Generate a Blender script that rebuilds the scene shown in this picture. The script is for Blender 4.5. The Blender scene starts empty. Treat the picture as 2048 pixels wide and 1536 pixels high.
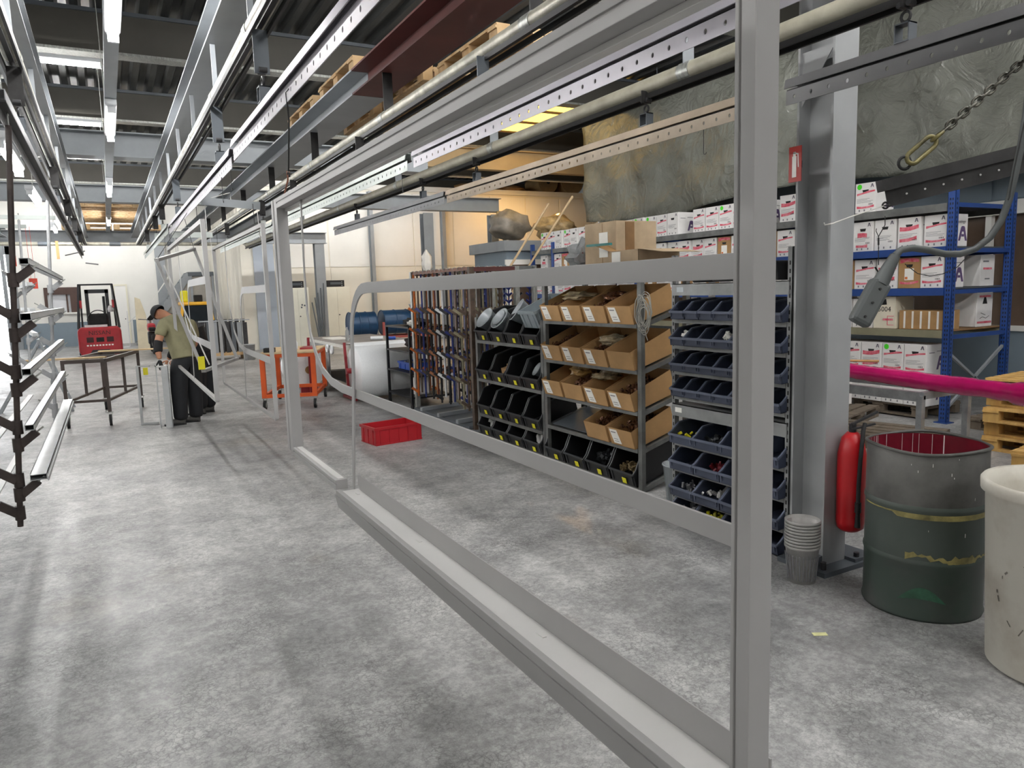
import bpy, bmesh, math, random
from mathutils import Vector, Matrix, Euler
random.seed(7)
SC = bpy.context.scene
COL = SC.collection
PI = math.pi

# ------------------------------------------------------------------ camera
F_PX, PITCH, YAW, ROLL, CAM_H = 1472.6, .129195, .496561, .0310107, 1.75
_cy, _sy, _cp, _sp = math.cos(YAW), math.sin(YAW), math.cos(PITCH), math.sin(PITCH)
_fw = Vector((_sy*_cp, _cy*_cp, -_sp)); _rt = Vector((_cy, -_sy, 0)); _dn = _fw.cross(_rt)
_c, _s = math.cos(ROLL), math.sin(ROLL)
AX_R = _c*_rt + _s*_dn
AX_D = -_s*_rt + _c*_dn
CAM = Vector((0, 0, CAM_H))
cam_data = bpy.data.cameras.new('camera')
cam = bpy.data.objects.new('camera', cam_data); COL.objects.link(cam)
cam_data.sensor_fit = 'HORIZONTAL'; cam_data.sensor_width = 36.0
cam_data.lens = F_PX/2048*36.0; cam_data.clip_start = .02; cam_data.clip_end = 300
cam.matrix_world = Matrix(((AX_R.x, -AX_D.x, -_fw.x, CAM.x), (AX_R.y, -AX_D.y, -_fw.y, CAM.y), (AX_R.z, -AX_D.z, -_fw.z, CAM.z), (0, 0, 0, 1)))
SC.camera = cam

# ------------------------------------------------------------------ world, exposure
world = bpy.data.worlds.new('daylight'); SC.world = world; world.use_nodes = True
_bg = world.node_tree.nodes['Background']
_bg.inputs[0].default_value = (.93, .96, 1.0, 1); _bg.inputs[1].default_value = 6.0
SC.view_settings.view_transform = 'Standard'; SC.view_settings.look = 'None'
SC.view_settings.exposure = 0.42; SC.view_settings.gamma = 1.0; SC.view_settings.use_curve_mapping = False
TUBE_POWER = 105.0      # emission strength of the fluorescent tubes
WARM_POWER = 1100.0     # sodium lamp over the storage bay

# measured points of the photograph turned into places of the hall
def ray(x, y): return AX_R*((x-1024)/F_PX) + AX_D*((y-768)/F_PX) + _fw
def pX(x, y, v): d = ray(x, y); return CAM + d*(v/d.x)
def pY(x, y, v): d = ray(x, y); return CAM + d*(v/d.y)
def pZ(x, y, v=0.0): d = ray(x, y); return CAM + d*((v-CAM_H)/d.z)
def pD(x, y, v): return CAM + ray(x, y)*v

# ------------------------------------------------------------------ materials
def lin(c):
    if isinstance(c, str):
        c = [int(c[i:i+2], 16)/255 for i in (0, 2, 4)]
    return tuple((v/12.92 if v <= .04045 else ((v+.055)/1.055)**2.4) for v in c)
MATS = {}
def mat(name, col, rough=.5, metal=0.0, var=.12, scale=6.0, bump=0.0, bscale=60.0, spec=.5, col2=None, trans=0.0, alpha=1.0, emit=0.0, stretch=None, thr=None):
    if name in MATS: return MATS[name]
    m = bpy.data.materials.new(name); m.use_nodes = True
    nt = m.node_tree; N = nt.nodes; L = nt.links
    b = N['Principled BSDF']; c = lin(col)
    b.inputs['Roughness'].default_value = rough; b.inputs['Metallic'].default_value = metal
    b.inputs['Specular IOR Level'].default_value = spec
    if trans: b.inputs['Transmission Weight'].default_value = trans
    if alpha < 1: b.inputs['Alpha'].default_value = alpha
    if emit:
        b.inputs['Emission Color'].default_value = (*c, 1); b.inputs['Emission Strength'].default_value = emit
    if var > 0 or col2:
        tc = N.new('ShaderNodeTexCoord'); no = N.new('ShaderNodeTexNoise'); rp = N.new('ShaderNodeValToRGB')
        no.inputs['Scale'].default_value = scale; no.inputs['Detail'].default_value = 6; no.inputs['Roughness'].default_value = .62
        src = tc.outputs['Object']
        if stretch:
            mp = N.new('ShaderNodeMapping'); mp.inputs['Scale'].default_value = stretch
            L.new(src, mp.inputs[0]); src = mp.outputs[0]
        L.new(src, no.inputs['Vector']); L.new(no.outputs['Fac'], rp.inputs[0])
        c2 = lin(col2) if col2 else tuple(v*(1-var*2.2) for v in c)
        c1 = c if col2 else tuple(min(1, v*(1+var*.6)) for v in c)
        lo, hi = thr if thr else (.32, .68)
        rp.color_ramp.elements[0].position = lo; rp.color_ramp.elements[1].position = hi
        rp.color_ramp.elements[0].color = (*c2, 1); rp.color_ramp.elements[1].color = (*c1, 1)
        L.new(rp.outputs[0], b.inputs['Base Color'])
        if bump > 0:
            n2 = N.new('ShaderNodeTexNoise'); n2.inputs['Scale'].default_value = bscale; n2.inputs['Detail'].default_value = 4
            bp = N.new('ShaderNodeBump'); bp.inputs['Strength'].default_value = bump; bp.inputs['Distance'].default_value = .01
            L.new(src, n2.inputs['Vector']); L.new(n2.outputs['Fac'], bp.inputs['Height']); L.new(bp.outputs[0], b.inputs['Normal'])
    else:
        b.inputs['Base Color'].default_value = (*c, 1)
    MATS[name] = m
    return m

def floor_material():
    m = bpy.data.materials.new('worn_concrete'); m.use_nodes = True
    nt = m.node_tree; N = nt.nodes; L = nt.links; b = N['Principled BSDF']
    tc = N.new('ShaderNodeTexCoord')
    def noise(scale, detail=8, rough=.65, st=None):
        n = N.new('ShaderNodeTexNoise'); n.inputs['Scale'].default_value = scale; n.inputs['Detail'].default_value = detail; n.inputs['Roughness'].default_value = rough
        if st:
            mp = N.new('ShaderNodeMapping'); mp.inputs['Scale'].default_value = st; L.new(tc.outputs['Object'], mp.inputs[0]); L.new(mp.outputs[0], n.inputs['Vector'])
        else: L.new(tc.outputs['Object'], n.inputs['Vector'])
        return n
    def ramp(n, lo, hi, c0, c1):
        r = N.new('ShaderNodeValToRGB'); r.color_ramp.elements[0].position = lo; r.color_ramp.elements[1].position = hi
        r.color_ramp.elements[0].color = (*c0, 1); r.color_ramp.elements[1].color = (*c1, 1); L.new(n.outputs['Fac'], r.inputs[0]); return r
    def mix(a, bb, fac, mode='MULTIPLY'):
        x = N.new('ShaderNodeMix'); x.data_type = 'RGBA'; x.blend_type = mode; x.inputs[0].default_value = fac
        L.new(a, x.inputs[6]); L.new(bb, x.inputs[7]); return x.outputs[2]
    base = ramp(noise(.7, 6, .6), .35, .65, lin('999999'), lin('c6c6c4'))
    wear = ramp(noise(4.5, 12, .8), .44, .57, (.70, .70, .705), (1.05, 1.05, 1.045))
    fine = ramp(noise(26, 9, .85), .43, .57, (.62, .62, .62), (1.06, 1.06, 1.06))
    streak = ramp(noise(1.0, 6, .6, (1.6, .09, 1)), .42, .62, (.82, .82, .825), (1.05, 1.05, 1.05))  # noise stretched into long streaks down the hall
    spot = ramp(noise(.75, 5, .55), .27, .36, lin('b3a48a'), (1, 1, 1))
    c = mix(base.outputs[0], wear.outputs[0], .8); c = mix(c, fine.outputs[0], .8); c = mix(c, streak.outputs[0], .8); c = mix(c, spot.outputs[0], .6)
    # crackle of worn sealer, in patches
    dn = noise(9, 4, .6); va = N.new('ShaderNodeVectorMath'); va.operation = 'MULTIPLY_ADD'; va.inputs[1].default_value = (.12, .12, .12)
    L.new(dn.outputs['Color'], va.inputs[0]); L.new(tc.outputs['Object'], va.inputs[2])
    ck = N.new('ShaderNodeTexVoronoi'); ck.feature = 'DISTANCE_TO_EDGE'; ck.inputs['Scale'].default_value = 34; L.new(va.outputs[0], ck.inputs['Vector'])
    ckr = N.new('ShaderNodeValToRGB'); ckr.color_ramp.elements[0].position = .01; ckr.color_ramp.elements[1].position = .12
    ckr.color_ramp.elements[0].color = (.60, .60, .60, 1); ckr.color_ramp.elements[1].color = (1, 1, 1, 1); L.new(ck.outputs['Distance'], ckr.inputs[0])
    pm = ramp(noise(2.3, 8, .75), .42, .60, (0, 0, 0), (1, 1, 1))
    cm = N.new('ShaderNodeMix'); cm.data_type = 'RGBA'; cm.blend_type = 'MULTIPLY'; L.new(pm.outputs[0], cm.inputs[0]); L.new(c, cm.inputs[6]); L.new(ckr.outputs[0], cm.inputs[7]); c = cm.outputs[2]
    # hairline scratches
    wv = N.new('ShaderNodeTexVoronoi'); wv.feature = 'DISTANCE_TO_EDGE'; wv.inputs['Scale'].default_value = .35; wv.inputs['Randomness'].default_value = 1
    L.new(tc.outputs['Object'], wv.inputs['Vector'])
    cr = N.new('ShaderNodeValToRGB'); cr.color_ramp.elements[0].position = .0; cr.color_ramp.elements[1].position = .0035
    cr.color_ramp.elements[0].color = (.72, .72, .72, 1); cr.color_ramp.elements[1].color = (1, 1, 1, 1); L.new(wv.outputs['Distance'], cr.inputs[0])
    c = mix(c, cr.outputs[0], .5)
    L.new(c, b.inputs['Base Color'])
    rr = ramp(noise(3.0, 8, .7), .3, .7, (.30, .30, .30), (.55, .55, .55)); L.new(rr.outputs[0], b.inputs['Roughness'])
    bp = N.new('ShaderNodeBump'); bp.inputs['Strength'].default_value = .12; bp.inputs['Distance'].default_value = .004
    n3 = noise(30, 8, .75); L.new(n3.outputs['Fac'], bp.inputs['Height']); L.new(bp.outputs[0], b.inputs['Normal'])
    MATS['worn_concrete'] = m
    return m

# ------------------------------------------------------------------ mesh helpers
class MB:
    def __init__(s): s.v = []; s.f = []; s.sm = []
    def add(s, verts, faces, smooth=False):
        k = len(s.v); s.v += [Vector(p) for p in verts]
        for f in faces: s.f.append([k+i for i in f]); s.sm.append(smooth)
        return s
    def box(s, a, b, M=None):
        x0, y0, z0 = a; x1, y1, z1 = b
        vs = [(x0,y0,z0),(x1,y0,z0),(x1,y1,z0),(x0,y1,z0),(x0,y0,z1),(x1,y0,z1),(x1,y1,z1),(x0,y1,z1)]
        if M is not None: vs = [M @ Vector(p) for p in vs]
        return s.add(vs, [(0,3,2,1),(4,5,6,7),(0,1,5,4),(1,2,6,5),(2,3,7,6),(3,0,4,7)])
    def cbox(s, c, size, M=None):
        c = Vector(c); h = Vector(size)*.5
        return s.box(c-h, c+h, M)
    def bar(s, p0, p1, w, h=None, up=(0,0,1)):
        h = h or w; p0 = Vector(p0); p1 = Vector(p1); d = (p1-p0)
        if d.length < 1e-6: return s
        d.normalize(); u = Vector(up)
        if abs(d.dot(u)) > .98: u = Vector((0, 1, 0))
        sd = d.cross(u).normalized(); u = sd.cross(d).normalized()
        vs = []
        for p in (p0, p1):
            for a, b in ((-1,-1),(1,-1),(1,1),(-1,1)): vs.append(p + sd*(a*w/2) + u*(b*h/2))
        return s.add(vs, [(3,2,1,0),(4,5,6,7),(0,1,5,4),(1,2,6,5),(2,3,7,6),(3,0,4,7)])
    def cyl(s, p0, p1, r, n=14, r2=None, caps=True):
        r2 = r if r2 is None else r2; p0 = Vector(p0); p1 = Vector(p1); d = (p1-p0).normalized()
        u = Vector((0,0,1)) if abs(d.z) < .9 else Vector((1,0,0))
        a = d.cross(u).normalized(); b = d.cross(a).normalized()
        A = [p0 + a*(r*math.cos(2*PI*i/n)) + b*(r*math.sin(2*PI*i/n)) for i in range(n)]
        B = [p1 + a*(r2*math.cos(2*PI*i/n)) + b*(r2*math.sin(2*PI*i/n)) for i in range(n)]
        s.add(A+B, [(i, i+n, (i+1) % n + n, (i+1) % n) for i in range(n)], True)
        if caps:
            s.add(A, [tuple(range(n))]); s.add(B, [tuple(reversed(range(n)))])
        return s
    def tube(s, pts, r, n=8, caps=True, closed=False):
        pts = [Vector(p) for p in pts]; m = len(pts); rings = []
        prev = None
        for i, p in enumerate(pts):
            if closed: d = pts[(i+1) % m]-pts[i-1]
            else: d = pts[min(i+1, m-1)]-pts[max(i-1, 0)]
            d.normalize()
            if prev is None:
                u = Vector((0,0,1)) if abs(d.z) < .9 else Vector((1,0,0)); a = d.cross(u).normalized()
            else: a = (prev - d*prev.dot(d)).normalized()
            prev = a; b = d.cross(a)
            rr = r[i] if isinstance(r, (list, tuple)) else r
            rings.append([p + a*(rr*math.cos(2*PI*j/n)) + b*(rr*math.sin(2*PI*j/n)) for j in range(n)])
        vs = [q for R_ in rings for q in R_]; fs = []
        for i in range(m if closed else m-1):
            i2 = (i+1) % m
            for j in range(n): fs.append((i*n+j, i*n+(j+1) % n, i2*n+(j+1) % n, i2*n+j))
        s.add(vs, fs, True)
        if caps and not closed:
            s.add(rings[0], [tuple(reversed(range(n)))]); s.add(rings[-1], [tuple(range(n))])
        return s
    def lathe(s, prof, c=(0,0,0), n=32, smooth=True):
        c = Vector(c); vs = []
        for r, z in prof:
            for i in range(n): vs.append(c + Vector((r*math.cos(2*PI*i/n), r*math.sin(2*PI*i/n), z)))
        fs = []
        for k in range(len(prof)-1):
            for i in range(n):
                fs.append((k*n+i, k*n+(i+1) % n, (k+1)*n+(i+1) % n, (k+1)*n+i))
        return s.add(vs, fs, smooth)
    def prism(s, poly, axis, a, b):
        """poly: 2-D outline; axis 'x','y','z' extruded from a to b (outline in the two other axes, in order)"""
        def P(p, t):
            if axis == 'x': return Vector((t, p[0], p[1]))
            if axis == 'y': return Vector((p[0], t, p[1]))
            return Vector((p[0], p[1], t))
        n = len(poly)
        A = [P(p, a) for p in poly]; B = [P(p, b) for p in poly]
        fs = [tuple(range(n)), tuple(range(2*n-1, n-1, -1))] + [(i, i+n, (i+1) % n + n, (i+1) % n) for i in range(n)]
        return s.add(A+B, fs)
    def build(s, name, m, parent=None, world=False, bevel=0, fix=True, kind=None):
        me = bpy.data.meshes.new(name)
        V = [v.copy() for v in s.v]; loc = Vector((0,0,0))
        if parent is None:
            mn = [min(v[i] for v in V) for i in range(3)]; mx = [max(v[i] for v in V) for i in range(3)]
            loc = Vector(((mn[0]+mx[0])/2, (mn[1]+mx[1])/2, mn[2]))
            V = [v-loc for v in V]
        elif world:
            inv = WM[parent.name].inverted(); V = [inv @ v for v in V]
        me.from_pydata([tuple(v) for v in V], [], s.f)
        me.polygons.foreach_set('use_smooth', s.sm)
        if fix:
            bm = bmesh.new(); bm.from_mesh(me); bmesh.ops.recalc_face_normals(bm, faces=bm.faces); bm.to_mesh(me); bm.free()
        me.materials.append(MATS[m] if isinstance(m, str) else m)
        o = bpy.data.objects.new(name, me); COL.objects.link(o); o.location = loc
        if parent is not None:
            o.parent = parent; WM[o.name] = WM[parent.name]
        else: WM[o.name] = Matrix.Translation(loc)
        if bevel:
            md = o.modifiers.new('bevel', 'BEVEL'); md.width = bevel; md.segments = 2; md.limit_method = 'ANGLE'
        if kind: o['kind'] = kind
        return o
WM = {}
LABELS = set()
def tag(o, label, cat, group=None):
    o['label'] = label; o['category'] = cat
    if group: o['group'] = group
    return o
def thing(name, label, cat, loc=(0,0,0), rz=0.0, group=None, rot=None):
    o = bpy.data.objects.new(name, None); COL.objects.link(o); o.empty_display_size = .1
    M = Matrix.Translation(Vector(loc)) @ (rot.to_matrix().to_4x4() if rot is not None else Matrix.Rotation(rz, 4, 'Z'))
    o.matrix_world = M; WM[o.name] = M
    return tag(o, label, cat, group)
def struct(name, mb, m, parent=None, **k):
    o = mb.build(name, m, parent, **k)
    if parent is None: o['kind'] = 'structure'
    return o
def copy_tree(o, parent=None):
    c = o.copy(); COL.objects.link(c)
    if parent is not None: c.parent = parent
    for ch in [q for q in KIDS(o)]: copy_tree(ch, c)
    return c
def KIDS(o): return [q for q in COL.objects if q.parent == o]
def dup(o, loc, rz=0.0, label=None, rot=None, group=None):
    kids = list(o.children_recursive) if hasattr(o, 'children_recursive') else []
    c = o.copy(); COL.objects.link(c)
    c.matrix_world = Matrix.Translation(Vector(loc)) @ (rot.to_matrix().to_4x4() if rot is not None else Matrix.Rotation(rz, 4, 'Z'))
    WM[c.name] = c.matrix_world.copy()
    if label: c['label'] = label
    if group: c['group'] = group
    mp = {o: c}
    for k in kids:
        q = k.copy(); COL.objects.link(q); q.parent = mp[k.parent]; mp[k] = q; WM[q.name] = WM[c.name]
    return c
def text_part(name, string, size, m, M, parent, extrude=.0006, world=True, align='CENTER'):
    cu = bpy.data.curves.new(name, 'FONT'); cu.body = string; cu.size = size; cu.extrude = extrude; cu.align_x = align; cu.align_y = 'CENTER'; cu.resolution_u = 2
    tmp = bpy.data.objects.new(name, cu); COL.objects.link(tmp)
    dg = bpy.context.evaluated_depsgraph_get(); me = bpy.data.meshes.new_from_object(tmp.evaluated_get(dg))
    bpy.data.objects.remove(tmp)
    me.materials.append(MATS[m]); o = bpy.data.objects.new(name, me); COL.objects.link(o)
    if world: M = WM[parent.name].inverted() @ M
    me.transform(M); o.parent = parent; WM[o.name] = WM[parent.name]
    return o
def face_frame(origin, right, up):
    r = Vector(right).normalized(); u = Vector(up).normalized(); n = r.cross(u)
    return Matrix(((r.x,u.x,n.x,origin[0]),(r.y,u.y,n.y,origin[1]),(r.z,u.z,n.z,origin[2]),(0,0,0,1)))
def arc(c, r, a0, a1, n, ax, ay):
    c = Vector(c); ax = Vector(ax); ay = Vector(ay)
    return [c + ax*(r*math.cos(a0+(a1-a0)*i/n)) + ay*(r*math.sin(a0+(a1-a0)*i/n)) for i in range(n+1)]
def ibeam(mb, p0, p1, h, w, tf=.014, tw=.009, up=(0,0,1)):
    """p0,p1: axis through the middle of the section"""
    p0 = Vector(p0); p1 = Vector(p1); u = Vector(up)
    mb.bar(p0+u*(h/2-tf/2), p1+u*(h/2-tf/2), w, tf, up); mb.bar(p0-u*(h/2-tf/2), p1-u*(h/2-tf/2), w, tf, up)
    mb.bar(p0, p1, tw, h-2*tf, up)
    return mb
ORD = ['first','second','third','fourth','fifth','sixth','seventh','eighth','ninth','tenth','eleventh','twelfth','thirteenth','fourteenth','fifteenth','sixteenth','seventeenth','eighteenth','nineteenth','twentieth','twenty-first','twenty-second','twenty-third','twenty-fourth','twenty-fifth','twenty-sixth','twenty-seventh','twenty-eighth','twenty-ninth','thirtieth']

# ------------------------------------------------------------------ palette
mat('galv_deck', '5c5d5c', .38, .7, .25, 2.0, stretch=(4, .3, 1))
mat('roof_dark', '484640', .6, .0, .08, 1.5)
mat('steel_grey', '92979b', .45, .1, .07, 2.0)
mat('steel_light', 'aab0b5', .42, .1, .06, 2.0)
mat('steel_dark', '565c62', .5, .1, .08, 2.0)
mat('red_oxide', '5b2a26', .55, .0, .15, 2.0)
mat('galv', 'a9aba6', .38, .6, .2, 14, stretch=(3, 3, 1))
mat('galv_track', 'b0ad9f', .42, .35, .2, 9.0)
mat('black', '111111', .55, 0, .1, 8)
mat('rubber', '1c1c1d', .8, 0, .2, 12)
mat('dark_iron', '3a3a3c', .5, .3, .2, 10)
mat('hanger_iron', '2c2b2b', .55, .2, .3, 12)
mat('powder_grey', 'a5a4a3', .5, .15, .025, 3.0, bump=.02, bscale=900)
mat('powder_light', 'd9d8d6', .38, .2, .03, 3.0)
mat('bar_violet', 'b1aeb6', .42, .2, .05, 3.0)
mat('bar_grey', '898a8c', .45, .2, .08, 3.0)
mat('bar_pale', 'bfc6c2', .42, .25, .06, 3.0)
mat('bar_warm_lit', 'b0a08c', .45, .1, .12, 3.0)  # tan painted in for warm light falling on the bar
mat('bar_dark', '4b4b4b', .5, .2, .1, 5.0)
mat('cream_wall', 'e2ded2', .7, 0, .04, .8)
mat('white_wall', 'e9e8e3', .7, 0, .03, .8)
mat('blue_grey_wall', '7d8b96', .6, 0, .05, 1.0)
mat('blue_grey_door', 'aab3bf', .5, 0, .04, 1.0)
mat('cream_metal', 'e4e0cd', .45, 0, .03, 1.0)
mat('dirty_concrete', '87837c', .85, 0, .2, 1.0)
# ================================================================== the hall
floor_material()
struct('floor', MB().box((-10, -7, -.2), (19, 48, 0)), 'worn_concrete')
mat('brown_frame', '4a332b', .5, 0, .1, 2)
mat('pale_glass', 'd9dbe0', .15, 0, .05, 1.0)
# end wall with gate opening, office window and door
WY = 34.0
win_a, win_b = pY(94, 590, WY), pY(158, 624, WY)
door_a, door_b = pY(228, 572, WY), pY(262, 690, WY)
GX = -2.95
e = MB()
e.box((GX, WY, 0), (win_a.x, WY+.2, 6)); e.box((win_a.x, WY, 0), (win_b.x, WY+.2, win_b.z)); e.box((win_a.x, WY, win_a.z), (win_b.x, WY+.2, 6))
e.box((win_b.x, WY, 0), (4.1, WY+.2, 6)); e.box((-10, WY, 3.7), (GX, WY+.2, 6)); e.box((-10, WY, 0), (-8.6, WY+.2, 3.7))
struct('wall_far', e, 'white_wall')
struct('trim_1', MB().box((GX, WY-.02, 0), (door_a.x-.25, WY, .95)).box((door_b.x+.15, WY-.02, 0), (3.9, WY, .95)), 'blue_grey_wall')
wnd = struct('window_1', MB().box((win_a.x-.1, WY-.05, win_a.z), (win_b.x+.1, WY+.05, win_a.z+.28)).box((win_a.x-.1, WY-.05, win_b.z), (win_a.x, WY+.05, win_a.z)).box((win_b.x-.25, WY-.05, win_b.z), (win_b.x, WY+.05, win_a.z)), 'brown_frame')
MB().box((win_a.x, WY+.1, win_b.z), (win_b.x, WY+.12, win_a.z)).build('pane', 'pale_glass', wnd, world=True)
MB().box((win_a.x-.1, WY-.2, win_b.z-.06), (win_b.x+.3, WY, win_b.z)).build('window_sill', 'white_wall', wnd, world=True)
MB().box((win_a.x+.62, WY+.02, win_b.z), (win_a.x+.68, WY+.08, win_a.z)).build('mullion', 'brown_frame', wnd, world=True)
d1 = struct('door_1', MB().box((door_a.x, WY-.03, 0), (door_b.x, WY, door_a.z)), mat('door_white', 'ecebe8', .5, 0, .02, 1))
MB().box((door_a.x-.06, WY-.05, 0), (door_a.x, WY, door_a.z+.06)).box((door_b.x, WY-.05, 0), (door_b.x+.06, WY, door_a.z+.06)).box((door_a.x, WY-.05, door_a.z), (door_b.x, WY, door_a.z+.06)).build('door_frame', 'cream_metal', d1, world=True)
MB().cyl((door_b.x-.1, WY-.08, 1.0), (door_b.x-.1, WY-.03, 1.0), .02).build('door_handle', 'dark_iron', d1, world=True)
# gate frame posts beside the daylight opening
struct('trim_2', MB().box((GX-.25, WY-.3, 0), (GX, WY, 3.9)).box((GX-.42, WY-.4, 0), (GX-.3, WY-.28, 3.9)).box((-8.7, WY-.3, 3.6), (GX, WY, 4.1)), 'steel_grey')
struct('wall_left', MB().box((-10.2, -7, 0), (-10, 48, 6)), 'white_wall')
struct('wall_back', MB().box((-10, -7.2, 0), (19, -7, 6)), 'white_wall')
# side block: fluted cream wall, and the front wall behind the cabinets
BX, BY, BZ = 3.9, 25.3, 5.4
wb = struct('wall_block', MB().box((BX, BY, 0), (BX+.2, WY, BZ)).box((BX+.2, BY, 0), (19, BY+.2, BZ-.1)).box((BX+.2, BY, BZ-.1), (19, WY, BZ)), 'cream_wall')
for i in range(10):
    y = BY+.25+i*.85
    MB().prism([(BX-.05, y+.06), (BX-.05, y+.74), (BX, y+.8), (BX, y)], 'z', .02, BZ-.15).build('panel', 'cream_wall', wb, world=True)
for i in range(9):
    x = BX+1.35+i*1.55
    MB().box((x, BY-.025, .1), (x+1.5, BY, 2.62)).build('panel', 'cream_wall', wb, world=True)
    MB().box((x, BY-.025, 2.66), (x+1.5, BY, 5.2)).build('panel', 'white_wall', wb, world=True)
MB().box((BX, BY-.06, BZ-.12), (19, BY+.25, BZ+.06)).build('ledge', 'white_wall', wb, world=True)
# tall blue-grey double door at the corner of the block
d2 = struct('door_2', MB().box((4.28, BY-.08, 0), (4.92, BY-.03, 3.46)), 'blue_grey_door')
MB().box((4.28, BY-.1, .04), (4.58, BY-.08, 3.42)).build('leaf', 'blue_grey_door', d2, world=True)
MB().box((4.62, BY-.1, .04), (4.92, BY-.08, 3.42)).build('leaf', 'blue_grey_door', d2, world=True)
MB().bar((4.68, BY-.13, .95), (4.68, BY-.13, 1.75), .03).bar((4.68, BY-.13, 1), (4.68, BY-.08, 1), .02).bar((4.68, BY-.13, 1.7), (4.68, BY-.08, 1.7), .02).build('handle', 'white_wall', d2, world=True)
for z in (.6, 1.8, 3.0):
    MB().cyl((4.595, BY-.11, z), (4.595, BY-.11, z+.16), .018, 8).build('hinge', 'dark_iron', d2, world=True)
# right wall behind the blue rack: dado, dark glazing, white rail, blue-grey panels
RX = 11.0
wr = struct('wall_right', MB().box((RX, -7, 2.72), (RX+.2, 15.2, 6)).box((RX, -7, 0), (RX+.2, 15.2, .95)), 'blue_grey_wall')
MB().box((RX-.04, -7, .95), (RX+.1, 15.2, 1.02)).build('rail', 'white_wall', wr, world=True)
MB().box((RX-.06, -7, 2.55), (RX+.1, 15.2, 2.74)).build('rail', 'white_wall', wr, world=True)
mat('dark_glazing', '6b5a4e', .25, 0, .2, .7)
MB().box((RX+.08, -7, 1.02), (RX+.12, 15.2, 2.55)).build('pane', 'dark_glazing', wr, world=True)
for y in range(-6, 15, 2):
    MB().box((RX-.03, y, 1.02), (RX+.06, y+.08, 2.55)).build('mullion', 'white_wall', wr, world=True)
for y in range(-6, 15, 3):
    MB().box((RX-.02, y+.02, 2.76), (RX, y+2.97, 4.4)).build('panel', 'blue_grey_wall', wr, world=True)
struct('wall_bay', MB().box((18.8, 15, 0), (19, 26, 6)).box((11, 15.0, 0), (19, 15.2, 6)), 'dirty_concrete')
# corrugated roof deck
ZR = 6.02
x = -10.0; prof = []
while x < 19.2:
    prof += [(x, ZR), (x+.11, ZR), (x+.15, ZR+.09), (x+.26, ZR+.09)]; x += .30
r = MB(); vs = []; fs = []
for k, (a, b) in enumerate(prof):
    vs += [(a, -7, b), (a, 34.2, b)]
    if k: fs.append((2*k-2, 2*k, 2*k+1, 2*k-1))
r.add(vs, fs)
struct('ceiling', r, 'galv_deck', fix=False)
struct('ceiling_slab', MB().box((-10, -7, ZR+.12), (19, 34.2, ZR+.2)), 'roof_dark')
for i, y in enumerate((-.9, 3.7, 8.3, 12.93, 17.55, 22.2, 26.8, 31.4)):
    o = struct('trim_%d' % (i+3), MB().box((-10, y, 5.42), (19, y+.18, ZR)), 'roof_dark')
    MB().box((-10, y-.05, 5.38), (19, y+.22, 5.42)).build('lip', 'galv', o, world=True)
    MB().box((-10, y-.04, ZR-.06), (19, y, ZR-.005)).build('lip', 'steel_dark', o, world=True)

# ------------------------------------------------------------------ steel girders
def girder(name, label, p0, p1, h, w, m, up=(0,0,1), extra=None):
    g = thing(name, label, 'beam', (Vector(p0)+Vector(p1))/2)
    p0 = Vector(p0); p1 = Vector(p1); u = Vector(up); tf = .016
    MB().bar(p0-u*(h/2-tf/2), p1-u*(h/2-tf/2), w, tf, up).build('bottom_flange', m, g, world=True)
    MB().bar(p0+u*(h/2-tf/2), p1+u*(h/2-tf/2), w, tf, up).build('top_flange', m, g, world=True)
    MB().bar(p0, p1, .012, h-2*tf, up).build('web', m, g, world=True)
    return g
girder('steel_girder', 'pale grey steel girder above the left conveyor, running down the hall', (-.43, -6, 3.61), (-.43, 23.8, 3.61), .22, .25, 'steel_grey')
girder('steel_girder', 'pale grey steel girder just right of the long row of ceiling tubes', (.88, -6, 3.60), (.88, 23.8, 3.60), .20, .25, 'steel_grey')
girder('steel_girder', 'oxide red painted length of steel girder near the camera', (2.24, -6, 3.61), (2.24, 6.65, 3.61), .22, .32, 'red_oxide')
girder('steel_girder', 'grey steel girder continuing the red one, pallets resting on it', (2.24, 6.66, 3.61), (2.24, 23.8, 3.61), .22, .32, 'steel_grey')
girder('steel_girder', 'dark steel girder above the rightmost conveyor track', (3.40, -6, 3.61), (3.40, 23.8, 3.61), .22, .2, 'steel_dark')
girder('steel_girder', 'grey girder at the far left, above the hanging profile racks', (-2.3, -6, 3.61), (-2.3, 23.8, 3.61), .22, .25, 'steel_grey')
for lb, y, zb, x1 in (('nearest wide blue-grey cross girder under the roof', 12.0, 3.73, 5.0), ('second blue-grey cross girder, ending at a post beside the warm lit bay', 17.4, 3.73, 9.2), ('farthest cross girder, its right end on the post by the cabinets', 24.0, 3.36, 6.35)):
    girder('cross_girder', lb, (-9.8, y, zb+.17), (x1, y, zb+.17), .34, .3, 'steel_grey')
# posts
def post(label, x, y, z1, w=.2, m='steel_grey', axis='y', z0=0.0):
    g = thing('steel_post', label, 'column', (x, y, z0))
    d = .25
    MB().box((x-w/2, y-d/2, z0), (x+w/2, y-d/2+.015, z1)).build('near_flange', m, g, world=True)
    MB().box((x-w/2, y+d/2-.015, z0), (x+w/2, y+d/2, z1)).build('far_flange', m, g, world=True)
    MB().box((x-.006, y-d/2+.015, z0), (x+.006, y+d/2-.015, z1)).build('web', m, g, world=True)
    b = MB().box((x-.2, y-.22, z0), (x+.2, y+.13, z0+.03)).build('base_plate', 'steel_dark', g, world=True)
    for sx in (-1, 1):
        for sy in (-1, 1):
            MB().cyl((x+sx*.15, y-.045+sy*.125, z0+.03), (x+sx*.15, y-.045+sy*.125, z0+.075), .018, 6).build('bolt', 'dark_iron', b, world=True)
    return g
CX, CY_ = 3.755, 3.0
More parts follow.
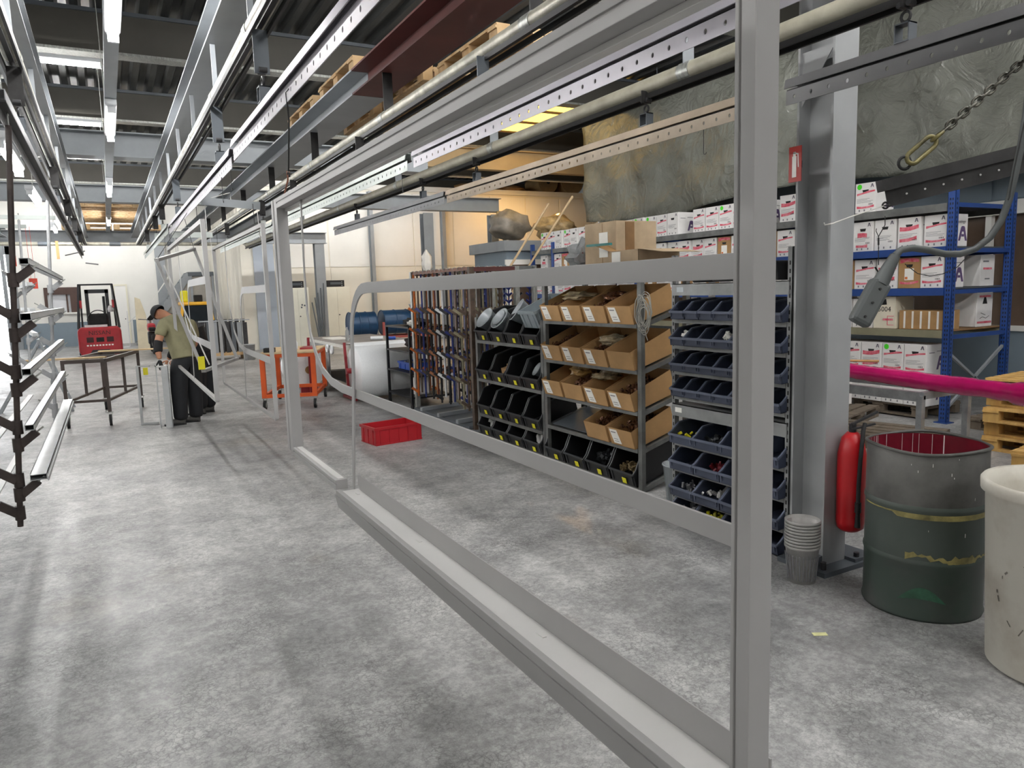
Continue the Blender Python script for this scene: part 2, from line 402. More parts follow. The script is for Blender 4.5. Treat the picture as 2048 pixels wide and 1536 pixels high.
pc = post('grey steel I-section column between the parts rack and the green drum', CX, CY_, 3.5, m=mat('column_grey', '9b9d9e', .42, .1, .05, 2))
MB().prism([(CY_-.11, 3.05), (CY_+.11, 3.05), (CY_+.11, 2.75)], 'x', CX-.08, CX-.075).build('gusset', 'column_grey', pc, world=True)
MB().prism([(CX-.1, .03), (CX-.35, .03), (CX-.1, .09)], 'y', CY_-.12, CY_-.1).build('foot_rib', 'steel_dark', pc, world=True)
MB().box((CX+.1, CY_-.2, 0), (CX+.28, CY_+.05, .05)).build('foot_plate', 'steel_dark', pc, world=True)
post('blue-grey post standing in front of the two cream cabinets', 6.1, 24.0, 3.36, .3, 'steel_grey')
post('tall blue-grey post left of the hanging hook poles, under the second cross girder', 7.15, 17.4, 3.66, .26)
post('blue-grey post at the right end of the second cross girder', 9.0, 17.4, 3.66, .2)
post('grey wall post at the end wall beside the stairs', 2.05, 33.7, 5.3, .35)
post('slim grey post at the corner of the cream panel wall', 8.2, 25.0, 5.2, .12)
post('slim grey post on the cream wall, right of its neighbour', 10.9, 25.0, 5.2, .12)

# ------------------------------------------------------------------ ceiling lamps
mat('lamp_body', 'd9dcdf', .45, 0, .02, 2)
mt = bpy.data.materials.new('tube_glow'); mt.use_nodes = True
_b = mt.node_tree.nodes['Principled BSDF']; _b.inputs['Base Color'].default_value = (.9, .9, .9, 1)
_b.inputs['Emission Color'].default_value = (1, .985, .965, 1); _b.inputs['Emission Strength'].default_value = TUBE_POWER
MATS['tube_glow'] = mt
def make_tube(L=1.5):
    t = thing('tube_lamp', 'x', 'lamp', (0, 0, 0), group='fluorescent tubes under the roof')
    MB().box((-.05, -L/2, 0), (.05, L/2, .05)).prism([(-.05, 0), (.05, 0), (.035, -.02), (-.035, -.02)], 'y', -L/2, L/2).build('housing', 'lamp_body', t)
    MB().cyl((0, -L/2+.03, -.045), (0, L/2-.03, -.045), .028, 8).build('tube', 'tube_glow', t)
    MB().box((-.035, -L/2, -.075), (.035, -L/2+.03, 0)).build('socket', 'lamp_body', t); MB().box((-.035, L/2-.03, -.075), (.035, L/2, 0)).build('socket', 'lamp_body', t)
    return t
tube0 = make_tube(); tube_used = [0]
def tube_lamp(loc, rz, label):
    if not tube_used[0]:
        tube_used[0] = 1; M = Matrix.Translation(Vector(loc)) @ Matrix.Rotation(rz, 4, 'Z'); tube0.matrix_world = M; WM[tube0.name] = M; tube0['label'] = label; return tube0
    return dup(tube0, loc, rz, label)
# tray with the centre row of tubes
TX, TZ = .2, 3.66
tr = thing('cable_tray', 'long grey cable tray carrying the centre row of tubes', 'cable tray', (TX, 9, TZ))
MB().box((TX-.048, -6, TZ), (TX+.048, 23.9, TZ+.012)).build('tray_floor', 'steel_light', tr, world=True)
MB().box((TX-.051, -6, TZ), (TX-.048, 23.9, TZ+.06)).build('tray_side', 'steel_light', tr, world=True); MB().box((TX+.048, -6, TZ), (TX+.051, 23.9, TZ+.06)).build('tray_side', 'steel_light', tr, world=True)
for i in range(8):
    y = -3.5+i*3.6
    MB().cyl((TX, y, TZ+.01), (TX, y, ZR), .006, 6).build('hanger_rod', 'galv', tr, world=True)
ys = [pZ(222, 65, 3.6).y-.75, pZ(219, 243, 3.6).y, pZ(218, 375, 3.6).y, pZ(217, 440, 3.6).y]
nm = ['nearest tube lamp under the centre tray, at the top edge', 'second tube lamp along the centre tray', 'third tube lamp along the centre tray', 'farthest small tube lamp under the centre tray']
for y, n_ in zip(ys, nm): tube_lamp((TX, y, TZ-.055), 0, n_)
for y in (-4.0,): tube_lamp((TX, y, TZ-.055), 0, 'tube lamp under the centre tray, %s' % {-4.0: 'well behind the camera', .2: 'over the camera', 3.4: 'just out of the top of the view'}[y])
for k, (pa, pb, yy, zz, lb) in enumerate(((( 64, 112), (209, 128), 12.7, 5.30, 'brightest cross tube lamp hung from the nearest roof beam, left of tray'), ((106, 240), (208, 246), 17.35, 5.30, 'cross tube lamp on the second roof beam, left of tray'), ((145, 372), (180, 374), 23.8, 4.6, 'far cross tube lamp low over the pallets, left half'), ((180, 374), (210, 374), 23.8, 4.6, 'far cross tube lamp low over the pallets, right half'))):
    a = pY(*pa, yy); b = pY(*pb, yy); tube_lamp((b.x-.78+(0 if k < 3 else .0)-(.9 if k == 2 else 0), yy, (a.z+b.z)/2), PI/2, lb)
for x in (-2.75, -4.6):  # unseen tube rows added to light the hall from the left
    for y, w in ((3.0, 'near'), (7.5, 'middle'), (13.0, 'far'), (19.0, 'farther'), (26.0, 'farthest')):
        tube_lamp((x, y, 4.3), 0, '%s added tube lamp in the %s row left of the hanging racks' % (w, 'inner' if x > -4 else 'outer'))
for x, y, lb in ((-.9, -3.2, 'added low tube lamp behind the camera, left'), (1.6, -3.2, 'added low tube lamp behind the camera, middle'), (4.2, -3.2, 'added low tube lamp behind the camera, right'), (-2.6, -.6, 'added low tube lamp left of the camera'), (6.4, -2.0, 'added low tube lamp at the right behind the camera')):  # lamps added behind the camera as frontal fill
    o = tube_lamp((x, y, 4.3), PI/2, lb); MB().cyl((x-.5, y, 4.34), (x-.5, y, ZR), .006, 6).build('hanger_rod', 'galv', o, world=True); MB().cyl((x+.5, y, 4.34), (x+.5, y, ZR), .006, 6).build('hanger_rod', 'galv', o, world=True)
for x, y, lb in ((2.9, 1.4, 'added tube lamp hung over the floor right of the big frame'), (4.9, 1.4, 'added tube lamp hung over the drum and barrel'), (1.3, 2.6, 'added tube lamp hung above the big frame'), (-1.2, 1.6, 'added tube lamp hung over the aisle left of the camera')):  # lamps added above the view to brighten frame and near floor
    o = tube_lamp((x, y, 4.9), 0, lb); MB().cyl((x, y-.5, 4.94), (x, y-.5, ZR), .006, 6).build('hanger_rod', 'galv', o, world=True); MB().cyl((x, y+.5, 4.94), (x, y+.5, ZR), .006, 6).build('hanger_rod', 'galv', o, world=True)
for x, y, lb in ((6.6, -.35, 'added tube lamp behind the camera far right'), (3.1, -.35, 'added tube lamp behind the camera over the barrel'), (6.2, 4.1, 'added tube lamp on the roof beam between column and blue rack'), (7.4, 13.35, 'added tube lamp on the roof beam before the low cabin'), (6.6, 17.95, 'added tube lamp on the roof beam by the tall blue-grey post'), (8.6, 22.6, 'added tube lamp on the roof beam near the warm bay'), (7.1, 22.6, 'added tube lamp on the roof beam right of the cabinets'), (3.6, 22.6, 'added tube lamp on the roof beam by the tall grey door'), (-2.6, 27.2, 'added tube lamp on the roof beam left of the forklift'), (-2.4, 31.8, 'added tube lamp on the roof beam near the gate'), (1.4, 31.8, 'added tube lamp on the roof beam above the stairs'), (-2.2, 22.6, 'added tube lamp on the roof beam left of the tracks, far'), (-1.6, 17.95, 'added tube lamp on the roof beam left of the tracks, middle'), (5.1, 8.7, 'added tube lamp on the roof beam over the hook pole stand'), (8.2, 8.7, 'added tube lamp on the roof beam close to the tarpaulin'), (1.2, -.35, 'added tube lamp behind the camera over the aisle'), (5.0, -.35, 'added tube lamp behind the camera by the drums'), (1.9, 4.1, 'added tube lamp on the roof beam above the big grey frame'), (4.6, 4.1, 'added tube lamp on the roof beam above the steel column'), (7.6, 4.1, 'added tube lamp on the roof beam above the pink wrapped bars'), (3.4, 8.7, 'added tube lamp on the roof beam above the black bin rack'), (6.6, 8.7, 'added tube lamp on the roof beam in front of the blue rack'), (4.2, 13.35, 'added tube lamp on the roof beam above the packing table'), (1.8, 13.35, 'added tube lamp on the roof beam above the worker'), (4.0, 17.95, 'added tube lamp on the roof beam behind the packing table'), (5.6, 22.6, 'added tube lamp on the roof beam in front of the cream cabinets'), (1.4, 22.6, 'added tube lamp on the roof beam before the stairs'), (1.4, 27.2, 'added tube lamp on the roof beam over the yellow vehicle'), (-.8, 27.2, 'added tube lamp on the roof beam past the forklift'), (-.6, 31.8, 'added tube lamp on the roof beam by the end wall')):
    tube_lamp((x, y+.02-(0 if False else .17), 5.62), PI/2, lb)  # unseen lamps added behind the beams to brighten the hall
# warm high-bay lamps of the storage bay
mw = bpy.data.materials.new('sodium_glow'); mw.use_nodes = True
_b = mw.node_tree.nodes['Principled BSDF']; _b.inputs['Emission Color'].default_value = (1, .55, .16, 1); _b.inputs['Emission Strength'].default_value = WARM_POWER; MATS['sodium_glow'] = mw
for (x, y, z, lb) in ((12.0, 18.5, 5.10, 'warm orange bell lamp over the storage bay near the tarpaulin'), (13.5, 23.2, 5.62, 'warm orange bell lamp deep in the storage bay')):
    t = thing('bell_lamp', lb, 'lamp', (x, y, z))
    MB().lathe([(.03, .3), (.06, .28), (.08, .15), (.25, 0), (.24, 0), (.07, .14), (.05, .26)], (x, y, z), 20).build('shade', 'lamp_body', t, world=True)
    MB().lathe([(.0, -.02), (.05, 0), (.06, .06), (.03, .14), (0, .15)], (x, y, z), 12).build('bulb', 'sodium_glow', t, world=True)
    MB().cyl((x, y, z+.28), (x, y, ZR), .01, 6).build('rod', 'dark_iron', t, world=True)
# amber translucent roof lights over the bay (glow put in as emission, no daylight behind)
ml = bpy.data.materials.new('amber_sheet'); ml.use_nodes = True
_b = ml.node_tree.nodes['Principled BSDF']; _b.inputs['Base Color'].default_value = (.9, .5, .08, 1); _b.inputs['Emission Color'].default_value = (1, .62, .13, 1); _b.inputs['Emission Strength'].default_value = 2.2; MATS['amber_sheet'] = ml
for n_, (y0, y1) in enumerate(((13.4, 16.6), (18.2, 21.4))):
    a = MB(); 
    for i in range(14):
        a.prism([(8.55+i*.1, 5.62), (8.64+i*.1, 5.62), (8.63+i*.1, 5.64), (8.56+i*.1, 5.64)], 'y', y0, y1)
    w = struct('window_%d' % (n_+2), a, 'amber_sheet')
    for i in range(4):
        MB().box((8.5, y0+i*(y1-y0)/3-.03, 5.58), (10.0, y0+i*(y1-y0)/3+.03, 5.62)).build('glazing_bar', 'brown_frame', w, world=True)
for y, n_, zz in ((16.9, 'under the amber roof light', 4.95),):
    girder('bay_beam', 'deep beam tinted as warm lit crossing the storage bay, %s' % n_, (6.9, y, zz), (18.7, y, zz), .5, .25, mat('warm_lit_beam', 'b39a72', .55, 0, .08, 1))  # ochre base colour stands in for warm light on the beam
# ================================================================== overhead conveyor tracks
def track(label, x, z, y0, y1, hang_ys, zt, hx=.0, m='galv_track', hm='hanger_iron', r=.045, hw=.04):
    t = thing('conveyor_track', label, 'conveyor', (x, (y0+y1)/2, z))
    MB().cyl((x, y0, z), (x, y1, z), r, 18).build('pipe', m, t, world=True)
    MB().box((x-.013, y0, z-r-.005), (x+.013, y1, z-r+.011)).build('slot', 'black', t, world=True)
    MB().box((x-.05, y0, z-r-.03), (x-.035, y1, z-r)).box((x+.035, y0, z-r-.03), (x+.05, y1, z-r)).build('chain_guide', 'black', t, world=True)
    for y in hang_ys:
        MB().box((x+hx-hw, y-.005, z+.02), (x+hx+hw, y+.005, zt)).build('hanger', hm, t, world=True)
        MB().cyl((x, y-.05, z), (x, y+.05, z), r+.004, 18).build('collar', 'galv', t, world=True)
    return t
ZP = 3.145
track('galvanised track pipe beside the girder left of the tray', -.35, ZP, -6, 20.4, [i*1.6+.4 for i in range(13)], 3.5, hm='steel_light', hw=.016)
track('galvanised track pipe hung right of the tray over the aisle', .80, ZP, -6, 20.4, [i*1.45-.1 for i in range(14)], 3.5, hm='steel_light', hw=.016)
track('galvanised track pipe hung under the red and grey girder', 2.10, ZP, -6, 20.4, [1.2, 3.55, 5.9, 8.3, 10.7, 13.1, 15.5, 17.9], 3.5, hx=.04)
track('olive grey track pipe crossing in front of the steel column', 3.20, 3.015, -6, 19.6, [1.0, 3.55, 6.1, 8.6, 11.1, 13.6, 16.1], 3.5, hm='steel_grey', m=mat('track_olive', '9b9787', .5, .1, .12, 6), r=.055)
track('far left galvanised track pipe above the rack of hanging profiles', -2.3, ZP, -6, 20.4, [i*2.0 for i in range(10)], 3.5, hm='steel_light')
cr = thing('conveyor_cross_track', 'galvanised cross pipe joining the tracks at their far end', 'conveyor', (0, 20.9, ZP))
MB().tube([(-4.5, 21.0, ZP), (2.5, 21.0, ZP)] + arc((2.5, 20.30, ZP), .70, PI/2, 0, 8, (1,0,0), (0,1,0))[1:] + [(3.20, 19.9, 3.08), (3.20, 19.62, 3.03)], .045, 12).build('pipe', 'galv_track', cr, world=True)
for x in (-2.3, -.35, .8, 2.1):
    MB().tube([(x, 20.4, ZP), (x, 20.97, ZP)], .043, 12).build('branch', 'galv_track', cr, world=True)
for x in (-3, -1.2, .3, 1.6):
    MB().cyl((x-.12, 21.0, ZP), (x+.12, 21.0, ZP), .055, 12).build('sleeve', 'steel_dark', cr, world=True)

# perforated load bars that ride under the tracks
def perf_strip(mb, x, y0, y1, z0, z1, t, pitch=.1, r=.0085):
    n = max(1, int((y1-y0)/pitch)); p = (y1-y0)/n; zc = (z0+z1)/2
    for i in range(n):
        ya = y0+i*p; yb = ya+p; yc = (ya+yb)/2
        out = [(yb, zc), (yb, z1), (yc, z1), (ya, z1), (ya, zc), (ya, z0), (yc, z0), (yb, z0)]
        inn = [(yc+r*math.cos(k*PI/4), zc+r*1.25*math.sin(k*PI/4)) for k in range(8)]
        vs = [(x-t/2, *q) for q in out]+[(x-t/2, *q) for q in inn]+[(x+t/2, *q) for q in out]+[(x+t/2, *q) for q in inn]
        fs = []
        for k in range(8):
            k2 = (k+1) % 8
            fs += [(k, k2, 8+k2, 8+k), (16+k2, 16+k, 24+k, 24+k2), (8+k, 8+k2, 24+k2, 24+k)]
        fs += [(1, 3, 19, 17)] if False else [(1, 2, 18, 17), (2, 3, 19, 18), (5, 6, 22, 21), (6, 7, 23, 22)]
        if i == 0: fs += [(3, 4, 20, 19), (4, 5, 21, 20)]
        if i == n-1: fs += [(7, 0, 16, 23), (0, 1, 17, 16)]
        mb.add(vs, fs)
    return mb
def load_bar(label, x, y0, y1, m, hangs, zb=2.605, group='perforated load bars under the tracks', zt=3.09, zoff=0.0):
    t = thing('load_bar', label, 'load bar', (x, (y0+y1)/2, zb), group=group)
    z = zb+zoff
    # open box section: sloping cheek over a recess, then the perforated leg
    MB().prism([(x-.024, z+.125), (x+.024, z+.125), (x+.024, z+.121), (x-.020, z+.121), (x-.030, z+.078), (x-.034, z+.079)], 'y', y0, y1).box((x+.020, y0, z+.072), (x+.024, y1, z+.121)).build('channel', m, t, world=True)
    MB().box((x-.012, y0, z+.066), (x+.024, y1, z+.076)).build('recess', 'black', t, world=True)
    perf_strip(MB(), x-.014, y0, y1, z, z+.070, .004).build('perforated_leg', m, t, world=True)
    for y in hangs:
        MB().box((x-.038, y-.004, z+.27), (x+.038, y+.004, zt-.0)).build('trolley_plate', 'hanger_iron' if m != 'bar_violet' else 'steel_dark', t, world=True)
        MB().cyl((x-.02, y-.022, z+.285), (x+.02, y-.022, z+.285), .014, 8).cyl((x-.02, y+.022, z+.285), (x+.02, y+.022, z+.285), .014, 8).tube(arc((x, y, z+.235), .022, 0, 2*PI, 10, (0,1,0), (0,0,1))[:-1], .007, 6, closed=True).build('shackle', 'dark_iron', t, world=True)
        b = MB().box((x-.028, y-.035, z+.13), (x+.028, y-.03, z+.205)).box((x-.028, y+.03, z+.13), (x+.028, y+.035, z+.205)).box((x-.028, y-.035, z+.2), (x+.028, y+.035, z+.206)).box((x-.028, y-.035, z+.125), (x+.028, y+.035, z+.131))
        b.build('saddle', 'steel_dark' if m != 'bar_pale' else m, t, world=True)
    return t
load_bar('violet grey perforated bar hanging over the aisle, nearest right of tray', .80, -.2, 5.05, 'bar_violet', [2.3, 4.05])
load_bar('violet grey perforated bar behind the nearest one, right of tray', .80, 5.16, 10.6, 'bar_violet', [5.75, 9.3], zoff=-.03)
load_bar('pale far perforated bar at the end of the aisle track', .80, 10.8, 17.6, 'bar_pale', [11.8, 13.4, 16.2])
load_bar('bright violet bar with punched leg just behind the big frame', 2.04, 1.2, 5.12, 'bar_violet', [1.9, 4.0], 2.632)
load_bar('pale green-grey perforated bar, cut square end beside the bright violet bar', 2.04, 5.25, 9.9, 'bar_pale', [6.4, 9.0], 2.632)
load_bar('far grey perforated bar on the girder track', 2.04, 10.3, 15.5, 'bar_pale', [11.0, 14.5])
load_bar('grey perforated bar below the second cross girder', 3.16, 7.14, 11.35, 'bar_grey', [7.75, 10.2], 2.635, zt=2.98)
load_bar('long perforated bar tinted as warm lit in front of the tarpaulin', 3.16, 3.0, 7.08, 'bar_warm_lit', [3.9, 6.4], 2.635, zt=2.98)
load_bar('dark grey perforated bar crossing the steel column at upper right', 3.16, -.6, 2.76, mat('bar_slate', '6a6a6b', .45, .2, .08, 3.0).name, [2.13, .2], 2.635, zt=2.98)
load_bar('dark perforated bar on the left track, above the hanging rack', -.35, .5, 4.0, 'bar_grey', [1.2, 3.4])
load_bar('long grey bar on the left track, middle length', -.35, 4.2, 10.2, 'bar_grey', [5.2, 8.8])
load_bar('far grey bar on the left track with a cross rod at its tip', -.35, 10.4, 17.4, 'bar_grey', [11.5, 14.0, 16.6])
load_bar('far left grey bar holding the profile racks', -2.3, 6.0, 12.5, 'bar_pale', [7.0, 11.5])
load_bar('small grey bar hanging at the far left wall side', -2.3, 13.0, 19.0, 'bar_grey', [14.0, 18.0])
# wire S-hooks left on the bars
def hook(label, p, L=.12, r=.0022, m='dark_iron'):
    p = Vector(p)
    pts = arc(p+Vector((0, .012, 0)), .012, PI, 0, 6, (0,1,0), (0,0,1)) + [p+Vector((0, .024, -L*.6))] + arc(p+Vector((0, .012, -L)), .012, 0, -PI, 6, (0,1,0), (0,0,1))
    return tag(MB().tube(pts, r, 6).build('wire_hook', m), label, 'hook', 'wire hooks left on the bars')
hook('thin wire hook under the pale green-grey bar end', (2.026, 5.35, 2.64), .14)
hook('thin wire hook hanging from the warm lit bar near the frame', pX(1413, 258, 3.165), .13)
hook('wire hook at the square end of the second aisle bar', (.785, 5.2, 2.585), .13)
hook('wire hook beneath the second aisle bar, a little farther', (.78, 5.6, 2.57), .15)
hook('wire hook beneath the far aisle bar', (.78, 11.4, 2.6), .2)
# long black hook that carries the big frame, and its chain
t = thing('hanging_hook', 'long black hook rod carrying the far end of the big frame', 'hook', (.78, 3.4, 2.2))
hk0 = pX(572, 185, .785)
MB().tube([hk0+Vector((0, -.06, 0)), hk0, pX(578, 240, .785), pX(577, 345, .785)], .004, 8).build('rod', 'black', t, world=True)
e0 = pX(577, 345, .785); e1 = pX(566, 400, .785)
MB().tube(arc(e0+Vector((0, .0, -.012)), .016, PI*.1, 1.2*PI, 8, (0,1,0), (0,0,1)), .004, 8).build('eye', 'black', t, world=True)
MB().tube([e0+Vector((0, .03, .01)), e0+Vector((0, .02, -.03)), e1], .0035, 8).tube([e0+Vector((0,-.02,.0)), e1+Vector((0,.01,0))], .0025, 6).build('wire_strop', mat('rusty_wire', '8d5a45', .6, .2, .2, 20), t, world=True)

# ================================================================== the big grey frame in the foreground
FXa, FXb = .735, .785      # frame depth
def rail_y(mb, y0, y1, z0, z1, x0=FXa, x1=FXb, groove=True):
    if groove:
        zc = z0+(z1-z0)*.55
        mb.prism([(x0, z0), (x1, z0), (x1, z1), (x0, z1), (x0, zc+.003), (x0+.004, zc+.003), (x0+.004, zc-.003), (x0, zc-.003)], 'y', y0, y1)
    else: mb.box((x0, y0, z0), (x1, y1, z1))
    return mb
PM = 'powder_grey'
fr = thing('window_frame', 'large powder grey window frame hanging in the foreground', 'frame', (.76, 2.2, .93))
yN0, yN1 = pX(1504, 768, FXa).y, pX(1464, 768, FXa).y
xNR = pY(1549, 768, yN0).x
MB().prism([(FXa, yN0), (xNR, yN0), (xNR, yN1), (FXa, yN1), (FXa, yN0+.029), (FXa+.004, yN0+.028), (FXa+.004, yN0+.025), (FXa, yN0+.024)], 'z', .90, 2.6).build('near_post', PM, fr, world=True, bevel=.0012)
MB().prism([(FXa, 3.62), (FXb, 3.62), (FXb, 3.74), (FXa, 3.74), (FXa, 3.70), (FXa+.006, 3.695), (FXa+.006, 3.68), (FXa, 3.675)], 'z', .985, 2.2).build('far_post', PM, fr, world=True, bevel=.0012)
rail_y(MB(), yN1, 3.62, 2.155, 2.2).build('top_rail', PM, fr, world=True, bevel=.0012)
MB().box((FXb-.012, yN1, 2.143), (FXb+.012, 3.62, 2.155)).build('top_rebate', 'powder_light', fr, world=True, bevel=.001)
rail_y(MB(), 2.86, 3.62, .972, 1.012).build('bottom_rail', PM, fr, world=True, bevel=.0012)
rail_y(MB(), yN1, 2.86, .952, .974, FXa, FXa+.018, False).build('sill_edge', PM, fr, world=True, bevel=.0012)
MB().box((FXa+.014, 2.87, 1.012), (FXa+.038, 3.6, 1.016)).build('bottom_bead', 'powder_light', fr, world=True)
# flat band rails with the rounded corners
XR0, XR1 = .757, .763
def band(path, w, x0=XR0, x1=XR1):
    """path of (y,z) with constant width w to the left side"""
    mb = MB(); n = len(path); L = []; R_ = []
    for i, (y, z) in enumerate(path):
        a = Vector(path[max(i-1, 0)]); b = Vector(path[min(i+1, n-1)]); d = (b-a).normalized(); nn = Vector((-d.y, d.x))
        ww = w[i] if isinstance(w, list) else w
        L.append((y+nn.x*ww/2, z+nn.y*ww/2)); R_.append((y-nn.x*ww/2, z-nn.y*ww/2))
    vs = []
    for k in range(n): vs += [(x0, *L[k]), (x0, *R_[k]), (x1, *L[k]), (x1, *R_[k])]
    fs = []
    for k in range(n-1):
        a = 4*k; b = a+4
        fs += [(a, b, b+1, a+1), (a+2, a+3, b+3, b+2), (a, a+2, b+2, b), (a+1, b+1, b+3, a+3)]
    fs += [(0, 1, 3, 2), (4*n-4, 4*n-2, 4*n-1, 4*n-3)]
    return mb.add(vs, fs)
def corner(c, r, a0, a1, n=9): return [(c[0]+r*math.cos(a0+(a1-a0)*i/n), c[1]+r*math.sin(a0+(a1-a0)*i/n)) for i in range(n+1)]
rad = .19
p1 = [(yN1, 1.771), (1.3, 1.770), (2.6-rad-.02, 1.767)] + corner((2.6-rad, 1.767-rad), rad, PI/2, 0)[1:] + [(2.605, 1.45), (2.69, 1.015)]
w1 = [.036]*3 + [.036]*4 + [.034, .03, .03, .03, .03] + [.028, .02]
band(p1, w1[:len(p1)] + [.02]*(len(p1)-len(w1))).build('upper_band', PM, fr, world=True, bevel=.0008)
p2 = [(yN1, 1.384), (1.9, 1.385), (2.85, 1.385)] + corner((2.85, 1.385+.34), .34, -PI/2, -.05, 10)[1:] + [(3.235, 1.8), (3.262, 2.16)]
# corner centre moved so that the sweep meets the thin rod
p2 = [(yN1, 1.384), (1.9, 1.385), (2.8, 1.387), (2.95, 1.40), (3.08, 1.435), (3.18, 1.50), (3.25, 1.58), (3.285, 1.68), (3.29, 1.85), (3.27, 2.16)]
band(p2, [.034, .034, .034, .034, .032, .028, .024, .020, .016, .014], .765, .771).build('lower_band', PM, fr, world=True, bevel=.0008)
# sill tray with drop fascia and upstand
MB().prism([(FXa-.002, .951), (FXa+.002, .951), (FXa+.012, .898), (FXa+.008, .898)], 'y', yN1, 2.87).build('sill_fascia', PM, fr, world=True)
MB().box((FXa+.019, yN1, .966), (.820, 2.84, .970)).build('sill_plate', 'powder_light', fr, world=True)  # paler coat stands in for light from above on the plate
MB().prism([(yN1, .966), (2.80, .966), (2.84, .985), (2.84, 1.022), (2.82, 1.030), (yN1, 1.030)], 'x', .8205, .8235).build('sill_upstand', PM, fr, world=True)
for y in (1.35, 2.1, 2.75):
    MB().box((.79, y, .970), (.80, y+.03, .972)).build('clip', 'powder_light', fr, world=True)

# ------------------------------------------------------------------ more frames hanging down the aisle
def simple_frame(label, x, y0, y1, z0, z1, w=.04, mids=True, lean=0.0):
    t = thing('window_frame', label, 'frame', (x, (y0+y1)/2, z0), group='grey frames hanging down the aisle')
    def P(y, z): return Vector((x+lean*(z1-z), y, z))
    MB().bar(P(y0, z0), P(y0, z1), w, w).build('near_post', PM, t, world=True)
    MB().bar(P(y1, z0), P(y1, z1), w, w).build('far_post', PM, t, world=True)
    MB().bar(P(y0, z1), P(y1, z1), w, w).build('top_rail', PM, t, world=True)
    MB().bar(P(y0, z0), P(y1, z0), w*.8, w*.8).build('bottom_rail', PM, t, world=True)
    if mids:
        za = z0+(z1-z0)*.68; zb = z0+(z1-z0)*.3; r = .25; ym = y0+(y1-y0)*.45
        pa = [(y0, za), (ym-r, za)] + corner((ym-r, za-r), r, PI/2, 0)[1:] + [(ym+.01, zb), (ym+.1, z0)]
        band(pa, [.07]*4+[.05]*4+[.03]*(len(pa)-8), x-.01, x-.004).build('upper_band', PM, t, world=True)
        pb = [(y0, zb), (ym, zb+.01), (ym+.45, zb+.06), (ym+.75, zb+.2), (ym+.95, zb+.45), (ym+1.0, zb+.8), (ym+.98, z1)]
        band(pb, [.07, .06, .055, .045, .035, .025, .02], x+.01, x+.016).build('lower_band', PM, t, world=True)
    for yy in (y0+.4, y1-.4):
        MB().tube([P(yy, z1), P(yy, 2.61)], .003, 6).build('wire', 'dark_iron', t, world=True)
    return t
simple_frame('tall grey frame hanging between the worker and the orange trolley', .80, 7.1, 11.2, pX(437, 803, .80).z, 2.42)
simple_frame('slim grey frame hanging just left of the orange trolley', 1.28, 6.95, 10.4, .62, 2.38, .035)
# short tilted frame beside the worker's back
A_, B_, C_, D_ = pY(313, 520, 8.0), pY(388, 498, 8.7), pY(474, 717, 8.7), pY(407, 742, 8.0)
t = thing('small_frame', 'tilted grey frame dangling diagonally across the worker', 'frame', (A_+C_)/2)
for nm_, a, b in (('top_rail', A_, B_), ('side_rail', B_, C_), ('bottom_rail', C_, D_), ('side_rail', D_, A_)):
    MB().bar(a, b, .045, .03).build(nm_, PM, t, world=True)
MB().bar(A_+Vector((.06, 0, -.05)), D_+Vector((.06, 0, .06)), .012).build('glazing_bead', 'powder_light', t, world=True)
MB().tube([pY(388, 498, 8.7), (.80, 8.7, 2.61)], .003, 6).tube([A_, (.79, 8.2, 2.61)], .003, 6).build('wire', 'dark_iron', t, world=True)
MB().cbox(pY(403, 726, 7.97), (.06, .03, .13)).build('marker_tag', mat('marker_yellow', 'd8cf1d', .5, 0, .05, 5), t, world=True)
# spreader bars above those frames
for k, (pa, pb, yy, lb) in enumerate((((402, 402), (520, 412), 7.4, 'grey flat spreader bar above the hanging frames'), ((344, 470), (425, 470), 10.4, 'far pale spreader bar behind the tilted frame'))):
    a = pY(*pa, yy); b = pY(*pb, yy); t = thing('spreader_bar', lb, 'bar', (a+b)/2)
    MB().bar(a, b, .02, .07).build('flat_bar', 'steel_grey' if k == 0 else 'bar_pale', t, world=True)
    m_ = (a+b)/2
    MB().tube([m_+Vector((0, 0, .03)), m_+Vector((0, 0, .1)), (.80, yy, 2.62)], .004, 6).build('hook', 'powder_light', t, world=True)
    MB().tube([b+Vector((-.03, 0, -.02)), b+Vector((-.02, 0, -.3))], .004, 6).tube([a+Vector((.03, 0, -.02)), a+Vector((.03, 0, -.25))], .004, 6).build('hook_wire', 'powder_light', t, world=True)
# ================================================================== picking racks with tilted shelves
mat('rack_steel', '6f716f', .45, .3, .2, 5.0)
mat('bin_black', '161719', .42, 0, .1, 5.0)
mat('bin_edge', '3a3c3f', .4, 0, .1, 5.0)
mat('bin_navy', '3b4254', .42, 0, .12, 5.0)
mat('bin_navy_rim', '5d6476', .42, 0, .1, 5.0)
mat('card', 'b08a5c', .8, 0, .12, 3.0)
mat('card_dark', '8d6b46', .85, 0, .15, 3.0)
mat('card_pale', 'b7a184', .8, 0, .12, 3.0)
mat('paper', 'eceae4', .7, 0, .03, 8.0)
mat('print_grey', '7c7c80', .7, 0, .05, 8.0)
mat('yellow_sticker', 'e6de2a', .5, 0, .03, 8.0)
mat('copper_bits', '7a5238', .4, .5, .5, 60.0)
TILT = math.radians(16.5)
def R_tilt(): return Matrix.Rotation(-TILT, 3, 'Y')     # rises towards +x
SH_D = .46
def shelf_pt(z, d): return 3.83 + d*math.cos(TILT), z + d*math.sin(TILT)
